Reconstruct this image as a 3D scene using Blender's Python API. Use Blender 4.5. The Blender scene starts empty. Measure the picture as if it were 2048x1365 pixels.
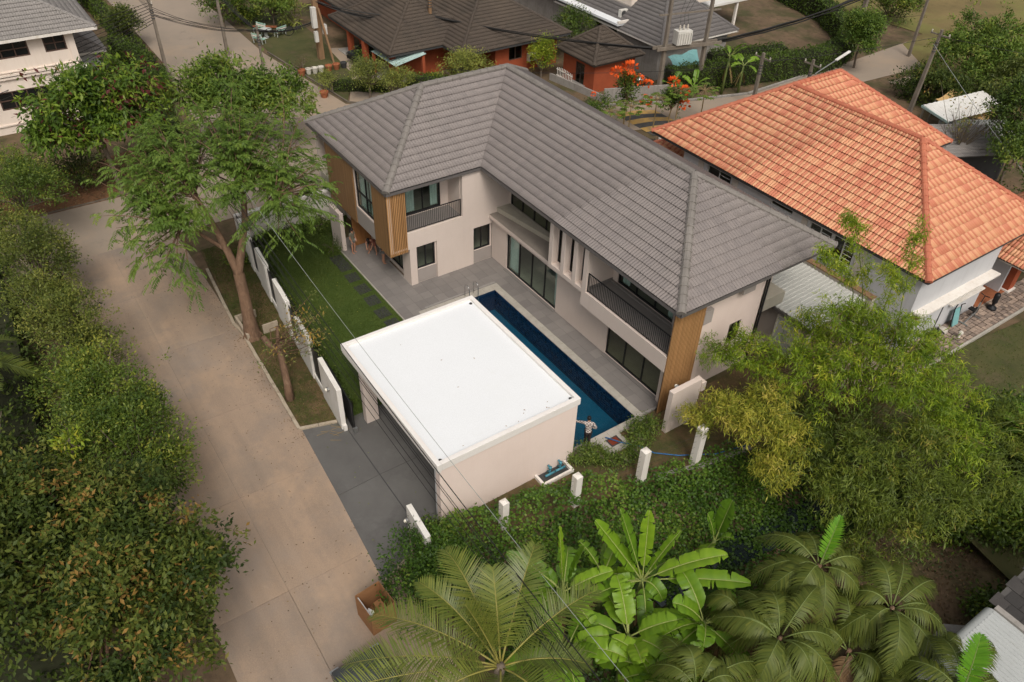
import bpy, bmesh, math, random
import numpy as np
from mathutils import Vector, Matrix
R = math.radians
sc = bpy.context.scene
# ------------------------------------------------------------ camera
cd = bpy.data.cameras.new('camera'); co = bpy.data.objects.new('camera', cd); sc.collection.objects.link(co)
cd.sensor_width = 36; cd.lens = 27.817; cd.clip_start = .1; cd.clip_end = 2000
co.matrix_world = Matrix.Translation((33.0063, -21.0124, 26.0308)) @ (Matrix.Rotation(.9490085, 4, 'Z') @ Matrix.Rotation(.8809564, 4, 'X') @ Matrix.Rotation(.0353346, 4, 'Z'))
sc.camera = co
# ------------------------------------------------------------ sky and sun: hazy bright overcast
SUN_EL, SUN_AZ = R(52), R(112)          # azimuth clockwise from +Y
w = bpy.data.worlds.new('World'); sc.world = w; w.use_nodes = True
nt = w.node_tree; nt.nodes.clear()
sky = nt.nodes.new('ShaderNodeTexSky'); sky.sky_type = 'NISHITA'; sky.sun_disc = False
sky.sun_elevation = SUN_EL; sky.sun_rotation = SUN_AZ; sky.air_density = 1.0; sky.dust_density = 6.0; sky.ozone_density = 1.0
hs = nt.nodes.new('ShaderNodeHueSaturation'); hs.inputs['Saturation'].default_value = .25
tn = nt.nodes.new('ShaderNodeMix'); tn.data_type = 'RGBA'; tn.blend_type = 'MULTIPLY'; tn.inputs[0].default_value = 1
tn.inputs[7].default_value = (1.0, .975, .945, 1)
bg = nt.nodes.new('ShaderNodeBackground'); bg.inputs['Strength'].default_value = .138
ow = nt.nodes.new('ShaderNodeOutputWorld')
nt.links.new(sky.outputs[0], hs.inputs['Color']); nt.links.new(hs.outputs[0], tn.inputs[6]); nt.links.new(tn.outputs[2], bg.inputs[0]); nt.links.new(bg.outputs[0], ow.inputs[0])
sl = bpy.data.lights.new('sun', 'SUN'); sl.energy = 1.35; sl.angle = R(18); sl.color = (1, .92, .83)
so = bpy.data.objects.new('sun', sl); sc.collection.objects.link(so)
sd = Vector((math.sin(SUN_AZ)*math.cos(SUN_EL), math.cos(SUN_AZ)*math.cos(SUN_EL), math.sin(SUN_EL)))
so.rotation_euler = (-sd).to_track_quat('-Z', 'Y').to_euler(); so.location = (0, 0, 60)
vs = sc.view_settings; vs.view_transform = 'Standard'; vs.look = 'None'; vs.exposure = 0; vs.gamma = 1; vs.use_curve_mapping = False
sc.render.engine = 'CYCLES'; cy = sc.cycles
cy.max_bounces = 6; cy.diffuse_bounces = 3; cy.glossy_bounces = 3; cy.transmission_bounces = 5; cy.transparent_max_bounces = 8
cy.caustics_reflective = False; cy.caustics_refractive = False; cy.use_denoising = True
rnd = random.Random(7)
# ------------------------------------------------------------ materials
def _n(t, k, **kw):
    n = t.nodes.new(k)
    for a, v in kw.items(): n.inputs[a].default_value = v
    return n
def ramp(t, stops):
    r = t.nodes.new('ShaderNodeValToRGB'); e = r.color_ramp.elements
    while len(e) < len(stops): e.new(.5)
    for i, (p, c) in enumerate(stops): e[i].position = p; e[i].color = (*c, 1)
    return r
MATS = {}
def mat(name, c, c2=None, scale=2.0, rough=.8, bump=0., bscale=40., metal=0., spots=None, spec=.3, detail=6, stretch=None, tint=None, streak=None, grain=.5, lane=None):
    """c..c2 patchy noise colour; spots=(colour, scale, amount); tint: multiply by per-piece attribute; streak: vertical grime"""
    m = bpy.data.materials.new(name); m.use_nodes = True; t = m.node_tree; p = t.nodes['Principled BSDF']
    p.inputs['Roughness'].default_value = rough; p.inputs['Metallic'].default_value = metal; p.inputs['Specular IOR Level'].default_value = spec
    g = t.nodes.new('ShaderNodeNewGeometry'); src = g.outputs['Position']
    if stretch:
        mp = t.nodes.new('ShaderNodeMapping'); mp.inputs['Scale'].default_value = stretch; t.links.new(src, mp.inputs[0]); src = mp.outputs[0]
    if c2 is None: c2 = tuple(v*.86 for v in c)
    nz = _n(t, 'ShaderNodeTexNoise', Scale=scale, Detail=detail, Roughness=.62); t.links.new(src, nz.inputs['Vector'])
    rp = ramp(t, [(.3, c2), (.68, c)]); t.links.new(nz.outputs[0], rp.inputs[0]); col = rp.outputs[0]
    nf = _n(t, 'ShaderNodeTexNoise', Scale=bscale, Detail=4, Roughness=.7); t.links.new(src, nf.inputs['Vector'])
    mx = t.nodes.new('ShaderNodeMix'); mx.data_type = 'RGBA'; mx.blend_type = 'MULTIPLY'; mx.inputs[0].default_value = grain
    rf = ramp(t, [(.25, (.72, .72, .72)), (.75, (1.12, 1.12, 1.12))]); t.links.new(nf.outputs[0], rf.inputs[0])
    t.links.new(col, mx.inputs[6]); t.links.new(rf.outputs[0], mx.inputs[7]); col = mx.outputs[2]
    for sp in (spots or []):
        n2 = _n(t, 'ShaderNodeTexNoise', Scale=sp[1], Detail=8, Roughness=.68); t.links.new(src, n2.inputs['Vector'])
        a = 1-sp[2]; r2 = ramp(t, [(a-.09, (0, 0, 0)), (a+.07, (sp[3] if len(sp) > 3 else .85,)*3)]); t.links.new(n2.outputs[0], r2.inputs[0])
        mm = t.nodes.new('ShaderNodeMix'); mm.data_type = 'RGBA'; t.links.new(r2.outputs[0], mm.inputs[0]); t.links.new(col, mm.inputs[6]); mm.inputs[7].default_value = (*sp[0], 1); col = mm.outputs[2]
    if lane:
        mp = t.nodes.new('ShaderNodeMapping'); mp.inputs['Scale'].default_value = (.07, .85, 1); mp.inputs['Rotation'].default_value = (0, 0, .03); t.links.new(g.outputs['Position'], mp.inputs[0])
        n3 = _n(t, 'ShaderNodeTexNoise', Scale=1.0, Detail=4, Roughness=.6); t.links.new(mp.outputs[0], n3.inputs['Vector'])
        r3 = ramp(t, [(.36, lane), (.6, (1.04, 1.03, 1.02))]); t.links.new(n3.outputs[0], r3.inputs[0])
        mm = t.nodes.new('ShaderNodeMix'); mm.data_type = 'RGBA'; mm.blend_type = 'MULTIPLY'; mm.inputs[0].default_value = 1; t.links.new(col, mm.inputs[6]); t.links.new(r3.outputs[0], mm.inputs[7]); col = mm.outputs[2]
    if streak:
        mp = t.nodes.new('ShaderNodeMapping'); mp.inputs['Scale'].default_value = (3, 3, .25); t.links.new(g.outputs['Position'], mp.inputs[0])
        n3 = _n(t, 'ShaderNodeTexNoise', Scale=1.6, Detail=7, Roughness=.7); t.links.new(mp.outputs[0], n3.inputs['Vector'])
        r3 = ramp(t, [(.5, (1, 1, 1)), (.8, streak)]); t.links.new(n3.outputs[0], r3.inputs[0])
        mm = t.nodes.new('ShaderNodeMix'); mm.data_type = 'RGBA'; mm.blend_type = 'MULTIPLY'; mm.inputs[0].default_value = 1; t.links.new(col, mm.inputs[6]); t.links.new(r3.outputs[0], mm.inputs[7]); col = mm.outputs[2]
    if tint:
        at = t.nodes.new('ShaderNodeAttribute'); at.attribute_name = 'tint'
        rt = ramp(t, tint); t.links.new(at.outputs['Fac'], rt.inputs[0])
        mm = t.nodes.new('ShaderNodeMix'); mm.data_type = 'RGBA'; mm.blend_type = 'MULTIPLY'; mm.inputs[0].default_value = 1; t.links.new(col, mm.inputs[6]); t.links.new(rt.outputs[0], mm.inputs[7]); col = mm.outputs[2]
    t.links.new(col, p.inputs['Base Color'])
    if bump:
        b = _n(t, 'ShaderNodeBump', Strength=bump, Distance=.02 if bump < .8 else .08); t.links.new(nf.outputs[0], b.inputs['Height']); t.links.new(b.outputs[0], p.inputs['Normal'])
    MATS[name] = m; return m
def leafmat(name, stops, trans=.3, rough=.5, spec=.3):
    m = bpy.data.materials.new(name); m.use_nodes = True; t = m.node_tree; p = t.nodes['Principled BSDF']
    at = t.nodes.new('ShaderNodeAttribute'); at.attribute_name = 'tint'
    r = ramp(t, stops); t.links.new(at.outputs['Fac'], r.inputs[0])
    p.inputs['Roughness'].default_value = rough; p.inputs['Specular IOR Level'].default_value = spec
    t.links.new(r.outputs[0], p.inputs['Base Color'])
    tr = t.nodes.new('ShaderNodeBsdfTranslucent'); t.links.new(r.outputs[0], tr.inputs['Color'])
    mx = t.nodes.new('ShaderNodeMixShader'); mx.inputs[0].default_value = trans
    t.links.new(p.outputs[0], mx.inputs[1]); t.links.new(tr.outputs[0], mx.inputs[2]); t.links.new(mx.outputs[0], t.nodes['Material Output'].inputs[0])
    MATS[name] = m; return m
def glassmat(name, tintc, refl=.05):
    """clear sheet with a mirror coat that grows toward grazing angles"""
    m = bpy.data.materials.new(name); m.use_nodes = True; t = m.node_tree; t.nodes.remove(t.nodes['Principled BSDF'])
    a = t.nodes.new('ShaderNodeBsdfTransparent'); a.inputs[0].default_value = (*tintc, 1)
    g = t.nodes.new('ShaderNodeBsdfGlossy'); g.inputs['Roughness'].default_value = .03
    f = t.nodes.new('ShaderNodeLayerWeight'); f.inputs['Blend'].default_value = .5
    pw = t.nodes.new('ShaderNodeMath'); pw.operation = 'POWER'; pw.inputs[1].default_value = 4.0; t.links.new(f.outputs['Facing'], pw.inputs[0])
    ad = t.nodes.new('ShaderNodeMath'); ad.operation = 'MULTIPLY_ADD'; ad.inputs[1].default_value = .8; ad.inputs[2].default_value = refl; t.links.new(pw.outputs[0], ad.inputs[0])
    mx = t.nodes.new('ShaderNodeMixShader'); t.links.new(ad.outputs[0], mx.inputs[0]); t.links.new(a.outputs[0], mx.inputs[1]); t.links.new(g.outputs[0], mx.inputs[2])
    t.links.new(mx.outputs[0], t.nodes['Material Output'].inputs[0]); MATS[name] = m; return m

M = MATS
mat('white_paint', (.80, .76, .70), (.70, .65, .59), .7, .75, .15, 60, streak=(.80, .76, .68))
mat('cream_wall', (.80, .67, .60), (.75, .62, .55), .5, .8, .15, 60, streak=(.97, .96, .945))
mat('facade', (.66, .565, .50), (.61, .52, .46), .4, .8, .12, 60, streak=(.965, .955, .945))
mat('facade_grey', (.36, .32, .295), (.32, .285, .26), .5, .8, .12, 60)
mat('roof_white', (.765, .785, .80), (.75, .77, .785), .5, .55, .06, 30, spots=[((.71, .73, .735), .30, .42, .5), ((.66, .67, .66), .8, .30, .4)])
mat('fascia_white', (.80, .77, .73), (.74, .70, .66), .8, .6)
mat('old_white', (.80, .775, .73), (.70, .67, .61), 1.2, .8, .2, 50, spots=[((.36, .31, .23), 4, .28, .6)], streak=(.84, .81, .75))
TT = [(0, (.93, .93, .935)), (.5, (1, 1, 1)), (1, (1.05, 1.045, 1.04))]
mat('roof_tile', (.222, .196, .184), (.204, .180, .170), .3, .62, .1, 70, tint=TT, spots=[((.16, .148, .132), .35, .34, .45)])
mat('roof_ridge', (.225, .205, .185), (.17, .155, .14), 1.2, .65, .1, 60, spots=[((.13, .115, .085), 3, .34, .6)])
mat('orange_tile', (1, 1, 1), (.90, .89, .88), .3, .6, .1, 60, spots=None, tint=[(0, (.50, .165, .092)), (.35, (.55, .205, .117)), (.6, (.615, .285, .152)), (1, (.665, .36, .198))])
mat('orange_ridge', (.50, .17, .095), (.40, .12, .07), 1.5, .6, .1, 60)
mat('brown_tile', (.085, .066, .050), (.062, .048, .038), .25, .75, .1, 40, tint=TT, spots=[((.045, .038, .03), .4, .42, .7)])
mat('grey_tile', (.15, .14, .135), (.12, .11, .105), .3, .7, .1, 40, tint=TT)
mat('pale_tile', (.27, .25, .235), (.22, .205, .19), .3, .7, .1, 40, tint=TT)
mat('tile_under', (.09, .085, .08))
mat('gutter', (.13, .12, .115), (.11, .10, .095), 3, .45)
mat('soffit', (.35, .32, .30))
mat('wood_plank', (.285, .165, .078), (.24, .135, .060), 1.5, .55, .15, 30, tint=[(0, (.86, .84, .80)), (1, (1.08, 1.06, 1.04))], stretch=(6, 6, .6))
mat('wood_slat', (.47, .265, .115), (.40, .22, .092), 1.5, .55, .12, 30, tint=[(0, (.85, .83, .80)), (1, (1.1, 1.08, 1.05))], stretch=(6, 6, .6))
mat('wood_door', (.34, .16, .06), (.26, .115, .04), 2, .5, stretch=(4, 4, .5))
mat('black_metal', (.018, .018, .019), (.012, .012, .013), 5, .45)
mat('dark_grey', (.06, .06, .06), (.045, .045, .045), 3, .6)
mat('steel', (.6, .6, .6), (.5, .5, .5), 5, .25, metal=1)
mat('concrete_slab', (.27, .235, .20), (.20, .175, .15), .9, .85, .25, 50, spots=[((.13, .11, .09), 1.8, .33, .6)])
mat('concrete_old', (.36, .34, .31), (.24, .22, .20), 1.2, .9, .3, 40, spots=[((.12, .11, .09), 1.2, .36, .6)], streak=(.6, .58, .55))
mat('road_concrete', (.39, .286, .204), (.315, .24, .178), .16, .88, .25, 26, spots=[((.295, .248, .208), .10, .45, .8), ((.48, .335, .22), .24, .40, .6), ((.22, .178, .138), .9, .30, .5), ((.13, .105, .085), 2.6, .235, .7), ((.50, .40, .29), 1.5, .27, .4), ((.235, .195, .158), .38, .42, .5), ((.20, .17, .145), .17, .36, .45)], grain=.85, lane=(.88, .88, .885), tint=[(0, (.90, .91, .93)), (.5, (1, 1, 1)), (1, (1.05, 1.035, 1.02))])
mat('road_grey', (.33, .265, .205), (.265, .22, .175), .12, .88, .22, 20, spots=[((.37, .275, .19), .10, .42, .7), ((.115, .098, .082), .5, .32, .5)])
mat('drive', (.135, .130, .123), (.105, .101, .096), .5, .8, .2, 40, spots=[((.15, .145, .138), .7, .38, .6), ((.055, .052, .05), .45, .34, .5)])
mat('terrace_tile', (.215, .198, .185), (.192, .176, .165), 1.5, .55, .06, 90, tint=[(0, (.92, .92, .92)), (1, (1.07, 1.07, 1.06))])
mat('grout', (.30, .28, .26), (.24, .225, .21))
mat('coping', (.44, .41, .355), (.35, .325, .28), 1.5, .75, .2, 50, spots=[((.25, .225, .18), 5, .38, .6)])
mat('kerb', (.44, .375, .29), (.32, .26, .19), 1.3, .9, .3, 40, spots=[((.17, .13, .09), 2.2, .40, .7)])
mat('dark_kerb', (.17, .14, .11), (.10, .085, .065), 1.3, .9, .3, 40)
mat('lawn', (.070, .108, .018), (.042, .072, .011), .7, .95, .6, 45, spots=[((.062, .082, .018), .35, .42, .6), ((.085, .085, .03), 3.0, .26, .5)])
mat('dry_lawn', (.088, .082, .030), (.055, .064, .020), .5, .95, .6, 30, spots=[((.105, .080, .045), .9, .40, .7), ((.035, .045, .012), .6, .40, .6)])
mat('verge', (.075, .066, .024), (.045, .052, .014), .7, .95, .6, 30, spots=[((.15, .095, .05), .55, .50, .85), ((.085, .05, .027), 2.4, .40, .6)])
mat('earth', (.17, .112, .068), (.11, .078, .045), .5, .95, .6, 20, spots=[((.05, .055, .018), .35, .46, .8), ((.055, .036, .022), 1.3, .40, .6)])
mat('field', (.21, .155, .065), (.125, .095, .040), .12, .95, .5, 6, spots=[((.17, .185, .045), .045, .46, .8), ((.09, .075, .03), .5, .38, .6)])
mat('litter', (.16, .078, .036), (.095, .05, .026), 2, .95, .5, 20, spots=[((.22, .10, .045), 5, .42, .7)])
mat('water_bed', (.02, .022, .016), (.012, .013, .01))
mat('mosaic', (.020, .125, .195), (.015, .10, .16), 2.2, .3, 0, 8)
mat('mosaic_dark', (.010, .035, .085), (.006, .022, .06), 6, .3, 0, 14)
mat('slate', (.055, .054, .055), (.036, .036, .037), 5, .7, .3, 40)
mat('bark', (.235, .142, .088), (.125, .076, .048), 2.2, .92, 1.0, 9, stretch=(1, 1, .4), grain=1, spots=[((.33, .23, .16), 3.4, .36, .6), ((.075, .05, .034), 2.2, .34, .75)])
mat('bark_grey', (.20, .16, .12), (.11, .088, .065), 4, .9, .5, 20, stretch=(1, 1, .3))
mat('stem_green', (.16, .20, .055), (.10, .135, .035), 3, .6)
mat('stem_dry', (.32, .24, .12), (.19, .13, .065), 3, .85, stretch=(1, 1, .3))
mat('pole_concrete', (.23, .195, .155), (.155, .13, .105), 1.5, .9, .3, 30, streak=(.5, .48, .45))
mat('pole_brown', (.30, .18, .095), (.18, .11, .06), 2, .9, .4, 20, stretch=(2, 2, .2))
mat('cable', (.020, .019, .018), (.014, .013, .012), 2, .6)
mat('pale_cable', (.30, .32, .30), None, 2, .5)
mat('brick', (.37, .088, .036), (.28, .066, .028), 1.2, .85, .3, 30, spots=[((.33, .07, .028), 7, .42, .7)])
mat('neigh_wall', (.58, .58, .59), (.52, .52, .53), .4, .8, .1, 50, streak=(.85, .85, .84))
mat('neigh_cream', (.55, .50, .44), None, .6, .8)
mat('house_white', (.80, .70, .61), (.74, .645, .56), .3, .8, .1, 40, streak=(.90, .88, .84))
mat('window_dark', (.012, .014, .014), None, 2, .12, spec=.5)
mat('window_frame_brown', (.10, .06, .045))
mat('window_frame_white', (.72, .72, .70))
mat('corr_pale', (.50, .50, .46), (.43, .43, .395), .5, .45, spots=[((.36, .35, .31), 1.0, .34, .5)])
mat('corr_green', (.40, .52, .49), (.32, .43, .40), .6, .45, spots=[((.25, .24, .2), 2.0, .32, .5)])
mat('corr_grey', (.45, .47, .46), (.36, .375, .365), .5, .4, spots=[((.27, .26, .23), 1.0, .36, .6)])
mat('slate_roof', (.055, .052, .050), (.038, .036, .035), 1, .85, .4, 40, tint=[(0, (.75, .75, .75)), (1, (1.4, 1.35, 1.3))])
mat('cardboard', (.31, .155, .068), (.255, .125, .054), 1.5, .85, .15, 40, stretch=(1, 1, 3))
mat('paper', (.75, .74, .72), None, 4, .7)
mat('car_paint', (.07, .075, .08), (.055, .06, .065), 1, .25, spec=.6)
mat('car_black', (.012, .012, .013), None, 1, .35)
mat('car_glass', (.02, .03, .03), None, 1, .05, spec=.8)
mat('pipe_blue', (.08, .26, .33), (.06, .21, .27), 4, .5)
mat('hose_blue', (.02, .13, .33), None, 4, .5)
mat('deck_red', (.22, .045, .02), (.15, .03, .014), 6, .6, stretch=(1, 12, 1))
mat('rust_red', (.25, .06, .03))
mat('lamp_body', (.45, .45, .44), None, 3, .3, metal=.8)
mat('lamp_globe', (.9, .85, .72), None, 3, .3)
mat('skin', (.46, .24, .155), (.42, .215, .135), 8, .6)
mat('hair', (.012, .010, .009), None, 30, .5)
mat('dark_cloth', (.035, .025, .024), None, 10, .9)
mat('grey_cloth', (.22, .215, .20), None, 10, .9)
mat('olive_cloth', (.17, .16, .12), None, 10, .9)
mat('flower_cloth', (.34, .12, .085), (.20, .08, .06), 30, .9)
mat('curtain', (.66, .73, .72), (.56, .63, .62), 3, .9)
mat('floor_in', (.40, .37, .30)); mat('gap_dark', (.05, .032, .02))
mat('mint', (.36, .56, .46), (.30, .48, .39), 3, .7)
mat('stone_seat', (.50, .52, .49), (.38, .40, .37), 4, .8)
mat('yellow_paint', (.55, .34, .10), (.42, .26, .09), 2, .8, spots=[((.24, .19, .14), 2.5, .42, .8)])
mat('black_paint', (.085, .082, .078), (.06, .058, .056), 2, .8, spots=[((.2, .17, .13), 2.5, .32, .6)])
mat('terracotta', (.36, .13, .06), (.26, .09, .04), 4, .85)
mat('pot_white', (.6, .57, .5), None, 4, .7)
mat('tarp_yellow', (.56, .37, .16), (.50, .33, .14), 1, .8)
mat('canopy_white', (.72, .71, .67), (.60, .58, .54), .6, .5, spots=[((.45, .42, .36), 1.2, .35, .6)])
mat('ceramic', (.48, .44, .38))
mat('paver', (.32, .25, .20), (.21, .165, .135), 3, .85, .3, 30)
mat('ac_white', (.62, .60, .55), None, 3, .6)
mat('teal_plastic', (.20, .42, .42), None, 3, .5)
mat('dry_leaf', (.30, .17, .07), (.18, .09, .04), 6, .9)
mat('orange_flower', (.80, .125, .018), (.70, .09, .012), 12, .7)
mat('bulb_green', (.55, .57, .45))
glassmat('glass_green', (.86, .92, .89), .05); glassmat('glass_dark', (.80, .83, .76), .035)
# pool water
m = glassmat('pool_water', (.48, .76, .82), .03); t = m.node_tree
nz = _n(t, 'ShaderNodeTexNoise', Scale=5.0, Detail=5, Roughness=.6); b = _n(t, 'ShaderNodeBump', Strength=.9, Distance=.08)
g = t.nodes.new('ShaderNodeNewGeometry'); t.links.new(g.outputs['Position'], nz.inputs['Vector']); t.links.new(nz.outputs[0], b.inputs['Height'])
for n_ in t.nodes:
    if n_.type in ('BSDF_GLOSSY', 'LAYER_WEIGHT'): t.links.new(b.outputs[0], n_.inputs['Normal'])
# plaid shirt
m = mat('plaid_shirt', (.50, .45, .40), (.46, .41, .37), 10, .9); t = m.node_tree; p = t.nodes['Principled BSDF']
ck = _n(t, 'ShaderNodeTexChecker', Scale=14.); ck.inputs[1].default_value = (.55, .50, .46, 1); ck.inputs[2].default_value = (.16, .12, .11, 1)
tc = t.nodes.new('ShaderNodeTexCoord'); t.links.new(tc.outputs['Object'], ck.inputs[0]); t.links.new(ck.outputs[0], p.inputs['Base Color'])
# leaves
leafmat('leaf_big', [(0, (0.050, 0.094, 0.013)), (.45, (0.099, 0.168, 0.023)), (.85, (0.165, 0.233, 0.033)), (1, (0.242, 0.277, 0.045))])
leafmat('leaf_mango', [(0, (0.044, 0.089, 0.011)), (.5, (0.094, 0.163, 0.017)), (.85, (0.187, 0.267, 0.026)), (.965, (0.176, 0.218, 0.033)), (.985, (0.130, 0.035, 0.028)), (1, (0.110, 0.025, 0.022))])
leafmat('leaf_fine', [(0, (.042, .078, .011)), (.5, (.100, .155, .021)), (.85, (.195, .245, .032)), (1, (.29, .30, .042))])
leafmat('leaf_fine_dull', [(0, (0.044, 0.065, 0.012)), (.5, (0.097, 0.127, 0.022)), (.85, (0.171, 0.198, 0.034)), (1, (0.242, 0.247, 0.049))])
leafmat('leaf_dark', [(0, (.022, .042, .008)), (.5, (.062, .092, .015)), (.85, (.125, .150, .025)), (.985, (.18, .16, .035)), (1, (.27, .16, .04))], .25, .55, .22)
leafmat('leaf_bamboo', [(0, (0.066, 0.124, 0.008)), (.5, (0.171, 0.262, 0.015)), (.85, (0.308, 0.386, 0.025)), (1, (0.462, 0.446, 0.041))], .35)
leafmat('leaf_bamboo_yellow', [(0, (0.132, 0.168, 0.016)), (.45, (0.253, 0.277, 0.029)), (.85, (0.418, 0.376, 0.049)), (1, (0.520, 0.430, 0.090))], .3)
leafmat('leaf_bamboo_low', [(0, (0.055, 0.084, 0.012)), (.5, (0.121, 0.168, 0.020)), (.85, (0.198, 0.233, 0.028)), (1, (0.286, 0.247, 0.045))], .3)
leafmat('leaf_coco', [(0, (.056, .082, .013)), (.5, (.118, .152, .023)), (.85, (.20, .215, .034)), (1, (.33, .28, .05))], .2, .4, .5)
leafmat('leaf_areca', [(0, (.042, .064, .012)), (.5, (.092, .120, .020)), (.8, (.15, .165, .028)), (1, (.20, .14, .04))], .22, .5, .25)
leafmat('leaf_palm_bright', [(0, (0.063, 0.177, 0.009)), (.5, (0.113, 0.279, 0.014)), (1, (0.253, 0.380, 0.027))], .3)
leafmat('leaf_banana', [(0, (0.061, 0.129, 0.016)), (.45, (0.127, 0.251, 0.016)), (.8, (0.220, 0.363, 0.022)), (1, (0.374, 0.428, 0.044))], .35, .42, .4)
leafmat('leaf_ivy', [(0, (0.023, 0.053, 0.007)), (.5, (0.054, 0.114, 0.011)), (.85, (0.108, 0.190, 0.019)), (1, (0.164, 0.216, 0.031))], .2)
leafmat('leaf_hedge', [(0, (0.028, 0.053, 0.007)), (.5, (0.063, 0.108, 0.012)), (.85, (0.120, 0.177, 0.019)), (1, (0.189, 0.216, 0.023))], .2)
leafmat('leaf_shrub', [(0, (0.055, 0.094, 0.015)), (.5, (0.110, 0.168, 0.026)), (1, (0.220, 0.277, 0.049))], .3)
leafmat('leaf_grass', [(0, (0.040, 0.063, 0.009)), (.6, (0.079, 0.114, 0.016)), (.93, (0.121, 0.148, 0.023)), (1, (0.190, 0.160, 0.055))], .2)
leafmat('leaf_yellow', [(0, (0.115, 0.179, 0.014)), (.5, (0.253, 0.333, 0.024)), (1, (0.426, 0.381, 0.040))], .3)
leafmat('leaf_pale', [(0, (0.083, 0.099, 0.023)), (.5, (0.164, 0.196, 0.039)), (1, (0.304, 0.317, 0.058))], .25)
leafmat('leaf_brown', [(0, (.065, .042, .02)), (.5, (.135, .08, .038)), (1, (.23, .155, .07))], .1)
leafmat('leaf_tan', [(0, (0.088, 0.119, 0.029)), (.5, (0.154, 0.178, 0.045)), (.8, (0.280, 0.220, 0.060)), (1, (0.400, 0.250, 0.050))], .25)

# ------------------------------------------------------------ mesh building
class MB:
    def __init__(s): s.v = []; s.f = []; s.t = []
    def add(s, vs, fs, tint=None):
        o = len(s.v); s.v += [tuple(q) for q in vs]; s.f += [tuple(i+o for i in f) for f in fs]
        s.t += [.5 if tint is None else tint]*len(vs); return s
    def box(s, x0, x1, y0, y1, z0, z1, tint=None):
        if x0 > x1: x0, x1 = x1, x0
        if y0 > y1: y0, y1 = y1, y0
        return s.add([(x0, y0, z0), (x1, y0, z0), (x1, y1, z0), (x0, y1, z0), (x0, y0, z1), (x1, y0, z1), (x1, y1, z1), (x0, y1, z1)],
              [(3, 2, 1, 0), (4, 5, 6, 7), (0, 1, 5, 4), (1, 2, 6, 5), (2, 3, 7, 6), (3, 0, 4, 7)], tint)
    def obox(s, c, ax, ay, az, tint=None):
        c = Vector(c); ax, ay, az = Vector(ax)/2, Vector(ay)/2, Vector(az)/2
        return s.add([c-ax-ay-az, c+ax-ay-az, c+ax+ay-az, c-ax+ay-az, c-ax-ay+az, c+ax-ay+az, c+ax+ay+az, c-ax+ay+az],
              [(3, 2, 1, 0), (4, 5, 6, 7), (0, 1, 5, 4), (1, 2, 6, 5), (2, 3, 7, 6), (3, 0, 4, 7)], tint)
    def rbox(s, c, lx, ly, z0, z1, rot=0, tint=None):
        u = Vector((math.cos(rot), math.sin(rot), 0)); v = Vector((-math.sin(rot), math.cos(rot), 0))
        return s.obox((c[0], c[1], (z0+z1)/2), u*lx, v*ly, (0, 0, z1-z0), tint)
    def beam(s, a, b, wd, ht, tint=None, up=(0, 0, 1)):
        a, b = Vector(a), Vector(b); d = (b-a); L = d.length; d.normalize()
        u = Vector(up)
        if abs(d.dot(u)) > .95: u = Vector((1, 0, 0))
        sd_ = d.cross(u).normalized(); u = sd_.cross(d)
        return s.obox((a+b)/2, d*L, sd_*wd, u*ht, tint)
    def tube(s, pts, rad, n=6, tint=None, cap=True, rough=0):
        pts = [Vector(p) for p in pts]
        if not hasattr(rad, '__len__'): rad = [rad]*len(pts)
        vs, fs = [], []; prev = None
        for i, p in enumerate(pts):
            d = (pts[min(i+1, len(pts)-1)]-pts[max(i-1, 0)]).normalized()
            if prev is None: a = d.cross(Vector((0, 0, 1)) if abs(d.z) < .9 else Vector((1, 0, 0))).normalized()
            else: a = (prev-d*prev.dot(d)).normalized()
            prev = a; b = d.cross(a)
            for k in range(n):
                th = 2*math.pi*k/n; vs.append(p+(a*math.cos(th)+b*math.sin(th))*rad[i]*(1+rough*(math.sin(k*2.3+i*.7)*.6+math.sin(k*5.1+i*1.9)*.5)))
        for i in range(len(pts)-1):
            for k in range(n): fs.append((i*n+k, i*n+(k+1) % n, (i+1)*n+(k+1) % n, (i+1)*n+k))
        if cap: fs.append(tuple(range(n-1, -1, -1))); fs.append(tuple((len(pts)-1)*n+k for k in range(n)))
        return s.add(vs, fs, tint)
    def lathe(s, c, prof, n=16, axis='z', tint=None):
        vs, fs = [], []
        for r, h in prof:
            for k in range(n):
                th = 2*math.pi*k/n; q = (r*math.cos(th), r*math.sin(th), h)
                if axis == 'x': q = (q[2], q[0], q[1])
                if axis == 'y': q = (q[0], q[2], q[1])
                vs.append((c[0]+q[0], c[1]+q[1], c[2]+q[2]))
        for i in range(len(prof)-1):
            for k in range(n): fs.append((i*n+k, i*n+(k+1) % n, (i+1)*n+(k+1) % n, (i+1)*n+k))
        fs.append(tuple(range(n-1, -1, -1))); fs.append(tuple((len(prof)-1)*n+k for k in range(n)))
        return s.add(vs, fs, tint)
    def prism(s, poly, z0, z1, tint=None):
        n = len(poly)
        if sum(poly[i][0]*poly[(i+1) % n][1]-poly[(i+1) % n][0]*poly[i][1] for i in range(n)) < 0: poly = poly[::-1]
        return s.add([(x, y, z0) for x, y in poly]+[(x, y, z1) for x, y in poly],
              [tuple(range(n-1, -1, -1)), tuple(range(n, 2*n))]+[(i, (i+1) % n, n+(i+1) % n, n+i) for i in range(n)], tint)
    def sphere(s, c, r, nu=12, nv=8, sc_=(1, 1, 1), tint=None):
        vs, fs = [], []
        for j in range(nv+1):
            ph = math.pi*j/nv
            for i in range(nu):
                th = 2*math.pi*i/nu
                vs.append((c[0]+r*sc_[0]*math.sin(ph)*math.cos(th), c[1]+r*sc_[1]*math.sin(ph)*math.sin(th), c[2]+r*sc_[2]*math.cos(ph)))
        for j in range(nv):
            for i in range(nu): fs.append((j*nu+i, (j+1)*nu+i, (j+1)*nu+(i+1) % nu, j*nu+(i+1) % nu))
        return s.add(vs, fs, tint)
COL = sc.collection
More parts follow.
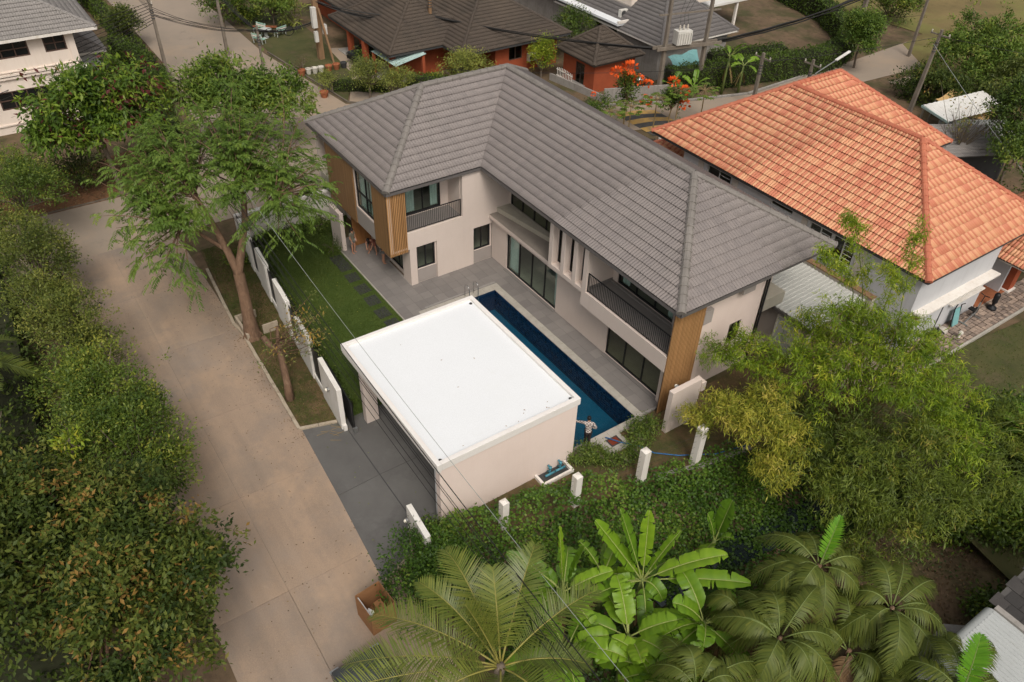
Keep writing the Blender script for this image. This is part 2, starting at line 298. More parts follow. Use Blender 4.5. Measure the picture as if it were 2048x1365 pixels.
W0 = {}                                   # world offset of each object (no rotation on the parents that use it)
def setp(o, label=None, cat=None, group=None, kind=None):
    if label: o['label'] = label
    if cat: o['category'] = cat
    if group: o['group'] = group
    if kind: o['kind'] = kind
    return o
def thing(name, label, cat, loc=(0, 0, 0), rotz=0, group=None):
    o = bpy.data.objects.new(name, None); COL.objects.link(o); o.location = loc; o.rotation_euler = (0, 0, rotz); o.empty_display_size = .3
    W0[o.name] = Vector(loc); return setp(o, label, cat, group)
def link(me, name, parent=None, off=(0, 0, 0)):
    o = bpy.data.objects.new(name, me); COL.objects.link(o); W0[o.name] = Vector(off)
    if parent is not None: o.parent = parent; o.location = Vector(off)-W0[parent.name]
    else: o.location = off
    return o
def part(mb, name, m, parent=None, smooth=False, local=False, bevel=0, label=None, cat=None, kind=None, group=None):
    """one mesh object; vertices in world coordinates (local=True: in the parent's own frame)"""
    me = bpy.data.meshes.new(name)
    if local or not mb.v: c = Vector((0, 0, 0))
    else:
        a = np.array(mb.v); c = Vector(((a[:, 0].min()+a[:, 0].max())/2, (a[:, 1].min()+a[:, 1].max())/2, a[:, 2].min()))
    me.from_pydata([tuple(Vector(q)-c) for q in mb.v], [], mb.f)
    at = me.attributes.new('tint', 'FLOAT', 'POINT'); at.data.foreach_set('value', np.array(mb.t, dtype=np.float32))
    me.materials.append(M[m] if isinstance(m, str) else m)
    if smooth: me.shade_smooth()
    me.update()
    o = bpy.data.objects.new(name, me); COL.objects.link(o); W0[o.name] = c
    if parent is not None:
        o.parent = parent
        o.location = (0, 0, 0) if local else c-W0[parent.name]
    else: o.location = c
    if bevel:
        bv = o.modifiers.new('bevel', 'BEVEL'); bv.width = bevel; bv.segments = 2; bv.limit_method = 'ANGLE'
    return setp(o, label, cat, group, kind)
def inst(me, name, parent, mw):
    """shared-mesh piece placed by a world matrix under a parent without rotation"""
    o = bpy.data.objects.new(name, me); COL.objects.link(o); o.parent = parent
    o.matrix_local = Matrix.Translation(-W0[parent.name]) @ mw; return o
def copy_tree(o, parent=None):
    c = o.copy(); COL.objects.link(c); W0[c.name] = W0.get(o.name, Vector((0, 0, 0)))
    if parent is not None: c.parent = parent
    for ch in list(o.children): copy_tree(ch, c)
    return c
def npmesh(name, V, F4, m, parent=None, tint=None, smooth=False, F3=None):
    """numpy mesh: V (n,3), F4 (k,4) quads and/or F3 (k,3) tris, world coordinates"""
    c = np.array([(V[:, 0].min()+V[:, 0].max())/2, (V[:, 1].min()+V[:, 1].max())/2, V[:, 2].min()])
    me = bpy.data.meshes.new(name); me.vertices.add(len(V)); me.vertices.foreach_set('co', (V-c).astype(np.float32).ravel())
    idx, st, tot = [], [], 0
    for F, k in ((F4, 4), (F3, 3)):
        if F is None or not len(F): continue
        idx.append(np.asarray(F, dtype=np.int32).ravel()); st.append(tot+np.arange(len(F), dtype=np.int32)*k); tot += len(F)*k
    idx = np.concatenate(idx); st = np.concatenate(st)
    me.loops.add(len(idx)); me.loops.foreach_set('vertex_index', idx); me.polygons.add(len(st)); me.polygons.foreach_set('loop_start', st)
    me.update(calc_edges=True)
    at = me.attributes.new('tint', 'FLOAT', 'POINT'); at.data.foreach_set('value', (np.full(len(V), .5) if tint is None else np.clip(tint, 0, 1)).astype(np.float32))
    me.materials.append(M[m]); me.validate()
    if smooth: me.shade_smooth()
    o = bpy.data.objects.new(name, me); COL.objects.link(o); W0[o.name] = Vector(c)
    if parent is not None: o.parent = parent; o.location = Vector(c)-W0[parent.name]
    else: o.location = Vector(c)
    return o
def wall_grid(mb, axis, p0, p1, a0, a1, z0, z1, holes=()):
    """wall slab between planes p0,p1 of `axis` spanning a0..a1 x z0..z1 with rectangular openings (a,b,za,zb)"""
    As = sorted({a0, a1, *[h[0] for h in holes], *[h[1] for h in holes]}); Zs = sorted({z0, z1, *[h[2] for h in holes], *[h[3] for h in holes]})
    for i in range(len(As)-1):
        run = None
        for j in range(len(Zs)-1):
            ca, cz = (As[i]+As[i+1])/2, (Zs[j]+Zs[j+1])/2
            if any(h[0] < ca < h[1] and h[2] < cz < h[3] for h in holes):
                if run: mb_box(mb, axis, p0, p1, As[i], As[i+1], *run); run = None
            else: run = (run[0], Zs[j+1]) if run else (Zs[j], Zs[j+1])
        if run: mb_box(mb, axis, p0, p1, As[i], As[i+1], *run)
def mb_box(mb, axis, p0, p1, a0, a1, z0, z1, tint=None):
    return mb.box(p0, p1, a0, a1, z0, z1, tint) if axis == 'x' else mb.box(a0, a1, p0, p1, z0, z1, tint)
def window(parent, axis, p, a0, a1, z0, z1, cols=(.5,), rows=(), fw=.07, depth=.08, glass='glass_green', frame='black_metal', curtains=(), inside=-1, label=None):
    """framed window in plane p; cols/rows = mullion positions 0..1; curtains=[(u0,u1)]; inside = sign towards the room"""
    f = MB(); d = depth/2
    for (b0, b1, c0, c1) in ((a0, a1, z0, z0+fw), (a0, a1, z1-fw, z1), (a0, a0+fw, z0+fw, z1-fw), (a1-fw, a1, z0+fw, z1-fw)): mb_box(f, axis, p-d, p+d, b0, b1, c0, c1)
    e = fw*.42
    for c in cols: u = a0+(a1-a0)*c; mb_box(f, axis, p-d*.9, p+d*.9, u-e, u+e, z0+fw, z1-fw)
    for r_ in rows: u = z0+(z1-z0)*r_; mb_box(f, axis, p-d*.85, p+d*.85, a0+fw, a1-fw, u-e, u+e)
    wn = part(f, 'window', frame, parent, label=label)
    us = [0, *cols, 1]
    for i in range(len(us)-1):
        g_ = MB(); mb_box(g_, axis, p-.006, p+.006, a0+(a1-a0)*us[i]+.02, a0+(a1-a0)*us[i+1]-.02, z0+.02, z1-.02); part(g_, 'pane', glass, wn)
    for (u0, u1) in curtains:
        c_ = MB(); n = max(6, int((u1-u0)*(a1-a0)/.045)); vs, fs = [], []
        for i in range(n+1):
            u = a0+(a1-a0)*(u0+(u1-u0)*i/n); o_ = p+inside*(.16+.035*math.sin(i*1.9))
            for z in (z0+.03, z1-.03): vs.append((o_, u, z) if axis == 'x' else (u, o_, z))
        for i in range(n): fs.append((2*i, 2*i+2, 2*i+3, 2*i+1))
        c_.add(vs, fs); part(c_, 'curtain', 'curtain', wn)
    return wn
def unlabel(o):
    for k in ('label', 'category'):
        if k in o: del o[k]
CAM = np.array([33.0063, -21.0124, 26.0308])
# ------------------------------------------------------------ tiled roofs
def tiled_roof(root, faces, gauge, tw, m, ridge_m, caps, nobj=300, rolls=2, lift=.035, amp=.035, name='roof', under='tile_under', spr=4, tintfn=None, cap_r=.15, cap_l=.42, tiles=True):
    """faces: planar 3D polygons whose first edge is the eave (A->B, slope on the left). Each tile its own geometry."""
    ub = MB()
    for P in faces:
        n = (Vector(P[1])-Vector(P[0])).cross(Vector(P[-1])-Vector(P[0])).normalized()
        ub.add([Vector(q)-n*.03 for q in P]+[Vector(q)-n*.10 for q in P], [tuple(range(len(P))), tuple(range(2*len(P)-1, len(P)-1, -1))]+[(i, len(P)+i, len(P)+(i+1) % len(P), (i+1) % len(P)) for i in range(len(P))])
    roof = part(ub, name, under, root)
    S = rolls*spr; prof = [amp*(.5-.5*math.cos(2*math.pi*k/spr)) for k in range(S+1)]
    rg = np.random.default_rng(5)
    full, Vs, Ts = [], [], []
    for fi, P in enumerate(faces):
        A, B = Vector(P[0]), Vector(P[1]); u = (B-A).normalized(); n = u.cross(Vector(P[-1])-A).normalized(); v = n.cross(u)
        P2 = [((Vector(q)-A).dot(u), (Vector(q)-A).dot(v)) for q in P]
        umin, umax = min(q[0] for q in P2), max(q[0] for q in P2); vmax = max(q[1] for q in P2)
        def rng_v(x):
            ys = []
            for i in range(len(P2)):
                (xa, ya), (xb, yb) = P2[i], P2[(i+1) % len(P2)]
                if (xa-x)*(xb-x) < 0: ys.append(ya+(yb-ya)*(x-xa)/(xb-xa))
            return (min(ys), max(ys)) if len(ys) > 1 else None
        for c in range(int(math.floor(umin/tw)), int(math.ceil(umax/tw))):
            R_ = [rng_v(c*tw+tw*(k+.5)/S) for k in range(S)]
            for r in range(int(math.ceil(vmax/gauge))):
                v0, v1 = r*gauge-.03, (r+1)*gauge+.02
                ok = [q is not None and q[0] <= v0+.05 and q[1] >= v1-.01 for q in R_]
                tt = rg.random()
                if all(ok) and r >= 0: full.append((fi, c, r, tt, A+u*(c*tw+tw/2)+v*(r*gauge+gauge/2))); continue
                for k in range(S):
                    if R_[k] is None: continue
                    a, b = max(v0, R_[k][0]-.03), min(v1, R_[k][1])
                    if b-a < .03: continue
                    la = lift*(v1-a)/(v1-v0); lb = lift*(v1-b)/(v1-v0)
                    uL, uR = c*tw+tw*k/S, c*tw+tw*(k+1)/S
                    pts = [A+u*uL+v*a+n*(prof[k]+la), A+u*uR+v*a+n*(prof[k+1]+la), A+u*uR+v*b+n*(prof[k+1]+lb), A+u*uL+v*b+n*(prof[k]+lb), A+u*uL+v*a+n*(prof[k]+la-.022), A+u*uR+v*a+n*(prof[k+1]+la-.022)]
                    Vs.append([tuple(q) for q in pts]); Ts.append(tintfn(tt, k, S) if tintfn else tt)
    def tile_pts(A, u, v, n, c, r, k):
        v0, v1 = r*gauge-.03, (r+1)*gauge+.02; uL, uR = c*tw+tw*k/S, c*tw+tw*(k+1)/S
        return [A+u*uL+v*v0+n*(prof[k]+lift), A+u*uR+v*v0+n*(prof[k+1]+lift), A+u*uR+v*v1+n*prof[k+1], A+u*uL+v*v1+n*prof[k], A+u*uL+v*v0+n*(prof[k]+lift-.022), A+u*uR+v*v0+n*(prof[k+1]+lift-.022)]
    fr = []
    for P in faces:
        A, B = Vector(P[0]), Vector(P[1]); u = (B-A).normalized(); n = u.cross(Vector(P[-1])-A).normalized(); fr.append((A, u, n.cross(u), n))
    def score(q):
        A, u, v, n = fr[q[0]]; d = Vector(CAM)-q[4]; return -n.dot(d.normalized())/d.length_squared*1000 if n.dot(d) > 0 else 1
    full.sort(key=score)
    var = []
    if nobj:
        I3 = (Vector((0, 0, 0)), Vector((1, 0, 0)), Vector((0, 1, 0)), Vector((0, 0, 1)))
        for tt in (.05, .25, .45, .6, .8, .97):
            b = MB()
            for k in range(S): b.add(tile_pts(*I3, 0, 0, k), [(0, 1, 2, 3), (4, 5, 1, 0)], tintfn(tt, k, S) if tintfn else tt)
            me = bpy.data.meshes.new('roof_tile'); me.from_pydata(b.v, [], b.f); at = me.attributes.new('tint', 'FLOAT', 'POINT'); at.data.foreach_set('value', np.array(b.t, dtype=np.float32)); me.materials.append(M[m]); me.update(); var.append(me)
    for i, (fi, c, r, tt, ctr) in enumerate(full):
        A, u, v, n = fr[fi]
        if i < nobj:
            o_ = A+u*(c*tw)+v*(r*gauge); mw = Matrix(((u.x, v.x, n.x, o_.x), (u.y, v.y, n.y, o_.y), (u.z, v.z, n.z, o_.z), (0, 0, 0, 1)))
            inst(var[int(tt*5.99)], 'roof_tile', roof, mw)
        else:
            for k in range(S): Vs.append([tuple(q) for q in tile_pts(A, u, v, n, c, r, k)]); Ts.append(tintfn(tt, k, S) if tintfn else tt)
    V = np.array(Vs).reshape(-1, 3); nq = len(Vs); b = np.arange(nq)*6
    F = np.concatenate([np.stack([b, b+1, b+2, b+3], 1), np.stack([b+4, b+5, b+1, b], 1)])
    rt = npmesh('roof_tiles', V, F, m, roof, np.repeat(np.array(Ts), 6)); rt['kind'] = 'stuff'
    # ridge and hip caps, one object each
    cm = MB(); N = 7; vs, fs = [], []
    for j, (y, rr) in enumerate(((0, cap_r*1.08), (.07*cap_l/.42, cap_r*1.08), (.07*cap_l/.42, cap_r*.96), (cap_l*1.02, cap_r*.92))):
        for k in range(N): th = math.pi*(-.12+1.24*k/(N-1)); vs.append((rr*math.cos(th), y, rr*math.sin(th)*.85-.02))
    for j in range(3):
        for k in range(N-1): fs.append((j*N+k, j*N+k+1, (j+1)*N+k+1, (j+1)*N+k))
    fs.append(tuple(range(N)))
    me = bpy.data.meshes.new('ridge_tile'); me.from_pydata(vs, [], fs); me.materials.append(M[ridge_m]); me.update()
    for a, b_ in caps:
        a, b_ = Vector(a), Vector(b_); d = (b_-a); L = d.length; d.normalize(); k = max(1, round(L/cap_l)); sx = d.cross(Vector((0, 0, 1))).normalized(); up = sx.cross(d)
        for i in range(k):
            o_ = a+d*(L*i/k)+up*.03; mw = Matrix(((sx.x, d.x*L/k/cap_l, up.x, o_.x), (sx.y, d.y*L/k/cap_l, up.y, o_.y), (sx.z, d.z*L/k/cap_l, up.z, o_.z), (0, 0, 0, 1)))
            inst(me, 'ridge_tile', roof, mw)
    return roof
def hip_roof(x0, x1, y0, y1, ze, zr):
    """rectangular hip roof -> faces, caps"""
    w_ = min(x1-x0, y1-y0)/2
    if x1-x0 >= y1-y0: a, b = (x0+w_, (y0+y1)/2, zr), (x1-w_, (y0+y1)/2, zr)
    else: a, b = ((x0+x1)/2, y0+w_, zr), ((x0+x1)/2, y1-w_, zr)
    c = [(x0, y0, ze), (x1, y0, ze), (x1, y1, ze), (x0, y1, ze)]
    if x1-x0 >= y1-y0: F = [[c[0], c[1], b, a], [c[1], c[2], b], [c[2], c[3], a, b], [c[3], c[0], a]]; K = [(c[0], a), (c[3], a), (c[1], b), (c[2], b), (a, b)]
    else: F = [[c[0], c[1], a], [c[1], c[2], b, a], [c[2], c[3], b], [c[3], c[0], a, b]]; K = [(c[0], a), (c[1], a), (c[2], b), (c[3], b), (a, b)]
    return F, [k for k in K if (Vector(k[0])-Vector(k[1])).length > .2]
# ------------------------------------------------------------ ground, roads, lawns
PX0, PX1, PY0, PY1 = 3.09, 15.02, -4.75, -.88          # pool opening
def gh(x, y):
    """ground height"""
    z = -.10
    if PX0-.2 < x < PX1+.2 and PY0-.2 < y < PY1+.2: return -1.9
    # bank and ditch beyond the boundary posts
    xb = 17.0+(y+9)*.2
    if y < 12 and x > xb-.3 and y > -14:
        d = x-xb; z -= min(max(d-.3, 0)*.45, 1.25)*max(0, min(1, (12-y)/4))*max(0, min(1, (y+14)/2))
        z += max(0, min(1, (d-6)/3))*1.0*max(0, min(1, (12-y)/4))*max(0, min(1, (y+14)/2))
    return z
gx = np.unique(np.round(np.concatenate([[-260, -180, -130, -100, -80], np.arange(-60, 13, 3.0), [PX0-.21, PX0-.15, PX1+.15, PX1+.21], np.arange(14, 42, .5), [46, 55, 70, 100, 160]]), 3))
gy = np.unique(np.round(np.concatenate([[-160, -100, -60, -40, -30], np.arange(-24, -14, 2.5), np.arange(-14, 14, .6), [PY0-.21, PY0-.15, PY1+.15, PY1+.21], np.arange(14, 70, 4), [90, 130, 200, 280]]), 3))
V = np.array([(x, y, gh(x, y)+(.05*math.sin(x*2.3+y*1.7)*math.sin(y*2.9) if x > 17.5 and y > -14 and y < 12 else 0)) for y in gy for x in gx]); nx = len(gx)
I = np.arange(len(V)).reshape(len(gy), nx); F = np.stack([I[:-1, :-1].ravel(), I[:-1, 1:].ravel(), I[1:, 1:].ravel(), I[1:, :-1].ravel()], 1)
setp(npmesh('ground', V, F, 'earth', smooth=True), kind='structure')
def sheet(name, poly, z, m, th=.02, parent=None):
    o = part(MB().prism(poly, z-th, z), name, m, parent)
    if parent is None: o['kind'] = 'structure'
    return o
# near street: bed plus separate cast slabs with open joints
sheet('road', [(-18.3, -20.6), (60, -20.6), (60, -14.05), (-12.2, -14.05), (-12.2, -22), (-18.3, -22)], -.060, 'road_grey')
rb = thing('street', 'pale dusty concrete street running beside the boundary wall', 'street', (0, -17, -.07)); unlabel(rb); rb['kind'] = 'structure'
xs = [-12.2, -6.7, -1.2, 4.5, 9.7, 14.9, 20.3, 26, 32, 38, 44, 52]
for i in range(len(xs)-1):
    for (ya, yb) in ((-20.6, -17.835), (-17.825, -14.08)):
        part(MB().box(xs[i]+.006, xs[i+1]-.006, ya, yb, -.10, -.045-.004*rnd.random(), tint=rnd.random()), 'road_slab', 'road_concrete', rb, bevel=.008)
# cross street and far street
sheet('cross_street', [(-18.3, -60), (-12.2, -60), (-12.1, -6), (-11.8, 2), (-10.2, 12), (-9.0, 19), (-7.6, 23.5), (-6.8, 30), (-6.0, 41), (-5.2, 52), (-4.4, 62), (-10.5, 62), (-9.5, 45), (-9.0, 33), (-11.0, 26), (-13.6, 20), (-18, 9), (-22.5, 5), (-24.5, 3.0), (-38.5, 1.5), (-120, 2.2), (-120, -6.5), (-40, -6.8), (-24, -8.5), (-19, -11)], -.05, 'road_grey')
sheet('side_street', [(-4.6, 46), (30, 58), (30, 64), (-4.2, 53)], -.046, 'road_grey')
for i, (a, b) in enumerate((((-24.6, 3.1), (-38.7, 1.6)), ((-18.1, 9.1), (-13.7, 20.1)), ((-13.7, 20.1), (-9.1, 33)))):
    pass
def strip(name, pts, wd, z0, z1, m, piece=None, label=None, cat=None):
    """kerb line of separate stones along pts"""
    r = thing(name, label or '', cat or '', (pts[0][0], pts[0][1], z0)); unlabel(r); r['kind'] = 'structure'
    for a, b in zip(pts[:-1], pts[1:]):
        a, b = Vector((*a, 0)), Vector((*b, 0)); L = (b-a).length; k = max(1, round(L/(piece or 1.0))); d = (b-a)/k
        for i in range(k):
            p0, p1 = a+d*i+d.normalized()*.008, a+d*(i+1)-d.normalized()*.008; j = rnd.uniform(-.012, .012)
            n_ = d.normalized().cross(Vector((0, 0, 1)))*j
            part(MB().beam(p0+n_+Vector((0, 0, (z0+z1)/2)), p1+n_+Vector((0, 0, (z0+z1)/2)), wd, z1-z0+j*.5), 'kerb_stone', m, r, bevel=.012)
    return r
strip('kerb', [(-7.3, -13.7), (-1.65, -14.12), (-.9, -14.0), (7.36, -14.25), (7.84, -12.62)], .15, -.16, .07, 'kerb')
strip('kerb', [(15.95, -13.1), (16.55, -14.7)], .16, -.16, .05, 'kerb')
strip('kerb', [(-18.55, -24), (-18.5, -14), (-19, -11.6), (-24, -8.9), (-38, -7.0)], .14, -.16, .02, 'dark_kerb')
strip('kerb', [(-38.6, 1.9), (-24.8, 3.3), (-22.8, 5.2)], .12, -.16, .02, 'dark_kerb')
strip('kerb', [(-18.2, 9.2), (-13.9, 20.2), (-11.2, 26.2), (-9.2, 33.0), (-9.6, 45)], .16, -.16, .07, 'concrete_old')
sheet('verge', [(-9.5, -13.4), (-1.65, -14.05), (7.3, -14.2), (7.8, -12.6), (8.4, -12.2), (-9.5, -10.9)], -.035, 'verge')
sheet('lawn', [(-8.75, -11.15), (8.3, -12.2), (8.3, -6.0), (2.6, -6.0), (-6.0, -6.0), (-8.75, -4.3)], -.055, 'lawn')
sheet('lawn', [(15.5, -13.0), (17.4, -8), (18.9, -.9), (18.6, 4), (15.2, 10), (15.2, -.2), (15.42, -.5), (15.42, -5)], -.06, 'verge')
sheet('lawn', [(20.0, 7.5), (46, 2), (70, 20), (70, 60), (26, 40), (21.2, 24.5), (20.3, 16)], -.03, 'dry_lawn')
sheet('leafy_verge', [(-18.4, -24), (-18.4, -14), (-19.2, -11.5), (-23, -9.6), (-25, -12.5), (-23, -24)], -.03, 'litter')
sheet('field', [(-4.9, 52), (-2.5, 47), (8, 50), (40, 62), (40, 150), (-80, 150), (-60, 75), (-22, 60), (-10.8, 60.5), (-10, 56)], -.04, 'field')
sheet('lawn', [(-38.6, 2.0), (-25, 3.4), (-30, 6.2), (-37, 7.2), (-52, 8), (-52, 3)], -.05, 'dry_lawn')
sheet('path', [(-36.8, 7.0), (-30, 6.2), (-24.9, 3.5), (-22.9, 5.2), (-24, 6.6), (-31, 8.2), (-36, 9)], -.045, 'road_grey')
sheet('lawn', [(-22.7, 5.4), (-18.4, 9.3), (-20, 16), (-24.2, 12), (-24, 6.8)], -.05, 'dry_lawn')
sheet('verge', [(-12.0, 3), (-9.75, 12), (-7.7, 20), (-2.4, 22), (-3, 13), (-9.5, 10.2), (-10, 3)], -.045, 'earth')
sheet('verge', [(-50, -12.5), (-25.2, -12.3), (-23, -9.8), (-38, -7.2), (-50, -7)], -.05, 'dry_lawn')
# ------------------------------------------------------------ terrace: separate floor tiles on a bed
ter = thing('terrace', 'x', 'x', (2, -3, 0)); unlabel(ter); ter['kind'] = 'structure'
TP = [(-6.2, -6.42), (7.4, -6.42), (7.4, -5.0), (2.55, -5.0), (2.55, -.46), (15.12, -.46), (15.12, 1.05), (.25, 1.05), (.25, -4.55), (-2.7, -4.55), (-2.7, -4.4), (-6.2, -4.4)]
part(MB().prism(TP, -.3, -.012), 'terrace_bed', 'grout', ter)
def inpoly(x, y, P):
    c = False; n = len(P)
    for i in range(n):
        (xa, ya), (xb, yb) = P[i], P[(i+1) % n]
        if (ya > y) != (yb > y) and x < (xb-xa)*(y-ya)/(yb-ya)+xa: c = not c
    return c
tmes = []
for k in range(5):
    b = MB().box(.004, .596, .004, .596, -.012, 0, tint=k/4); me = bpy.data.meshes.new('floor_tile'); me.from_pydata(b.v, [], b.f); at = me.attributes.new('tint', 'FLOAT', 'POINT'); at.data.foreach_set('value', np.array(b.t, dtype=np.float32)); me.materials.append(M['terrace_tile']); tmes.append(me)
cut = MB(); nt_ = 0
for i in range(-11, 27):
    for j in range(-11, 3):
        x, y = i*.6+.0, j*.6-.47
        cs = [inpoly(x+a, y+b, TP) for a in (.02, .58) for b in (.02, .58)]
        if all(cs) and nt_ < 298: inst(tmes[rnd.randrange(5)], 'floor_tile', ter, Matrix.Translation((x, y, rnd.uniform(-.0015, .0015)))); nt_ += 1
        elif any(cs):
            x0, x1, y0, y1 = x+.004, x+.596, y+.004, y+.596
            for _ in range(60):
                if all(inpoly(a, b, TP) for a in (x0+.001, x1-.001) for b in (y0+.001, y1-.001)): break
                if not inpoly(x0, (y0+y1)/2, TP): x0 += .01
                if not inpoly(x1, (y0+y1)/2, TP): x1 -= .01
                if not inpoly((x0+x1)/2, y0, TP): y0 += .01
                if not inpoly((x0+x1)/2, y1, TP): y1 -= .01
            if x1-x0 > .05 and y1-y0 > .05: cut.box(x0, x1, y0, y1, -.012, -.0005, tint=rnd.random())
if cut.v: part(cut, 'cut_tiles', 'terrace_tile', ter)['kind'] = 'stuff'
part(MB().box(-6.2, 7.4, -6.5, -6.43, -.2, .004), 'edging', 'coping', ter)
for k, (x0, x1, z) in enumerate(((15.14, 15.55, -.14), (15.56, 16.3, -.28))):
    part(MB().box(x0, x1, -.44, .78, -.5, z), 'step', 'terrace_tile', ter, bevel=.008)
part(MB().box(1.7, 6.5, .62, .80, 0, .035), 'door_sill', 'terrace_tile', ter)
part(MB().box(10.65, 14.65, .60, .80, 0, .035), 'door_sill', 'terrace_tile', ter)
# ------------------------------------------------------------ pool
pool = thing('swimming_pool', 'long narrow swimming pool of dark blue mosaic between terrace and flat white roof', 'swimming pool', (9, -2.8, -1.5))
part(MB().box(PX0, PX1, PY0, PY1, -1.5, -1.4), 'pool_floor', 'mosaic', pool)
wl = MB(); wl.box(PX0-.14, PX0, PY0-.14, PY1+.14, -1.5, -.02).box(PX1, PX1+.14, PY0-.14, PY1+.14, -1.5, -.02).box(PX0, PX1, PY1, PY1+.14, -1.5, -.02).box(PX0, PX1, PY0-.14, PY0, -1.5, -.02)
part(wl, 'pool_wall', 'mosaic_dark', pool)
def mosaic_bands():
    b = MB(); g = np.random.default_rng(3)
    for i in range(int((PX1-PX0)/.15)):
        for j in range(8):
            x = PX0+i*.15; z = -.06-j*.15
            b.box(x+.008, x+.142, PY1-.012, PY1-.001, z-.142, z-.008, tint=g.random())
    for i in range(int((PY1-PY0)/.15)):
        for j in range(8):
            y = PY0+i*.15; z = -.06-j*.15
            b.box(PX1-.012, PX1-.001, y+.008, y+.142, z-.142, z-.008, tint=g.random())
    return b
mat('mosaic_tile', (.012, .045, .11), (.008, .03, .08), 8, .25, 0, 14, tint=[(0, (.5, .5, .55)), (1, (1.5, 1.5, 1.4))])
part(mosaic_bands(), 'mosaic_tiles', 'mosaic_tile', pool)['kind'] = 'stuff'
def coping_run(x0, x1, y0, y1, along):
    L = (x1-x0) if along == 'x' else (y1-y0); k = max(1, round(L/.6))
    for i in range(k):
        a, b = L*i/k+.004, L*(i+1)/k-.004
        bb = MB().box(x0+a, x0+b, y0, y1, -.03, .012) if along == 'x' else MB().box(x0, x1, y0+a, y0+b, -.03, .012)
        part(bb, 'coping_stone', 'coping', pool, bevel=.006)
coping_run(PX0-.48, PX1+.40, PY1-.02, PY1+.40, 'x'); coping_run(PX0-.48, PX0+.02, PY0-.35, PY1-.02, 'y'); coping_run(PX1-.02, PX1+.40, PY0-.35, PY1-.02, 'y'); coping_run(PX0-.48, PX1+.40, PY0-.75, PY0-.35, 'x')
wb = [(PX0, PY0), (PX1, PY0), (PX1, PY1), (PX0, PY1)]
setp(part(MB().add([(x, y, -.17) for x, y in wb], [(0, 1, 2, 3)]), 'water', 'pool_water'), kind='structure')
lad = thing('pool_ladder', 'chrome pool ladder with two hooped handrails at far pool corner', 'ladder', (3.2, -2.9, 0))
for y in (-2.05, -2.62):
    pts = [(2.72, y, .0), (2.72, y, .62)]+[(2.95+.23*math.cos(R(180-a)), y, .62+.23*math.sin(R(a))) for a in range(20, 181, 20)]+[(3.18, y, .2), (3.18, y, -.9)]
    part(MB().tube(pts, .022, 8), 'handrail', 'steel', lad, smooth=True)
for z in (-.25, -.5, -.75): part(MB().box(3.14, 3.24, -2.62, -2.05, z-.015, z+.015), 'tread', 'steel', lad)
sk = thing('deck_hatch', 'red wooden hatch in grey frame set in the pool edge', 'hatch', (15.6, -2.75, 0))
part(MB().box(15.42, 16.25, -3.45, -2.2, -.12, .0), 'surround', 'coping', sk, bevel=.01)
fr_ = MB()
for (a, b, c, d) in ((15.46, 15.92, -3.06, -3.0), (15.46, 15.92, -2.5, -2.44), (15.46, 15.51, -3.0, -2.5), (15.87, 15.92, -3.0, -2.5)): fr_.box(a, b, c, d, .0, .03)
part(fr_, 'frame', 'dark_grey', sk)
for i in range(6): part(MB().box(15.515+i*.059, 15.565+i*.059, -2.99, -2.51, .002, .022), 'slat', 'deck_red', sk)
# ------------------------------------------------------------ main house
H = thing('grey_roof_house', 'new two storey house with grey tiled L shaped roof and wood slat corners', 'house', (4, 2, 0))
ZE, ZR = 6.2, 9.05; XE, YE, XL, XRt, YS, YB = .42, -.11, -9.62, 15.8, -5.82, 9.86; xm, ym = (XE+XL)/2, (YE+YB)/2
f_long = [(XE, YE, ZE), (XRt, YE, ZE), (XRt-(ym-YE), ym, ZR), (xm, ym, ZR)]
f_end = [(XRt, YE, ZE), (XRt, YB, ZE), (XRt-(ym-YE), ym, ZR)]
f_back = [(XRt, YB, ZE), (XL, YB, ZE), (xm, ym, ZR), (XRt-(ym-YE), ym, ZR)]
f_left = [(XL, YB, ZE), (XL, YS, ZE), (xm, YS+(XE-xm), ZR), (xm, ym, ZR)]
f_sw = [(XL, YS, ZE), (XE, YS, ZE), (xm, YS+(XE-xm), ZR)]
f_in = [(XE, YS, ZE), (XE, YE, ZE), (xm, ym, ZR), (xm, YS+(XE-xm), ZR)]
caps = [((XL, YS, ZE), (xm, YS+(XE-xm), ZR)), ((XE, YS, ZE), (xm, YS+(XE-xm), ZR)), ((xm, YS+(XE-xm), ZR), (xm, ym, ZR)), ((xm, ym, ZR), (XRt-(ym-YE), ym, ZR)), ((XRt, YE, ZE), (XRt-(ym-YE), ym, ZR)), ((XRt, YB, ZE), (XRt-(ym-YE), ym, ZR)), ((XL, YB, ZE), (xm, ym, ZR))]
roof = tiled_roof(H, [f_long, f_end, f_back, f_left, f_sw, f_in], .435, .33, 'roof_tile', 'roof_ridge', caps, amp=.030, lift=.062, cap_r=.20, cap_l=.46)
# gutters, fascia and soffit
gt = MB()
def gut(a, b, inward):
    a, b, n_ = Vector(a), Vector(b), Vector(inward); a2, b2 = a-n_*.05, b-n_*.05
    gt.beam(a2+Vector((0, 0, -.11)), b2+Vector((0, 0, -.11)), .02, .16); gt.beam(a2+n_*.06+Vector((0, 0, -.18)), b2+n_*.06+Vector((0, 0, -.18)), .12, .015); gt.beam(a2+n_*.11+Vector((0, 0, -.10)), b2+n_*.11+Vector((0, 0, -.10)), .02, .17)
for a, b, i in (((XE, YS, ZE), (XE, YE, ZE), (-1, 0, 0)), ((XE, YE, ZE), (XRt, YE, ZE), (0, 1, 0)), ((XRt, YE, ZE), (XRt, 5.4, ZE), (-1, 0, 0)), ((XL, YS, ZE), (XE, YS, ZE), (0, 1, 0))): gut(a, b, i)
part(gt, 'gutter', 'gutter', H)
part(MB().box(XRt-.03, XRt+.03, 5.4, YB, ZE-.13, ZE-.02), 'fascia', 'gutter', H)
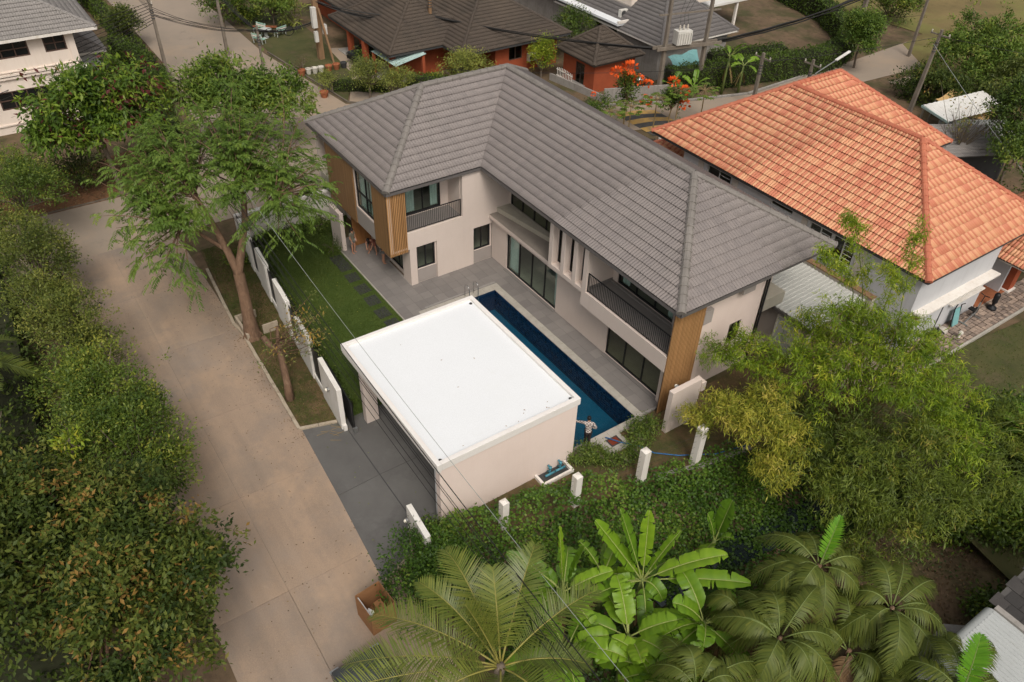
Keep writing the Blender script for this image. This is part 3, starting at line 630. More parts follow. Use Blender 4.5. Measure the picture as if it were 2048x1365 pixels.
part(MB().prism([(XL+.05, YS+.05), (XE-.08, YS+.05), (XE-.08, YE+.05), (XRt-.1, YE+.05), (XRt-.1, YB-.1), (XL+.05, YB-.1)], 5.98, 6.0), 'soffit', 'soffit', H)
# floors and hidden walls
part(MB().prism([(-9, -4.3), (.1, -4.3), (.1, .9), (14.7, .9), (14.7, 8.8), (-9, 8.8)], -.2, .015), 'floor', 'floor_in', H)
part(MB().prism([(-8.9, -5.6), (.1, -5.6), (.1, 1.0), (6.2, 1.9), (9.3, 1.9), (9.3, .35), (15.1, .35), (15.1, 2), (14.7, 2), (14.7, 8.7), (-8.9, 8.7)], 2.62, 3.3), 'floor', 'floor_in', H)
wm = MB()
wm.box(-9.1, -8.9, -5.6, 8.9, 2.45, 5.98).box(-9.1, -8.9, -4.4, 8.9, -.2, 2.45).box(-9.1, 13.6, 8.8, 9.0, -.2, 5.98)          # far walls
wm.box(13.5, 13.7, 6.7, 8.8, -.2, 5.98).box(13.5, 14.9, 6.55, 6.7, -.2, 5.98)
# ground floor, court side of the short wing
wall_grid(wm, 'x', 0, .2, -4.2, .75, -.2, 2.42, [(-4.15, -3.0, .86, 2.38), (-.48, .66, .82, 2.38)])
part(MB().box(.2, .32, -2.94, -.54, -.2, 2.41), 'wall_panel', 'facade', H)
part(MB().box(.2, .215, -4.19, -2.95, .0, .84), 'wall_panel', 'facade_grey', H); part(MB().box(.2, .215, -.53, .75, .0, .80), 'wall_panel', 'facade_grey', H)
part(MB().box(-.64, .31, -4.62, -4.2, -.2, 2.41), 'column', 'facade', H, bevel=.012)
wall_grid(wm, 'y', -4.40, -4.2, -9.0, -.64, -.2, 2.45, [(-2.68, -.72, .08, 2.2)])
# upper court face of the short wing: balcony beam, flush wall, recess
wm.box(.08, .32, -4.72, -1.25, 2.40, 3.40)
wm.box(.08, .32, -1.25, 1.9, 2.40, 5.97)
wm.box(-1.2, .08, -1.27, -1.1, 3.40, 5.97); wm.box(-1.2, .06, -4.85, -4.72, 3.42, 5.97)
wall_grid(wm, 'x', -1.4, -1.2, -5.6, -1.1, 3.42, 5.97, [(-3.95, -1.75, 3.52, 5.80)])
part(MB().box(-1.2, .08, -4.72, -1.27, 3.30, 3.44), 'balcony_floor', 'terrace_tile', H)
# upper street end of the short wing (y=-5.82)
wall_grid(wm, 'y', -5.72, -5.5, -7.2, .30, 2.42, 5.97, [(-3.62, -1.44, 3.50, 5.90)])
wm.box(-7.2, .30, -5.5, -4.4, 2.42, 2.52).box(-7.2, -7.0, -5.5, -4.0, 2.5, 5.97).box(-8.9, -7.0, -4.2, -4.0, 2.5, 5.97)
wm.box(.04, .24, -5.5, -4.72, 2.42, 5.97)
# long wing, ground floor
wall_grid(wm, 'y', .78, 1.0, .2, 15.28, -.2, 2.95, [(1.72, 6.48, .03, 2.42), (10.68, 14.66, .03, 2.36)])
# clerestory above the canopy, fin bay wall
wall_grid(wm, 'y', 1.9, 2.1, .2, 9.4, 2.95, 5.97, [(.38, 5.95, 3.22, 5.5)])
wall_grid(wm, 'y', .44, .62, 6.6, 9.3, 3.40, 5.97, [(6.76, 7.08, 3.5, 5.75), (7.76, 8.05, 3.5, 5.75), (8.70, 8.95, 3.5, 5.75)])
# right balcony frame
wm.box(9.2, 15.30, .12, .34, 2.48, 3.36).box(9.2, 9.5, .12, 1.2, 3.36, 5.97).box(9.3, 9.5, 1.2, 1.9, 3.36, 5.97).box(9.2, 15.3, .34, .78, 2.48, 2.62)
wall_grid(wm, 'y', 1.85, 2.05, 9.4, 15.1, 3.38, 5.97, [(9.85, 13.75, 3.5, 5.75)])
part(MB().box(9.5, 15.1, .34, 1.85, 3.28, 3.40), 'balcony_floor', 'terrace_tile', H)
part(MB().box(13.8, 15.08, 1.80, 1.85, 3.40, 5.97), 'wall_panel', 'facade_grey', H)
part(MB().box(9.5, 9.52, .36, 1.84, 3.40, 3.62).box(9.52, 15.0, 1.72, 1.85, 3.40, 3.50), 'skirting', 'terrace_tile', H)
wm.box(15.1, 15.28, .34, 2.0, -.2, 5.97); wm.box(14.68, 15.28, .64, .78, -.2, 2.48)
part(wm, 'wall', 'facade', H)
em = MB(); wall_grid(em, 'x', 14.7, 14.9, 2.0, 6.7, -.3, 5.97, [(4.62, 5.42, 1.8, 3.05)]); part(em, 'wall', 'cream_wall', H)
part(MB().box(14.9, 15.02, 2.0, 2.75, -.2, 5.97), 'pilaster', 'cream_wall', H)
part(MB().box(14.9, 15.25, 4.55, 5.35, 5.0, 5.97), 'eave_box', 'facade_grey', H); part(MB().box(15.0, 15.25, 2.2, 2.72, 4.25, 5.0), 'eave_box', 'facade_grey', H)
part(MB().tube([(15.02, 6.62, 6.0), (15.02, 6.62, -.1)], .05, 8), 'downpipe', 'black_metal', H)
window(H, 'x', 14.8, 4.62, 5.42, 1.8, 3.05, (.5,), fw=.06, glass='glass_dark')
# canopy, sill and fins
part(MB().box(.32, 6.42, .52, 1.9, 2.80, 3.02), 'canopy', 'concrete_slab', H, bevel=.012)
part(MB().box(.33, 6.42, .515, .535, 2.79, 3.0), 'canopy_edge', 'facade', H)
part(MB().box(6.42, 9.2, .13, .78, 3.16, 3.40), 'sill_slab', 'facade', H, bevel=.01)
for x in (6.42, 7.42, 8.37): part(MB().box(x, x+.28, .13, 1.9 if x < 7 else .44, 3.40, 5.97), 'fin', 'facade', H, bevel=.01)
# windows and doors
window(H, 'x', .10, -4.15, -3.0, .86, 2.38, (.5,)); window(H, 'x', .10, -.48, .66, .82, 2.38, (.5,))
window(H, 'x', -1.3, -3.95, -1.75, 3.52, 5.80, (.5,), curtains=((.03, .30), (.76, .97)), inside=-1)
window(H, 'y', -4.3, -2.68, -.72, .08, 2.2, (.5,), inside=1)
window(H, 'y', -5.62, -3.62, -1.44, 3.50, 5.90, (.55,), (.42,), fw=.09, curtains=((.05, .5), (.6, .95)), inside=1)
window(H, 'y', .90, 1.72, 6.48, .03, 2.42, (.25, .5, .75), fw=.07, curtains=((.01, .19), (.90, .99)), inside=1)
window(H, 'y', .90, 10.68, 14.66, .03, 2.36, (.333, .667), fw=.07, inside=1, glass='glass_dark')
window(H, 'y', 2.0, .38, 5.95, 3.22, 5.5, (.2, .4, .6, .8), fw=.08, inside=1, glass='glass_dark')
window(H, 'y', 1.95, 9.85, 13.75, 3.5, 5.75, (.333, .667), fw=.08, curtains=((.03, .16), (.86, .97)), inside=1)
for (a, b) in ((6.76, 7.08), (7.76, 8.05), (8.70, 8.95)): window(H, 'y', .53, a, b, 3.5, 5.75, (), fw=.05, glass='glass_dark')
# vertical cladding boards and slat screens, each board its own piece
def boards(parent_name, m, axis, p0, p1, a0, a1, z0, z1, wd, gap, back=None):
    bk = MB(); mb_box(bk, axis, back[0], back[1], a0, a1, z0, z1); ro = part(bk, parent_name, 'gap_dark' if gap > .02 else 'wood_plank', H)
    k = int(round((a1-a0)/(wd+gap)))
    for i in range(k):
        a = a0+(a1-a0)*i/k; b_ = MB(); mb_box(b_, axis, p0, p1, a+gap/2, a+(a1-a0)/k-gap/2, z0-.03, z1, tint=rnd.random()); part(b_, 'board' if gap < .02 else 'slat', m, ro)
    return ro
boards('cladding', 'wood_plank', 'y', -5.80, -5.745, -7.22, -3.70, 2.40, 5.97, .10, .008, (-5.745, -5.722)); boards('cladding', 'wood_plank', 'y', -5.80, -5.745, -1.38, .24, 2.30, 5.97, .10, .008, (-5.745, -5.722))
boards('slat_screen', 'wood_slat', 'x', .262, .345, -5.80, -4.70, 2.30, 5.97, .055, .045, (.24, .262)); boards('slat_screen', 'wood_slat', 'x', 15.305, 15.38, .14, 2.02, -.1, 5.97, .05, .04, (15.28, 15.305))
part(MB().box(-3.66, -1.42, -5.76, -5.73, 2.42, 3.46), 'wall_panel', 'facade_grey', H)
# porch: pier and timber wall
part(MB().box(-6.34, -4.90, -6.36, -6.12, -.2, 2.48), 'pier', 'facade', H, bevel=.012)
boards('cladding', 'wood_door', 'x', -5.12, -5.08, -5.55, -4.42, 0, 2.42, .13, .006, (-5.16, -5.12))
part(MB().box(-7.3, -6.2, -4.52, -4.44, .02, 2.1), 'door', 'wood_door', H)
# balustrades: every baluster a piece
def railing(axis, p, a0, a1, z0, z1):
    f = MB()
    mb_box(f, axis, p-.02, p+.02, a0, a1, z1-.045, z1); mb_box(f, axis, p-.015, p+.015, a0, a1, z0+.05, z0+.085)
    mb_box(f, axis, p-.02, p+.02, a0, a0+.04, z0, z1-.045); mb_box(f, axis, p-.02, p+.02, a1-.04, a1, z0, z1-.045)
    for a in np.linspace(a0, a1, int((a1-a0)/1.5)+2)[1:-1]: mb_box(f, axis, p-.012, p+.012, a-.012, a+.012, z0, z0+.05)
    ro = part(f, 'balcony_railing', 'black_metal', H); k = int((a1-a0)/.115)
    for i in range(1, k): a = a0+(a1-a0)*i/k; b_ = MB(); mb_box(b_, axis, p-.009, p+.009, a-.009, a+.009, z0+.085, z1-.045); part(b_, 'baluster', 'black_metal', ro)
railing('x', .20, -4.70, -1.29, 3.41, 4.47); railing('y', .23, 9.52, 15.26, 3.37, 4.47)
# ------------------------------------------------------------ flat-roofed carport
CP = thing('carport', 'open carport with broad flat white roof beside the pool', 'carport', (11.2, -8.2, 0))
cx0, cx1, cy0, cy1, cz = 7.0, 15.46, -11.66, -4.84, 3.58
part(MB().box(cx0+.2, cx1-.2, cy0+.2, cy1-.2, 3.1, 3.44), 'roof_deck', 'roof_white', CP)
cm = MB().box(cx0, cx1, cy0, cy0+.2, 3.22, cz).box(cx0, cx1, cy1-.2, cy1, 3.22, cz).box(cx0, cx0+.2, cy0+.2, cy1-.2, 3.22, cz).box(cx1-.2, cx1, cy0+.2, cy1-.2, 3.22, cz)
part(cm, 'parapet', 'fascia_white', CP, bevel=.012)
part(MB().box(cx0+.03, cx1-.03, cy0+.03, cy0+.18, 3.10, 3.22).box(cx0+.03, cx0+.18, cy0+.2, cy1-.2, 3.10, 3.22), 'drip_band', 'fascia_white', CP)
part(MB().box(15.12, 15.42, cy0+.10, cy1-.10, -.2, 3.22), 'wall', 'cream_wall', CP)
part(MB().box(15.02, 15.12, cy0+.10, cy0+.45, -.2, 3.1), 'pier', 'neigh_wall', CP)
part(MB().box(7.3, 15.12, cy1-.24, cy1-.10, -.2, 3.1), 'wall', 'facade', CP)
part(MB().box(8.33, 8.68, -11.52, -10.92, -.2, 3.1), 'column', 'facade', CP, bevel=.01); part(MB().box(8.33, 8.68, -8.4, -7.9, -.2, 3.1), 'column', 'facade', CP, bevel=.01)
for (x, y) in ((15.15, -11.36), (15.14, -5.14), (7.4, -5.15)): part(MB().lathe((x, y, 3.435), [(.075, 0), (.075, .03), (.05, .035), (.02, .05)], 10), 'roof_drain', 'dark_grey', CP)
lt = np.random.default_rng(8)
for k in range(12):
    x, y = (15.1-lt.random()*.35, -5.3-lt.random()*5) if k < 7 else (7.3+lt.random()*7.7, -11.3+lt.random()*5.8)
    s_ = .025+.03*lt.random(); a = lt.random()*6; c_, n_ = math.cos(a)*s_, math.sin(a)*s_
    setp(part(MB().add([(x-c_, y-n_, 3.447), (x+n_*.5, y-c_*.5, 3.462), (x+c_, y+n_, 3.45), (x-n_*.5, y+c_*.5, 3.46)], [(0, 1, 2, 3)]), 'fallen_leaf', 'dry_leaf'), 'small dry leaf lying on the flat white carport roof', 'leaf', 'dry leaves on the white carport roof')
# driveway: four cast panels
dv = thing('driveway', 'x', 'x', (12, -12.4, -.05)); unlabel(dv); dv['kind'] = 'structure'
for (P) in ([(7.9, -12.42), (11.68, -12.42), (11.68, -5.05), (7.9, -5.05)], [(11.70, -12.42), (15.12, -12.42), (15.12, -5.05), (11.70, -5.05)], [(7.9, -12.45), (7.42, -14.16), (11.78, -14.40), (11.68, -12.45)], [(11.70, -12.45), (11.80, -14.40), (16.45, -14.72), (15.85, -12.9), (15.5, -12.45)]):
    part(MB().prism(P, -.2, -.025), 'drive_panel', 'drive', dv)
part(MB().box(8.9, 15.4, -12.455, -12.415, -.06, -.02), 'gate_rail', 'dark_grey', dv)
# ------------------------------------------------------------ boundary wall with slatted gaps
ANG = math.atan2(-1.11, 13.88)
def yw(x): return -11.84+(x-.0)*(-1.11/13.88)
BW = thing('boundary_wall', 'white panel wall with black slatted gaps between lawn and street verge', 'wall', (0, yw(0), 0))
part(MB().rbox((-.0, yw(-.0)), 17.2, .16, -.2, .28, ANG), 'plinth', 'old_white', BW)
edges = [(-7.7, -5.6), (-4.3, -2.4), (-1.05, 1.22), (2.5, 4.55), (5.95, 8.42)]
for i, (a, b) in enumerate(edges):
    xm_ = (a+b)/2; part(MB().rbox((xm_, yw(xm_)-.02), b-a, .22, -.15, 2.36, ANG), 'wall_panel', 'old_white', BW, bevel=.012)
for a, b in [(-8.6, -7.7)]+[(edges[i][1], edges[i+1][0]) for i in range(4)]:
    k = 9
    for j in range(k):
        x = a+(b-a)*(j+.5)/k; part(MB().rbox((x, yw(x)), (b-a)/k*.86, .03, .28, 2.15, ANG), 'slat', 'black_metal', BW)
    for z in (.45, 2.0): part(MB().rbox(((a+b)/2, yw((a+b)/2)+.03), b-a, .03, z, z+.05, ANG), 'rail', 'black_metal', BW)
def wall_lamp(parent, p, d, r=.11):
    """bulkhead lamp: base plate, body and globe facing d"""
    p, d = Vector(p), Vector(d).normalized()
    part(MB().tube([p, p+d*.04], [r*.9, r*.9], 14), 'lamp_base', 'lamp_body', parent); b = part(MB().tube([p+d*.04, p+d*.08, p+d*.11], [r, r, r*.8], 14), 'wall_lamp', 'lamp_body', parent, smooth=False)
    part(MB().sphere(p+d*.11, r*.75, 12, 8), 'globe', 'lamp_globe', b, smooth=True)
wall_lamp(BW, (7.15, yw(7.15)-.13, 1.45), (math.sin(ANG), -math.cos(ANG), 0))
# return wall along the cross street
RW = thing('garden_wall', 'plain white garden wall with capping behind the lawn, beside the house', 'wall', (-8.85, -8, 0))
part(MB().box(-8.95, -8.75, -11.2, -4.42, -.2, 1.85), 'wall', 'white_paint', RW); part(MB().box(-9.02, -8.68, -11.2, -4.42, 1.85, 1.96), 'capping', 'white_paint', RW)
for y in (-9.2, -7.0): part(MB().box(-8.75, -8.62, y-.12, y+.12, -.2, 1.85), 'pilaster', 'white_paint', RW)
# sliding gate parked behind the wall
GA = thing('sliding_gate', 'black slatted sliding gate parked behind the end of the white wall', 'gate', (7, yw(7)+.35, 0))
f = MB(); gx0, gx1 = 5.6, 8.85
def gy_(x): return yw(x)+.33
for z in (.06, 1.66): f.beam((gx0, gy_(gx0), z), (gx1, gy_(gx1), z), .05, .08)
for x in (gx0, gx1, (gx0+gx1)/2): f.beam((x, gy_(x), .06), (x, gy_(x), 1.66), .05, .06)
part(f, 'frame', 'black_metal', GA)
for k in range(22): x = gx0+.1+k*.145; part(MB().beam((x, gy_(x), .1), (x, gy_(x), 1.64), .02, .085), 'slat', 'black_metal', GA)
part(MB().box(8.86, 8.98, -12.30, -12.12, -.03, .28), 'gate_motor', 'lamp_body', GA)
# gate pier wall right of the driveway
GP = thing('gate_pier', 'short freestanding white wall with round lamp right of the driveway', 'wall', (15.9, -12.9, 0))
part(MB().rbox((15.98, -12.86), 1.72, .22, -.2, 1.80, -.07), 'wall', 'old_white', GP, bevel=.012)
wall_lamp(GP, (15.3, -12.95, 1.15), (-.07, -1, 0)); part(MB().box(15.15, 15.28, -12.74, -12.66, 1.0, 1.35), 'control_box', 'dark_grey', GP)
# freestanding slab wall at the end of the terrace
SW = thing('screen_wall', 'tall beige freestanding slab wall with lamp at the terrace end', 'wall', (16.4, .4, 0))
part(MB().box(16.28, 16.54, -.42, 1.35, -.5, 2.42), 'wall', 'facade', SW, bevel=.012); part(MB().box(16.1, 16.6, 1.35, 1.6, 1.7, 2.2), 'side_ledge', 'facade', SW)
wall_lamp(SW, (16.27, .12, 2.3), (-1, 0, .2), .12); part(MB().box(16.54, 16.56, -.18, -.02, .25, .5).box(16.56, 16.575, -.16, -.04, .28, .38), 'socket_box', 'facade', SW)
# boundary posts with wires
PF = thing('wire_fence', 'row of square white posts strung with thin wires above ivy', 'fence', (17.6, -6, 0))
posts = [(16.80, -9.5, 1.50, .30), (17.50, -6.42, 1.78, .31), (18.05, -3.28, 1.90, .33), (18.6, -.62, 2.25, .33)]
for (x, y, h, s_) in posts:
    b = MB().rbox((x, y), s_, s_, -.9, h-.04, ANG*0); q = s_/2
    b.add([(x-q, y-q, h-.04), (x+q, y-q, h-.04), (x+q, y+q, h-.04), (x-q, y+q, h-.04), (x, y, h+.02)], [(0, 1, 4), (1, 2, 4), (2, 3, 4), (3, 0, 4)]); part(b, 'post', 'white_paint', PF)
for k in range(5):
    pts = [(16.05, -12.8, .45+k*.25)]+[(x, y, .35+k*.27*h/1.7) for (x, y, h, s_) in posts]+[(19.6, 3.2, .5+k*.3)]
    part(MB().tube(pts, .005, 4), 'wire', 'cable', PF)
# pump box with pipes
PB = thing('pump_pit', 'low white curb with blue pipes against the carport wall', 'pump pit', (15.75, -6.1, 0))
part(MB().box(15.43, 16.08, -6.99, -6.87, -.15, .10).box(15.43, 16.08, -5.46, -5.34, -.15, .10).box(15.97, 16.08, -6.87, -5.46, -.15, .10), 'curb', 'white_paint', PB)
part(MB().box(15.43, 15.97, -6.87, -5.46, -.15, -.04), 'pit_floor', 'dark_grey', PB)
for y in (-6.3, -5.75): part(MB().tube([(15.46, y, -.02), (15.62, y, .10), (15.62, y, .30), (15.5, y, .36), (15.47, y, .36)], .05, 8).tube([(15.7, y-.3, .06), (15.7, y+.2, .06)], .055, 8).lathe((15.62, y, .3), [(.08, 0), (.08, .09)], 8), 'pipe', 'pipe_blue', PB, smooth=True)
part(MB().tube([(15.75, -5.55, -.02), (15.75, -5.55, .75)], .012, 5), 'pipe', 'lamp_body', PB)
# stepping stones: each a pad made of laid slate pieces
for i, (x, y) in enumerate([(-4.35, -7.0), (-3.45, -6.98), (-2.24, -7.05), (-.93, -7.07), (.33, -7.09), (1.61, -7.13), (2.75, -7.1)]):
    t_ = thing('stepping_stone', ['dark slate stepping pad nearest the round bush by the porch', 'second dark slate stepping pad from the bush, touching the first', 'third dark slate stepping pad from the porch bush', 'fourth dark slate stepping pad, middle of the row', 'fifth dark slate stepping pad from the porch bush', 'sixth dark slate stepping pad, last one fully visible', 'slate stepping pad half hidden by the carport roof edge'][i], 'stepping stone', (x, y, -.06), rnd.uniform(-.06, .06), 'slate stepping pads along the lawn edge')
    part(MB().box(-.43, .43, -.36, .36, -.03, .012), 'bed', 'slate', t_, local=True)
    for a in range(6):
        for b_ in range(5):
            cx_, cy_ = -.36+a*.144+rnd.uniform(-.015, .015), -.29+b_*.145+rnd.uniform(-.015, .015); P = []
            for q in range(6): th = q*math.pi/3+rnd.uniform(-.3, .3); P.append((cx_+math.cos(th)*rnd.uniform(.05, .075), cy_+math.sin(th)*rnd.uniform(.045, .07)))
            part(MB().prism(P, .008, .022+rnd.random()*.025), 'slate_piece', 'slate', t_, local=True)
# open-topped meter box beside the big tree
MBX = thing('meter_box', 'low pale concrete valve box half hidden behind the big tree trunk', 'valve box', (-.7, -13.0, 0))
part(MB().box(-1.7, .2, -14.0, -13.88, -.15, .42).box(-1.7, -1.58, -13.88, -12.9, -.15, .42), 'side', 'kerb', MBX); part(MB().box(-.1, .0, -13.1, -12.3, -.15, .5), 'side', 'kerb', MBX)
# ------------------------------------------------------------ orange-roofed neighbour
N = thing('orange_roof_house', 'grey walled neighbour house under a mottled orange and yellow tiled roof', 'house', (9, 19, 0))
x0, x1, y0, y1, x2, y2, ze, zr = -.35, 19.12, 13.15, 24.15, 10.65, 28.4, 4.8, 8.55; hw = 5.5
A, B, B2 = (x1-hw, y0+hw, zr), (x0+hw, y0+hw, zr), (x0+hw, y2-hw, zr)
of = [[(x0, y0, ze), (x1, y0, ze), A, B], [(x1, y0, ze), (x1, y1, ze), A], [(x1, y1, ze), (x2, y1, ze), B, A], [(x2, y1, ze), (x2, y2, ze), B2, B], [(x2, y2, ze), (x0, y2, ze), B2], [(x0, y2, ze), (x0, y0, ze), B, B2]]
oc = [((x0, y0, ze), B), ((x1, y0, ze), A), ((x1, y1, ze), A), (A, B), (B, B2), ((x2, y2, ze), B2)]
def otint(t, k, S):
    h_ = k*2//S; a = (.22, .86)[h_] if t < .74 else ((.80, .45)[h_] if t < .88 else (.34, .30)[h_])
    return min(1, max(0, a+(t*7.3 % 1-.5)*.22+(.06 if k % 2 else 0)))
tiled_roof(N, of, .455, .34, 'orange_tile', 'orange_ridge', oc, rolls=2, amp=.05, lift=.075, cap_r=.17, cap_l=.42, tintfn=otint)
nw = MB()
wall_grid(nw, 'y', 13.5, 13.72, 2.3, 18.72, -.2, 4.7, [(4.3, 6.2, 3.05, 4.42), (11.95, 13.42, 3.0, 4.4), (13.5, 14.9, 3.0, 4.4), (9.2, 10.75, 4.12, 4.40)])
wall_grid(nw, 'x', 18.52, 18.72, 13.72, 20.9, -.2, 4.7, [(17.7, 20.55, 1.5, 2.0)])
nw.box(2.3, 2.5, 13.72, 27.8, -.2, 4.7).box(10, 18.72, 23.4, 23.6, -.2, 4.7).box(10, 10.2, 23.6, 27.8, -.2, 4.7).box(2.5, 10, 27.6, 27.8, -.2, 4.7).box(17.2, 17.4, 20.9, 23.4, -.2, 4.7)
part(nw, 'wall', 'neigh_wall', N)
part(MB().box(x0+.1, x1-.1, y0+.1, y1-.1, 4.68, 4.72).box(x0+.1, x2-.1, y1-.1, y2-.1, 4.68, 4.72), 'soffit', 'neigh_cream', N)
for q in ((x0, x1, y0-.03, y0+.03), (x1-.03, x1+.03, y0+.03, y1), (x0-.03, x0+.03, y0+.03, y2), (x2-.03, x2+.03, y1, y2)): part(MB().box(*q, 4.66, 4.78), 'fascia', 'dark_grey', N)
for (a, b, c, d, cc) in ((4.3, 6.2, 3.05, 4.42, (.5,)), (11.95, 13.42, 3.0, 4.4, (.5,)), (13.5, 14.9, 3.0, 4.4, (.5,))):
    wnd = window(N, 'y', 13.60, a, b, c, d, cc, fw=.06, glass='glass_dark', frame='window_frame_white', inside=1)
    for k in range(5): part(MB().box((a+b)/2+.06, b-.08, 13.48, 13.495, c+.18+k*.24, c+.21+k*.24), 'grille_bar', 'window_frame_white', wnd)
window(N, 'y', 13.60, 9.2, 10.75, 4.12, 4.40, (), fw=.05, glass='glass_dark', frame='window_frame_white')
for (a, b) in ((6.35, 6.75), (11.45, 11.8), (15.1, 15.6), (3.6, 4.0)): part(MB().box(a, b, 13.44, 13.5, 2.4, 4.6), 'pilaster', 'neigh_cream', N)
part(MB().box(18.72, 19.25, 13.8, 20.95, 2.42, 2.52), 'ledge', 'white_paint', N); part(MB().box(18.72, 18.82, 13.9, 20.9, 2.22, 2.42), 'ledge_band', 'neigh_cream', N)
part(MB().box(18.72, 19.0, 13.9, 20.9, 2.10, 2.2), 'awning_rail', 'pole_brown', N)
window(N, 'x', 18.62, 17.7, 20.55, 1.5, 2.0, (.25, .5, .75), fw=.05, glass='glass_dark', frame='window_frame_white')
part(MB().box(18.72, 18.76, 15.4, 17.3, -.05, 2.05), 'shutter_door', 'neigh_wall', N); part(MB().box(18.76, 18.78, 16.9, 17.0, 0, 2.05), 'door_rail', 'dark_grey', N)
part(MB().box(18.72, 18.95, 17.6, 20.7, 1.42, 1.5), 'sill', 'white_paint', N)
# low porch roof right
pf, pk = hip_roof(15.5, 20.6, 21.2, 31, 3.15, 4.6)
tiled_roof(N, pf, .47, .36, 'orange_tile', 'orange_ridge', pk, nobj=0, amp=.05, lift=.05, cap_l=.45, tintfn=otint, name='porch_roof')
part(MB().box(18.4, 20.5, 21.3, 21.4, 2.98, 3.12).box(20.4, 20.5, 21.4, 30, 2.98, 3.12), 'beam', 'neigh_cream', N)
part(MB().box(18.0, 19.0, 23.9, 24.5, 0, 3.0), 'column', 'brick', N); part(MB().box(17.9, 19.1, 23.8, 24.6, -.1, .12), 'plinth', 'white_paint', N); part(MB().box(17.4, 18.9, 21.0, 23.9, -.1, .04), 'porch_floor', 'terracotta', N)
# lean-to at left front corner with orange roof
lf, lk = hip_roof(-1.9, 2.25, 14.7, 19.5, 2.9, 4.0)
tiled_roof(N, lf, .47, .36, 'orange_tile', 'orange_ridge', lk, nobj=0, amp=.05, lift=.05, tintfn=otint, name='porch_roof')
# paving strip: individual stones as stuff
pv = MB()
for i in range(62):
    for j in range(6):
        x, y = 18.78+j*.26+rnd.uniform(-.02, .02), 13.0+i*.27+rnd.uniform(-.02, .02)
        pv.prism([(x, y), (x+.235, y+.01), (x+.23, y+.245), (x+.01, y+.24)], -.05, .0+rnd.random()*.014, tint=rnd.random())
pvt = thing('side_paving', 'x', 'x', (19.5, 20, -.05)); unlabel(pvt); pvt['kind'] = 'structure'
mat('paver2', (.33, .26, .21), (.22, .17, .14), 3, .85, .3, 30, tint=[(0, (.6, .6, .62)), (1, (1.35, 1.3, 1.25))]); part(pv, 'paving_stones', 'paver2', pvt)['kind'] = 'stuff'
part(MB().beam((20.42, 13.0, .0), (20.42, 29.5, .0), .12, .16), 'edging', 'coping', pvt)
# kit by the wall: exercise bike, bench frame, teal board, bag
eb = thing('exercise_bike', 'black exercise bike with grey slanted beam against the neighbour wall', 'exercise bike', (19.3, 19.6, 0))
part(MB().tube([(19.35, 18.9, .06), (19.3, 19.9, .35), (19.25, 20.2, .9)], .045, 6).tube([(19.1, 18.9, .05), (19.6, 18.9, .05)], .04, 6).tube([(19.1, 20.1, .05), (19.6, 20.1, .05)], .04, 6).tube([(19.3, 19.9, .35), (19.3, 20.1, .05)], .04, 6), 'frame', 'lamp_body', eb)
part(MB().lathe((19.26, 20.0, .42), [(.05, -.05), (.24, -.04), (.24, .04), (.05, .05)], 14, 'x'), 'flywheel', 'black_metal', eb); part(MB().box(19.1, 19.4, 19.3, 19.6, .72, .8), 'saddle', 'black_metal', eb)
part(MB().tube([(19.25, 20.2, .9), (19.25, 20.3, 1.3), (19.0, 20.3, 1.35)], .025, 6).tube([(19.25, 20.3, 1.3), (19.5, 20.3, 1.35)], .025, 6), 'handlebar', 'black_metal', eb)
tb = thing('folded_treadmill', 'teal board of a folded treadmill leaning on the neighbour wall', 'treadmill', (19.0, 18.4, 0))
part(MB().obox((19.05, 18.35, .55), (.05, 0, .02), (0, .55, 0), (-.25, 0, 1.0)), 'deck', 'teal_plastic', tb); part(MB().tube([(19.1, 18.05, 0), (18.95, 18.05, 1.2), (18.9, 18.3, 1.3)], .03, 6).tube([(19.1, 18.65, 0), (18.95, 18.65, 1.2), (19.1, 18.65, 1.35)], .03, 6), 'frame', 'black_metal', tb)
bg_ = thing('punch_bag', 'black upright boxing bag standing by the brick porch', 'boxing bag', (19.4, 21.6, 0))
part(MB().lathe((19.4, 21.6, 0), [(.26, 0), (.26, .12), (.08, .2), (.08, .35), (.14, .45), (.16, .95), (.1, 1.05)], 12), 'bag', 'black_metal', bg_, smooth=True)
ju = thing('tool_heap', 'heap of dark tools and a pale sack beside the grey shutter', 'clutter', (19.2, 17.2, 0))
part(MB().sphere((19.15, 17.1, .2), .3, 10, 6, (1, 1.2, .7)), 'sack', 'ceramic', ju, smooth=True); part(MB().tube([(19.0, 16.6, 0), (19.1, 16.7, .5), (19.4, 16.9, .25)], .04, 5).tube([(19.3, 16.5, .0), (19.0, 16.9, .4)], .05, 5).lathe((19.2, 16.5, .25), [(.2, -.04), (.2, .04)], 12, 'y'), 'tools', 'black_metal', ju)
sp_ = thing('garden_lamp_post', 'small white globe lamp at the end of the paved strip', 'garden lamp', (19.9, 17.6, 0))
part(MB().tube([(19.9, 17.6, 0), (19.9, 17.6, .25)], .05, 8), 'post', 'white_paint', sp_); part(MB().sphere((19.9, 17.6, .33), .13, 12, 8), 'globe', 'pot_white', sp_, smooth=True)
# low brown retaining strip
sheet('path', [(16.9, 9.8), (19.9, 8.6), (20.2, 16.8), (18.7, 16.8), (18.7, 13.0)], -.02, 'paver')
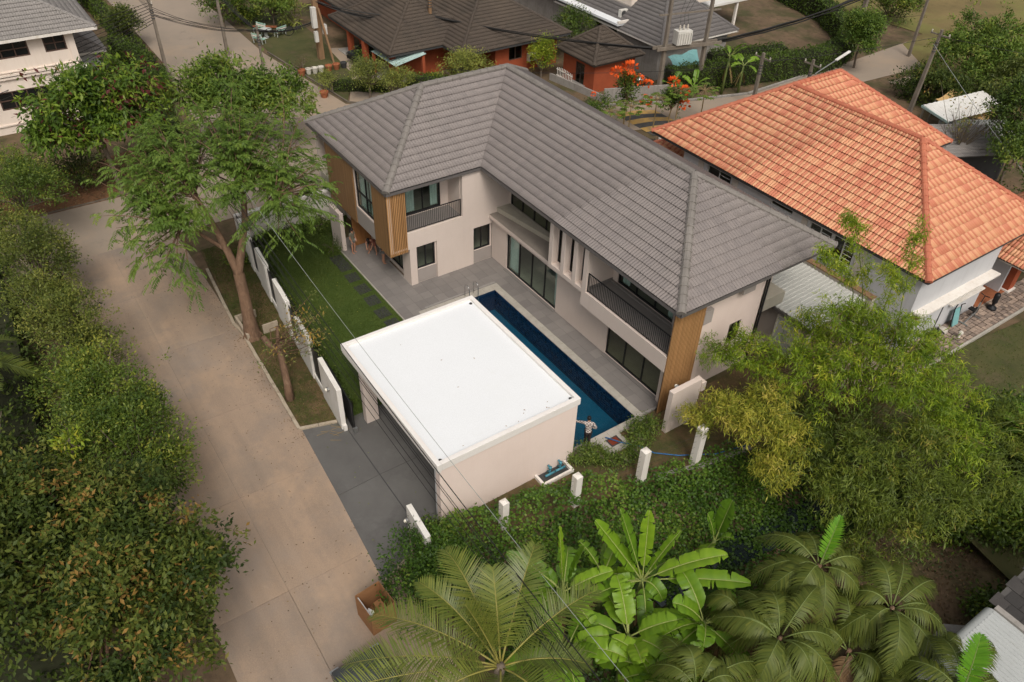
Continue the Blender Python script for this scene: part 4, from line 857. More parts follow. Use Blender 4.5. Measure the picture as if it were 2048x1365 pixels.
# side passage: corrugated lean-to between the houses
LT = thing('lean_to', 'pale corrugated lean-to roof between the grey and orange roofed houses', 'lean-to', (14.8, 10.6, 0))
def corrugated(mb, o, u, v, pitch=.2, amp=.035, n_=None):
    """sheet spanned by u (across ribs) and v (along ribs)"""
    o, u, v = Vector(o), Vector(u), Vector(v); nrm = u.cross(v).normalized(); k = max(2, int(u.length/pitch)); pr = [(0, 0), (.45, 0), (.55, 1), (.85, 1), (.95, 0)]
    vs = []
    for i in range(k):
        for (a, h) in pr: vs.append(o+u*((i+a)/k)+nrm*h*amp)
    vs.append(o+u); n = len(vs); vs = vs+[p+v for p in vs]+[p-nrm*.012 for p in vs]+[p+v-nrm*.012 for p in vs]
    fs = [(i, i+1, n+i+1, n+i) for i in range(n-1)]+[(2*n+i+1, 2*n+i, 3*n+i, 3*n+i+1) for i in range(n-1)]+[(i+1, i, 2*n+i, 2*n+i+1) for i in range(n-1)]
    return mb.add(vs, fs)
part(corrugated(MB(), (9.0, 8.35, 2.45), (7.9, 0, 0), (0, 4.05, .22), .24), 'corrugated_roof', 'corr_pale', LT)
part(MB().box(9, 16.9, 8.30, 8.36, 2.25, 2.42), 'fascia', 'gutter', LT); part(MB().box(9, 17.2, 12.45, 12.75, -.2, 2.85), 'wall', 'neigh_cream', LT); part(MB().box(9, 17.2, 12.4, 12.8, 2.85, 2.92), 'capping', 'pole_brown', LT)
part(MB().box(13.7, 16.8, 8.55, 8.7, -.2, 2.25), 'wall', 'facade_grey', LT); part(MB().box(14.9, 16.2, 8.50, 8.55, -.2, 1.95), 'door', 'neigh_wall', LT); part(MB().box(14.8, 14.9, 8.48, 8.55, -.2, 2.05).box(16.2, 16.3, 8.48, 8.55, -.2, 2.05).box(14.9, 16.2, 8.48, 8.55, 1.95, 2.05), 'door_frame', 'white_paint', LT)
part(MB().box(16.7, 16.85, 12.2, 12.35, -.2, 2.6).box(16.7, 16.85, 8.4, 8.55, -.2, 2.4), 'post', 'white_paint', LT)
# fence of orange house toward the back street
OF = thing('iron_fence', 'black iron fence with white pillar behind the left end of the orange roof', 'fence', (-3.9, 17.8, 0))
part(MB().rbox((-3.9, 17.8), .34, .34, -.1, 2.0, .92), 'pillar', 'white_paint', OF); fa, fb_ = Vector((-6.3, 14.6, 0)), Vector((-1.6, 20.9, 0))
for z in (.25, 1.55): part(MB().beam(fa+Vector((0, 0, z)), fb_+Vector((0, 0, z)), .05, .06), 'rail', 'black_metal', OF)
for k in range(48):
    q = fa+(fb_-fa)*(k+.5)/48
    if abs(q.x+3.9) > .2: part(MB().rbox((q.x, q.y), .03, .02, .0, 1.7, .92), 'picket', 'black_metal', OF)
# ------------------------------------------------------------ white two-storey house, far left
WH = thing('white_house', 'white two storey house with brown framed windows at the far left', 'house', (-36, -20, 0))
hf, hk = hip_roof(-46, -31.35, -34, -12.45, 6.55, 10.3)
tiled_roof(WH, hf, .40, .34, 'pale_tile', 'pale_tile', hk, nobj=0, amp=.04, lift=.06, spr=3)
ww = MB(); wall_grid(ww, 'x', -32.2, -32.0, -33, -14.1, -.2, 6.5, [(-20.6, -17.05, 5.12, 6.25), (-16.06, -14.62, 5.12, 6.25), (-20.0, -16.2, 1.62, 2.9)])
ww.box(-45, -32.2, -14.3, -14.1, -.2, 6.5).box(-45, -44.8, -33, -14.3, -.2, 6.5); part(ww, 'wall', 'house_white', WH)
part(MB().box(-45, -32.2, -33, -14.3, 3.2, 3.4), 'floor', 'floor_in', WH)
part(MB().box(-46, -31.4, -34, -12.5, 6.38, 6.42), 'soffit', 'house_white', WH); part(MB().box(-31.4, -31.3, -34, -12.45, 6.36, 6.56).box(-46, -31.4, -12.5, -12.4, 6.36, 6.56), 'fascia', 'white_paint', WH)
for (z0, z1, p) in ((3.75, 3.9, .16), (3.98, 4.12, .22), (4.2, 4.26, .12), (.5, .6, .1)): part(MB().box(-32.0, -32.0+p, -33, -14.0, z0, z1), 'moulding', 'house_white', WH)
part(MB().box(-32.0, -31.88, -14.5, -14.05, -.1, 6.4), 'pilaster', 'house_white', WH)
for (a, b, c, d, cc) in ((-20.6, -17.05, 5.12, 6.25, (.25, .5, .75)), (-16.06, -14.62, 5.12, 6.25, (.5,)), (-20.0, -16.2, 1.62, 2.9, (.25, .5, .75))): window(WH, 'x', -32.08, a, b, c, d, cc, (.5,), fw=.09, glass='window_dark', frame='window_frame_brown')
hf, hk = hip_roof(-44, -36.2, -15.5, -11.6, 3.3, 4.6)
tiled_roof(WH, hf, .40, .34, 'pale_tile', 'pale_tile', hk, nobj=0, amp=.04, lift=.06, spr=3, name='porch_roof'); part(MB().box(-43.5, -36.8, -14.1, -12.1, -.2, 3.2), 'porch_wall', 'neigh_wall', WH); part(MB().box(-36.3, -36.15, -15.5, -11.6, 3.14, 3.3), 'fascia', 'white_paint', WH)
part(MB().lathe((-31.8, -14.0, 2.9), [(.12, 0), (.3, .1), (.2, .3), (.34, .5), (.3, .75), (.45, .9), (.45, 1.0)], 12), 'cornice_block', 'white_paint', WH)
# ------------------------------------------------------------ brown-roofed brick house
BH = thing('brown_roof_house', 'orange brick bungalow spread under several dark brown hip roofs', 'house', (-31, 14, 0))
def box_walls(root, name, x0, x1, y0, y1, z1, m, holes=()):
    b = MB(); b.box(x0, x0+.2, y0, y1, -.2, z1).box(x0+.2, x1, y1-.2, y1, -.2, z1); wall_grid(b, 'x', x1-.2, x1, y0+.2, y1-.2, -.2, z1, [h[1:] for h in holes if h[0] == 'x']); wall_grid(b, 'y', y0, y0+.2, x0+.2, x1, -.2, z1, [h[1:] for h in holes if h[0] == 'y']); return part(b, name, m, root)
for (a, b, c, d, e, g_) in ((-37, -25.4, 7.5, 17.0, 2.7, 5.5), (-38, -22.5, 12.6, 24.0, 2.7, 6.0), (-48, -33.5, 9.0, 20.5, 2.9, 6.0)):
    hf, hk = hip_roof(a, b, c, d, e, g_); tiled_roof(BH, hf, .36, .32, 'brown_tile', 'brown_tile', hk, nobj=0, amp=.04, lift=.06, spr=3, cap_r=.16)
    part(MB().box(a+.05, b-.05, c+.05, d-.05, e-.16, e-.12), 'soffit', 'brown_tile', BH); part(MB().box(a, b, c-.03, c+.03, e-.18, e-.03).box(b-.03, b+.03, c, d, e-.18, e-.03), 'fascia', 'dark_grey', BH)
box_walls(BH, 'wall', -36, -26.9, 9.8, 16.5, 2.6, 'brick'); box_walls(BH, 'wall', -37, -23.4, 16.6, 23.2, 2.6, 'brick', [('x', 18.0, 19.4, 1.0, 2.2)]); box_walls(BH, 'wall', -47, -36.4, 10.5, 20, 2.8, 'brick')
window(BH, 'x', -23.5, 18.0, 19.4, 1.0, 2.2, (.5,), glass='glass_dark', frame='window_frame_brown')
for (x, y) in ((-33.6, 7.9), (-30.2, 7.7), (-26.2, 8.2)): part(MB().box(x-.22, x+.22, y-.22, y+.22, -.1, 2.55), 'column', 'brick', BH)
part(MB().box(-36, -27, 7.6, 9.8, -.08, .03), 'porch_floor', 'concrete_old', BH)
CG = thing('green_awning', 'small pale green corrugated carport roof in front of the brown bungalow', 'carport', (-27, 9.5, 0))
part(corrugated(MB(), (-28.9, 7.6, 2.0), (4.2, .1, 0), (-.2, 3.0, .45), .3, .05), 'corrugated_roof', 'corr_green', CG)
for (x, y) in ((-28.7, 7.75), (-24.9, 7.9), (-28.8, 10.3), (-25.1, 10.5)): part(MB().box(x-.12, x+.12, y-.12, y+.12, -.1, 2.0 if y < 9 else 2.4), 'post', 'brick', CG)
part(MB().box(-28.4, -25.2, 8.2, 10.4, -.08, -.02), 'slab', 'concrete_old', CG)
ac = thing('air_conditioner', 'white outdoor air conditioner on the orange brick wall', 'air conditioner', (-23.0, 20.6, .5))
def acu(t_, x, y, z, ax='x'):
    part(MB().box(x, x+.36, y, y+.85, z, z+.65), 'casing', 'ac_white', t_, bevel=.02); f_ = MB()
    f_.lathe((x+.365, y+.33, z+.33), [(.27, 0), (.27, .015), (.23, .015), (.06, .02)], 14, 'x'); part(f_, 'fan_grille', 'dark_grey', t_)
    part(MB().box(x+.02, x+.36, y+.1, y+.16, z-.08, z).box(x+.02, x+.36, y+.68, y+.74, z-.08, z), 'bracket', 'lamp_body', t_)
acu(ac, -23.38, 19.9, .7)
SH = thing('brick_annex', 'small square orange brick annex under a brown pyramid roof', 'annex', (-18, 23.8, 0))
hf, hk = hip_roof(-20.75, -15.55, 21.0, 26.5, 2.5, 4.5); tiled_roof(SH, hf, .36, .32, 'brown_tile', 'brown_tile', hk, nobj=0, amp=.04, lift=.06, spr=3, cap_r=.16)
box_walls(SH, 'wall', -20.3, -16.1, 21.6, 26.0, 2.4, 'brick', [('y', -18.6, -17.4, .05, 1.9)])
window(SH, 'y', 21.7, -18.6, -17.4, .05, 1.9, (.5,), glass='glass_dark', frame='window_frame_brown', inside=1); part(MB().box(-20.7, -15.6, 21.05, 26.45, 2.36, 2.4), 'soffit', 'brown_tile', SH)
part(MB().box(-18.8, -17.2, 21.1, 21.6, -.1, .2), 'step', 'concrete_old', SH)
wt = thing('water_tank', 'round stainless steel water tank beside the brick annex', 'water tank', (-14.9, 25.6, 0))
part(MB().lathe((-14.9, 25.6, 0), [(.2, 0), (.5, .1), (.56, .25), (.6, .3), (.56, .35), (.58, .8), (.62, .86), (.58, .92), (.4, 1.12), (.18, 1.18), (.18, 1.26), (.05, 1.28)], 20), 'tank', 'steel', wt, smooth=True); part(MB().box(-15.4, -14.4, 25.1, 26.1, -.1, .02), 'base', 'concrete_old', wt)
fw_ = thing('back_garden_wall', 'low weathered grey wall in front of the brick annex', 'wall', (-14.8, 22.5, 0))
part(MB().beam((-14.2, 21.2, .45), (-12.0, 26.8, .45), .16, 1.2), 'wall', 'concrete_old', fw_); part(MB().beam((-20.4, 20.3, .2), (-14.2, 21.2, .2), .14, .6), 'wall', 'concrete_old', fw_)
sb = thing('white_railing', 'curved white garden railing below the brick annex window', 'railing', (-18.6, 20.5, 0))
for k in range(10): x = -20.0+k*.22; part(MB().box(x, x+.05, 20.75, 20.79, .2, 1.05+.1*math.sin(k*.35)), 'picket', 'white_paint', sb)
part(MB().box(-20.1, -17.9, 20.74, 20.8, .35, .4).box(-20.1, -17.9, 20.74, 20.8, .85, .9), 'rail', 'white_paint', sb)
# ------------------------------------------------------------ grey-roofed white house, top centre
KH = thing('flat_canopy_house', 'white modern house with flat canopy and grey hip roof at the top edge', 'house', (-22, 34, 0))
hf, hk = hip_roof(-30, -14.9, 27.7, 37.0, 3.0, 6.3); tiled_roof(KH, hf, .40, .34, 'grey_tile', 'grey_tile', hk, nobj=0, amp=.04, lift=.06, spr=3, cap_r=.16)
part(MB().box(-15.0, -14.88, 27.7, 37, 2.85, 3.0).box(-30, -14.9, 27.66, 27.74, 2.85, 3.0), 'fascia', 'white_paint', KH)
b = MB(); wall_grid(b, 'y', 28.2, 28.4, -45, -15.6, -.2, 3.0, [(-26.5, -25.0, 2.3, 2.7), (-24.2, -23.2, 2.3, 2.7), (-22.4, -21.2, 2.3, 2.7)]); b.box(-15.8, -15.6, 28.4, 36.5, -.2, 2.95); part(b, 'wall', 'concrete_old', KH)
for (a, c) in ((-26.5, -25.0), (-24.2, -23.2), (-22.4, -21.2)): window(KH, 'y', 28.3, a, c, 2.3, 2.7, (), fw=.05, glass='window_dark')
part(MB().box(-46, -20.3, 27.4, 33, 3.3, 3.52), 'canopy', 'roof_white', KH, bevel=.02); part(MB().beam((-20.32, 27.42, 3.6), (-20.32, 37, 3.6), .2, .22), 'parapet', 'white_paint', KH)
b = MB(); wall_grid(b, 'y', 29.6, 29.8, -46, -21.2, 3.52, 8, [(-26.5, -21.6, 4.9, 7.4)]); b.box(-21.4, -21.2, 29.8, 40, 3.52, 8); part(b, 'upper_wall', 'house_white', KH)
window(KH, 'y', 29.7, -26.5, -21.6, 4.9, 7.4, (.2, .4, .6, .8), glass='glass_dark', curtains=((.02, .98),), inside=1)
ac2 = thing('air_conditioner', 'white outdoor air conditioner standing on the flat white canopy', 'air conditioner', (-21, 29, 3.5)); acu(ac2, -21.6, 28.5, 3.6)
tp = thing('teal_tarp', 'torn teal tarpaulin slung under the eave of the grey hip roof', 'tarpaulin', (-14.3, 30.5, 1.5))
vs = [(-14.9+.9*u+.1*math.sin(7*v), 28.6+3.4*v, 2.1-1.3*u*(.4+v*.6)+.12*math.sin(9*v+4*u)) for v in np.linspace(0, 1, 9) for u in np.linspace(0, 1, 5)]
part(MB().add(vs, [(j*5+i, j*5+i+1, j*5+i+6, j*5+i+5) for j in range(8) for i in range(4)]), 'sheet', 'teal_plastic', tp)
WC = thing('white_carport', 'thin white carport canopy on square posts beyond the grey hip roof', 'carport', (-23, 43, 0))
part(MB().box(-28, -21.3, 40.0, 47, 2.75, 2.95), 'roof', 'canopy_white', WC)
for (x, y) in ((-21.6, 40.5), (-21.6, 44.1), (-27, 40.5)): part(MB().box(x-.12, x+.12, y-.12, y+.12, -.1, 2.75), 'post', 'white_paint', WC)
# ------------------------------------------------------------ structures right of the orange house
CW = thing('white_canopy', 'white sheet roof on corrugated grey walls behind the orange roof', 'shed', (5.5, 40, 0))
part(corrugated(MB(), (3.6, 37.3, 2.7), (.9, 6.4, .1), (2.5, -.6, -.25), .5, .03), 'sheet_roof', 'canopy_white', CW); part(MB().beam((3.55, 37.2, 2.62), (6.2, 36.7, 2.4), .06, .16), 'fascia', 'corr_green', CW)
part(corrugated(MB(), (5.4, 36.9, -.1), (2.7, 4.6, 0), (0, 0, 2.4), .3, .04), 'corrugated_wall', 'corr_grey', CW)
for (x, y) in ((3.7, 37.4), (4.5, 43.4)): part(MB().box(x-.06, x+.06, y-.06, y+.06, -.1, 2.6), 'post', 'lamp_body', CW)
LG = thing('grey_tile_lean_to', 'small lean-to with grey tile roof below the corrugated wall', 'lean-to', (7, 34.5, 0))
P = [[(8.4, 31.6, 1.9), (11.2, 37.0, 1.9), (8.2, 39.2, 2.5), (5.0, 33.8, 2.5)]]
tiled_roof(LG, P, .38, .3, 'pale_tile', 'pale_tile', [], nobj=0, amp=.03, lift=.03, spr=3)
part(MB().prism([(5.3, 33.9), (8.2, 31.9), (10.9, 36.9), (8.2, 38.9)], -.1, 1.85), 'wall', 'dark_grey', LG)
YT = thing('yellow_tarp', 'sloping ochre yellow shade sheet beside the leaning pole', 'shade sheet', (3.6, 43, 1.5))
vs = []
for j in range(7):
    for i in range(5):
        u, v = i/4, j/6; vs.append((2.3+4.2*v+.6*u, 43.4-1.0*v-3.2*u*(1-.3*v), 2.3-.15*v-.35*math.sin(math.pi*v)*.6-.25*math.sin(math.pi*u)))
part(MB().add(vs, [(j*5+i, j*5+i+1, j*5+i+6, j*5+i+5) for j in range(6) for i in range(4)]), 'sheet', 'tarp_yellow', YT, smooth=True)
for (x, y) in ((2.35, 43.4), (2.9, 40.3), (7.0, 39.5)): part(MB().tube([(x, y, -.1), (x, y, 2.2)], .04, 6), 'post', 'lamp_body', YT)
CV = thing('covered_car', 'pale car half hidden under trees at the right edge', 'car', (9.5, 43, 0), R(25))
# ------------------------------------------------------------ bottom right shed
SD = thing('corrugated_shed', 'low shed with pale corrugated roof and dark slate tiles, bottom right corner', 'shed', (33, 0, 0))
part(corrugated(MB(), (30.35, 1.25, 2.55), (0, -4.6, 0), (8, 0, -.15), .17, .022), 'corrugated_roof', 'corr_grey', SD)
b = MB(); vs = []
for i in range(6): th = R(90+i*18); vs += [(30.35+.28*math.cos(th), 1.25, 2.27+.28*math.sin(th)), (30.35+.28*math.cos(th), -3.35, 2.27+.28*math.sin(th))]
part(MB().add(vs, [(2*i, 2*i+1, 2*i+3, 2*i+2) for i in range(5)]), 'rolled_edge', 'corr_grey', SD, smooth=True)
part(MB().box(30.5, 38, -3.2, 1.2, -.8, 2.2), 'wall', 'concrete_old', SD)
sr = part(MB().add([(30.1, 1.5, 2.55), (38, 1.5, 2.4), (38, 6.0, 3.9), (30.1, 6.0, 4.0)], [(0, 1, 2, 3)]), 'slate_roof', 'tile_under', SD)
for j in range(11):
    for i in range(15):
        x, y = 30.02+i*.52+(j % 2)*.26, 1.42+j*.42; z = 2.58+(y-1.5)*.322
        part(MB().obox((x+.26, y+.25, z+.05+rnd.uniform(0, .012)), (.505, 0, -.008), (0, .5, .13), (0, -.006, .022), tint=rnd.random()), 'slate', 'slate_roof', sr)
part(MB().box(30.3, 38, 1.26, 1.48, 2.35, 2.62), 'gutter', 'concrete_old', SD); part(MB().box(30.6, 38, 1.6, 6, -.8, 2.45), 'wall', 'dark_grey', SD)
sheet('yard_slab', [(29.3, 1.6), (30.6, 3.2), (34, 3.0), (34, -8), (30.0, -8)], -.06, 'concrete_old')
# ------------------------------------------------------------ small street furniture
BX = thing('cardboard_box', 'tall open brown cardboard box standing at the street edge', 'box', (17.68, -15.58, -.05), R(5))
h_ = 1.2; a_ = .54; b_ = .49
for nm, bb in (('side', MB().box(-a_, a_, -b_, -b_+.015, 0, h_)), ('side', MB().box(-a_, a_, b_-.015, b_, 0, h_)), ('side', MB().box(-a_, -a_+.015, -b_+.015, b_-.015, 0, h_)), ('side', MB().box(a_-.015, a_, -b_+.015, b_-.015, 0, h_))): part(bb, nm, 'cardboard', BX, local=True)
part(MB().box(-a_+.015, a_-.015, -b_+.015, b_-.015, 0, .02), 'base', 'cardboard', BX, local=True)
for i, (x, y, z, ax_, ay_, az_, lab) in enumerate([(17.60, -16.02, .78, (.78, .05, 0), (0, .05, .44), (0, .03, 0), 'large white sheet standing against the box side'), (17.80, -15.88, .66, (.30, .1, .1), (-.1, .2, .12), (.0, 0, .05), 'crumpled white packet beside the sheet in the box'), (18.0, -15.7, .55, (.2, -.1, .1), (.08, .2, .1), (0, 0, .08), 'grey crumpled wrapper nearest the box corner'), (17.6, -15.4, .35, (.5, 0, .03), (0, .3, .05), (0, 0, .25), 'flat dark carton lying deep in the box')]):
    t_ = part(MB().obox((x, y, z), ax_, ay_, az_), 'packaging', 'paper' if i < 2 else ('ceramic' if i == 2 else 'cardboard'), None, bevel=.008); setp(t_, lab, 'packaging')
# parked car (dark), mostly under the coconut palm
def car(t_, L=4.3, Wd=1.75, hgt=1.45, paint='car_paint'):
    prof = [(-L/2, .35), (-L/2, .75), (-L/2+.15, .92), (-L/2+.9, 1.0), (-L/2+1.55, hgt-.06), (-L/2+1.9, hgt), (L/2-1.35, hgt), (L/2-.55, 1.02), (L/2-.05, .92), (L/2, .7), (L/2, .35)]
    vs = []; sec = [(-1, 1), (-.86, 1), (.86, 1), (1, 1)]
    for (x, z) in prof:
        tz = max(0, (z-.95)/.5); hw_ = Wd/2*(1-.17*tz)
        vs += [(x, -hw_, z), (x, -hw_*.88, z+.03), (x, 0, z+.05), (x, hw_*.88, z+.03), (x, hw_, z)]
    n = len(prof); fs = [(i*5+k, i*5+k+1, (i+1)*5+k+1, (i+1)*5+k) for i in range(n-1) for k in range(4)]
    o = len(vs); vs += [(x, -Wd/2, .3) for x, z in prof]+[(x, Wd/2, .3) for x, z in prof]
    fs += [(i*5, (i+1)*5, o+i+1, o+i) for i in range(n-1)]+[((i+1)*5+4, i*5+4, o+n+i, o+n+i+1) for i in range(n-1)]
    part(MB().add(vs, fs), 'body', paint, t_, local=True, smooth=True)
    q = .84
    part(MB().add([(-L/2+.95, -Wd/2*.9, 1.02), (-L/2+.95, Wd/2*.9, 1.02), (-L/2+1.55, Wd/2*.74, hgt+.0), (-L/2+1.55, -Wd/2*.74, hgt+.0)], [(0, 1, 2, 3)]), 'windscreen', 'car_glass', t_, local=True)
    part(MB().add([(L/2-.60, -Wd/2*.88, 1.05), (L/2-.60, Wd/2*.88, 1.05), (L/2-1.3, Wd/2*.74, hgt+.02), (L/2-1.3, -Wd/2*.74, hgt+.02)], [(3, 2, 1, 0)]), 'rear_window', 'car_glass', t_, local=True)
    for s_ in (-1, 1):
        part(MB().add([(-L/2+1.2, s_*Wd/2*.965, 1.02), (L/2-.8, s_*Wd/2*.965, 1.02), (L/2-1.35, s_*Wd/2*.85, hgt-.08), (-L/2+1.75, s_*Wd/2*.85, hgt-.08)], [(0, 1, 2, 3)]), 'side_window', 'car_glass', t_, local=True)
        for x in (-L/2+.8, L/2-.8):
            wv = part(MB().lathe((x, s_*(Wd/2-.1), .31), [(.31, -.1), (.31, .1)], 16, 'y'), 'wheel', 'car_black', t_, local=True); part(MB().lathe((x, s_*(Wd/2-.1), .31), [(.2, -.105), (.2, .105)], 12, 'y'), 'rim', 'lamp_body', wv, local=True)
        part(MB().box(-L/2-.01, -L/2+.1, s_*.75-.16, s_*.75+.16, .68, .82), 'headlight', 'lamp_body', t_, local=True)
        part(MB().box(-L/2+1.35, -L/2+1.5, s_*(Wd/2)-.0, s_*(Wd/2+.16), .98, 1.12), 'wing_mirror', 'car_black', t_, local=True)
        part(MB().tube([(-L/2+1.7, s_*Wd/2*.76, hgt+.06), (L/2-1.4, s_*Wd/2*.76, hgt+.06)], .025, 6), 'roof_rail', 'car_black', t_, local=True)
C1 = thing('parked_car', 'grey parked car mostly hidden under the coconut palm fronds', 'car', (21.2, -17.0, -.05), R(2)); car(C1)
car(CV, paint='canopy_white')
C3 = thing('parked_car', 'dark car under the porch of the brown roofed bungalow', 'car', (-32, 9.2, 0), R(95)); car(C3, paint='car_black')
# garden set
for k, (x, y, rz, lab) in enumerate([(-43.6, 3.0, R(115), 'mint slatted garden bench behind the round table'), (-42.2, 4.5, R(20), 'mint slatted garden bench at the right of the round table'), (-41.2, 2.2, R(-60), 'mint slatted garden bench at the front left of the round table')]):
    t_ = thing('garden_bench', lab, 'bench', (x, y, -.05), rz, 'mint benches round the garden table')
    for q in range(3): part(MB().box(-.18+q*.15, -.06+q*.15, -.6, .6, .40, .44), 'seat_slat', 'mint', t_, local=True); part(MB().box(.30+q*.03, .34+q*.03, -.6, .6, .52+q*.15, .62+q*.15), 'back_slat', 'mint' if q != 1 else 'white_paint', t_, local=True)
    for s_ in (-.5, .5): part(MB().beam((-.15, s_, 0), (-.15, s_, .4), .06, .06).beam((.25, s_, 0), (.4, s_, .95), .06, .06), 'leg', 'stone_seat', t_, local=True)
t_ = thing('garden_table', 'round stone table between the mint garden benches', 'table', (-42.3, 3.2, -.05)); part(MB().lathe((0, 0, .68), [(.62, 0), (.62, .07)], 20), 'tabletop', 'stone_seat', t_, local=True); part(MB().lathe((0, 0, 0), [(.3, 0), (.2, .1), (.14, .5), (.25, .68)], 12), 'pedestal', 'stone_seat', t_, local=True)
t_ = part(MB().beam((-45.6, 3.1, .08), (-44.2, 5.0, .12), .35, .10), 'plank_bench', 'terracotta'); setp(t_, 'long reddish plank lying on the dry lawn above the benches', 'plank')
# pots along the driveway corner
for i, (x, y, r_, m_, lab) in enumerate([(-31.9, 2.4, .32, 'terracotta', 'terracotta pot at the left end of the pot row'), (-31.85, 3.0, .26, 'pot_white', 'white striped pot second in the pot row'), (-31.8, 3.55, .26, 'pot_white', 'pale pot third in the pot row'), (-31.75, 4.1, .26, 'pot_white', 'pale pot in the middle of the pot row'), (-31.7, 4.8, .3, 'terracotta', 'terracotta pot right of the pale pots'), (-31.7, 5.5, .3, 'terracotta', 'terracotta pot near the right end of the pot row'), (-31.7, 6.2, .28, 'dark_grey', 'dark pot at the right end of the pot row'), (-26.6, 2.1, .34, 'terracotta', 'terracotta pot at the tip of the small lawn')]):
    t_ = thing('plant_pot', lab, 'pot', (x, y, -.06), 0, 'plant pots along the bungalow drive'); part(MB().lathe((0, 0, 0), [(r_*.7, 0), (r_, .4), (r_*1.08, .42), (r_*1.08, .5), (r_*.9, .5), (r_*.85, .42)], 12), 'pot', m_, t_, local=True, smooth=False)
# speed hump
SP = thing('speed_hump', 'speed hump painted in yellow and black stripes on the back street', 'speed hump', (-9.3, 21.8, -.05))
for i in range(6):
    vs, fs = [], []
    for j in range(9):
        y = 20.4+j*.42; x = -11.9+i*.78+(y-20.4)*.34; z = -.045+.11*math.sin(math.pi*j/8)
        vs += [(x, y, z), (x+.78, y, z)]
    for j in range(8): fs.append((2*j, 2*j+1, 2*j+3, 2*j+2))
    part(MB().add(vs, fs), 'stripe', 'yellow_paint' if i % 2 == 0 else 'black_paint', SP)
# ------------------------------------------------------------ poles and cables
def pole(x, y, h, lab, m='pole_concrete', w0=.28, w1=.17, lean=(0, 0), arm=True, ins=3, rz=0):
    t_ = thing('utility_pole', lab, 'utility pole', (x, y, -.1), 0, 'utility poles along the streets')
    tx, ty = x+lean[0]*h, y+lean[1]*h
    def at(z): return (x+lean[0]*z, y+lean[1]*z, z)
    b = MB(); q0, q1 = w0/2, w1/2
    b.add([(x-q0, y-q0, -.2), (x+q0, y-q0, -.2), (x+q0, y+q0, -.2), (x-q0, y+q0, -.2), (tx-q1, ty-q1, h), (tx+q1, ty-q1, h), (tx+q1, ty+q1, h), (tx-q1, ty+q1, h)], [(4, 5, 6, 7), (0, 1, 5, 4), (1, 2, 6, 5), (2, 3, 7, 6), (3, 0, 4, 7)])
    part(b, 'shaft', m, t_)
    if arm:
        a = at(h-.4); c, s_ = math.cos(rz)*.8, math.sin(rz)*.8; part(MB().beam((a[0]-c, a[1]-s_, a[2]), (a[0]+c, a[1]+s_, a[2]), .08, .1), 'crossarm', m, t_)
        for k in range(ins):
            u = -1+2*k/(ins-1); part(MB().lathe((a[0]+c*u*.9, a[1]+s_*u*.9, a[2]+.05), [(.03, 0), (.07, .06), (.03, .1), (.07, .15), (.02, .2)], 8), 'insulator', 'ceramic', t_)
    for k in range(4):
        a = at(h-1.0-k*.22); part(MB().lathe((a[0], a[1], a[2]), [(q1+.06, 0), (q1+.08, .03), (q1+.06, .07)], 8), 'clamp', 'dark_grey', t_)
    return t_
pole(-37.4, -7.3, 6.3, 'weathered pole left of the far street beside the hedge'); pole(-39.6, -1.4, 6.4, 'pole on the right side of the far street near the benches')
pole(-35.6, .35, 3.4, 'thin short pole carrying loops of black cable', w0=.2, w1=.16, arm=False)
tp_ = pole(-34.7, 5.4, 7.2, 'thick brown pole with pale boxes beside the bungalow porch', 'pole_brown', .5, .38); part(MB().box(-34.3, -33.9, 4.75, 5.15, 2.9, 4.6).box(-34.4, -34.0, 5.7, 6.0, 2.2, 3.0).box(-34.2, -33.9, 4.8, 5.1, 1.7, 2.6), 'meter_boxes', 'ac_white', tp_); part(MB().beam((-33.4, 6.0, -.1), (-34.3, 5.5, 4.4), .16, .16), 'stay', 'pole_brown', tp_)
pole(-28.3, 13.1, 6.6, 'pole with dark fittings in front of the big brown roof', 'pole_brown', .3, .22)
pole(-6.9, 30.9, 4.5, 'dark slim pole between the orange ridge and the tall hedge', w0=.26, w1=.2); pole(-3.9, 33.2, 4.5, 'pole with stacked cable clamps carrying the street lamp')
pole(-7.6, 53.4, 8.6, 'slim dark pole at the edge of the dry field', w0=.24, w1=.16); pole(1.0, 40.6, 7.0, 'leaning grey pole beside the yellow shade sheet', lean=(.03, .02), w0=.32)
pole(-11.2, 49.5, 7.5, 'thick pole hung with heavy cable bundle by the hedge end', 'pole_concrete', .4, .3); pole(-22, 58.5, 7.5, 'pole at the top edge beyond the hedge', 'pole_concrete', .36, .26)
LP0, LP1, LP2 = (-2.70, 32.06, 4.00), (-2.75, 34.34, 4.60), (-2.79, 35.91, 5.00)
SLm = thing('street_lamp', 'long white street lamp on an angled arm by the hedge', 'street lamp', LP0)
part(MB().tube([LP0, LP1], .04, 6), 'arm', 'lamp_body', SLm); part(MB().beam(LP1, LP2, .22, .10), 'lamp_head', 'canopy_white', SLm, bevel=.02)
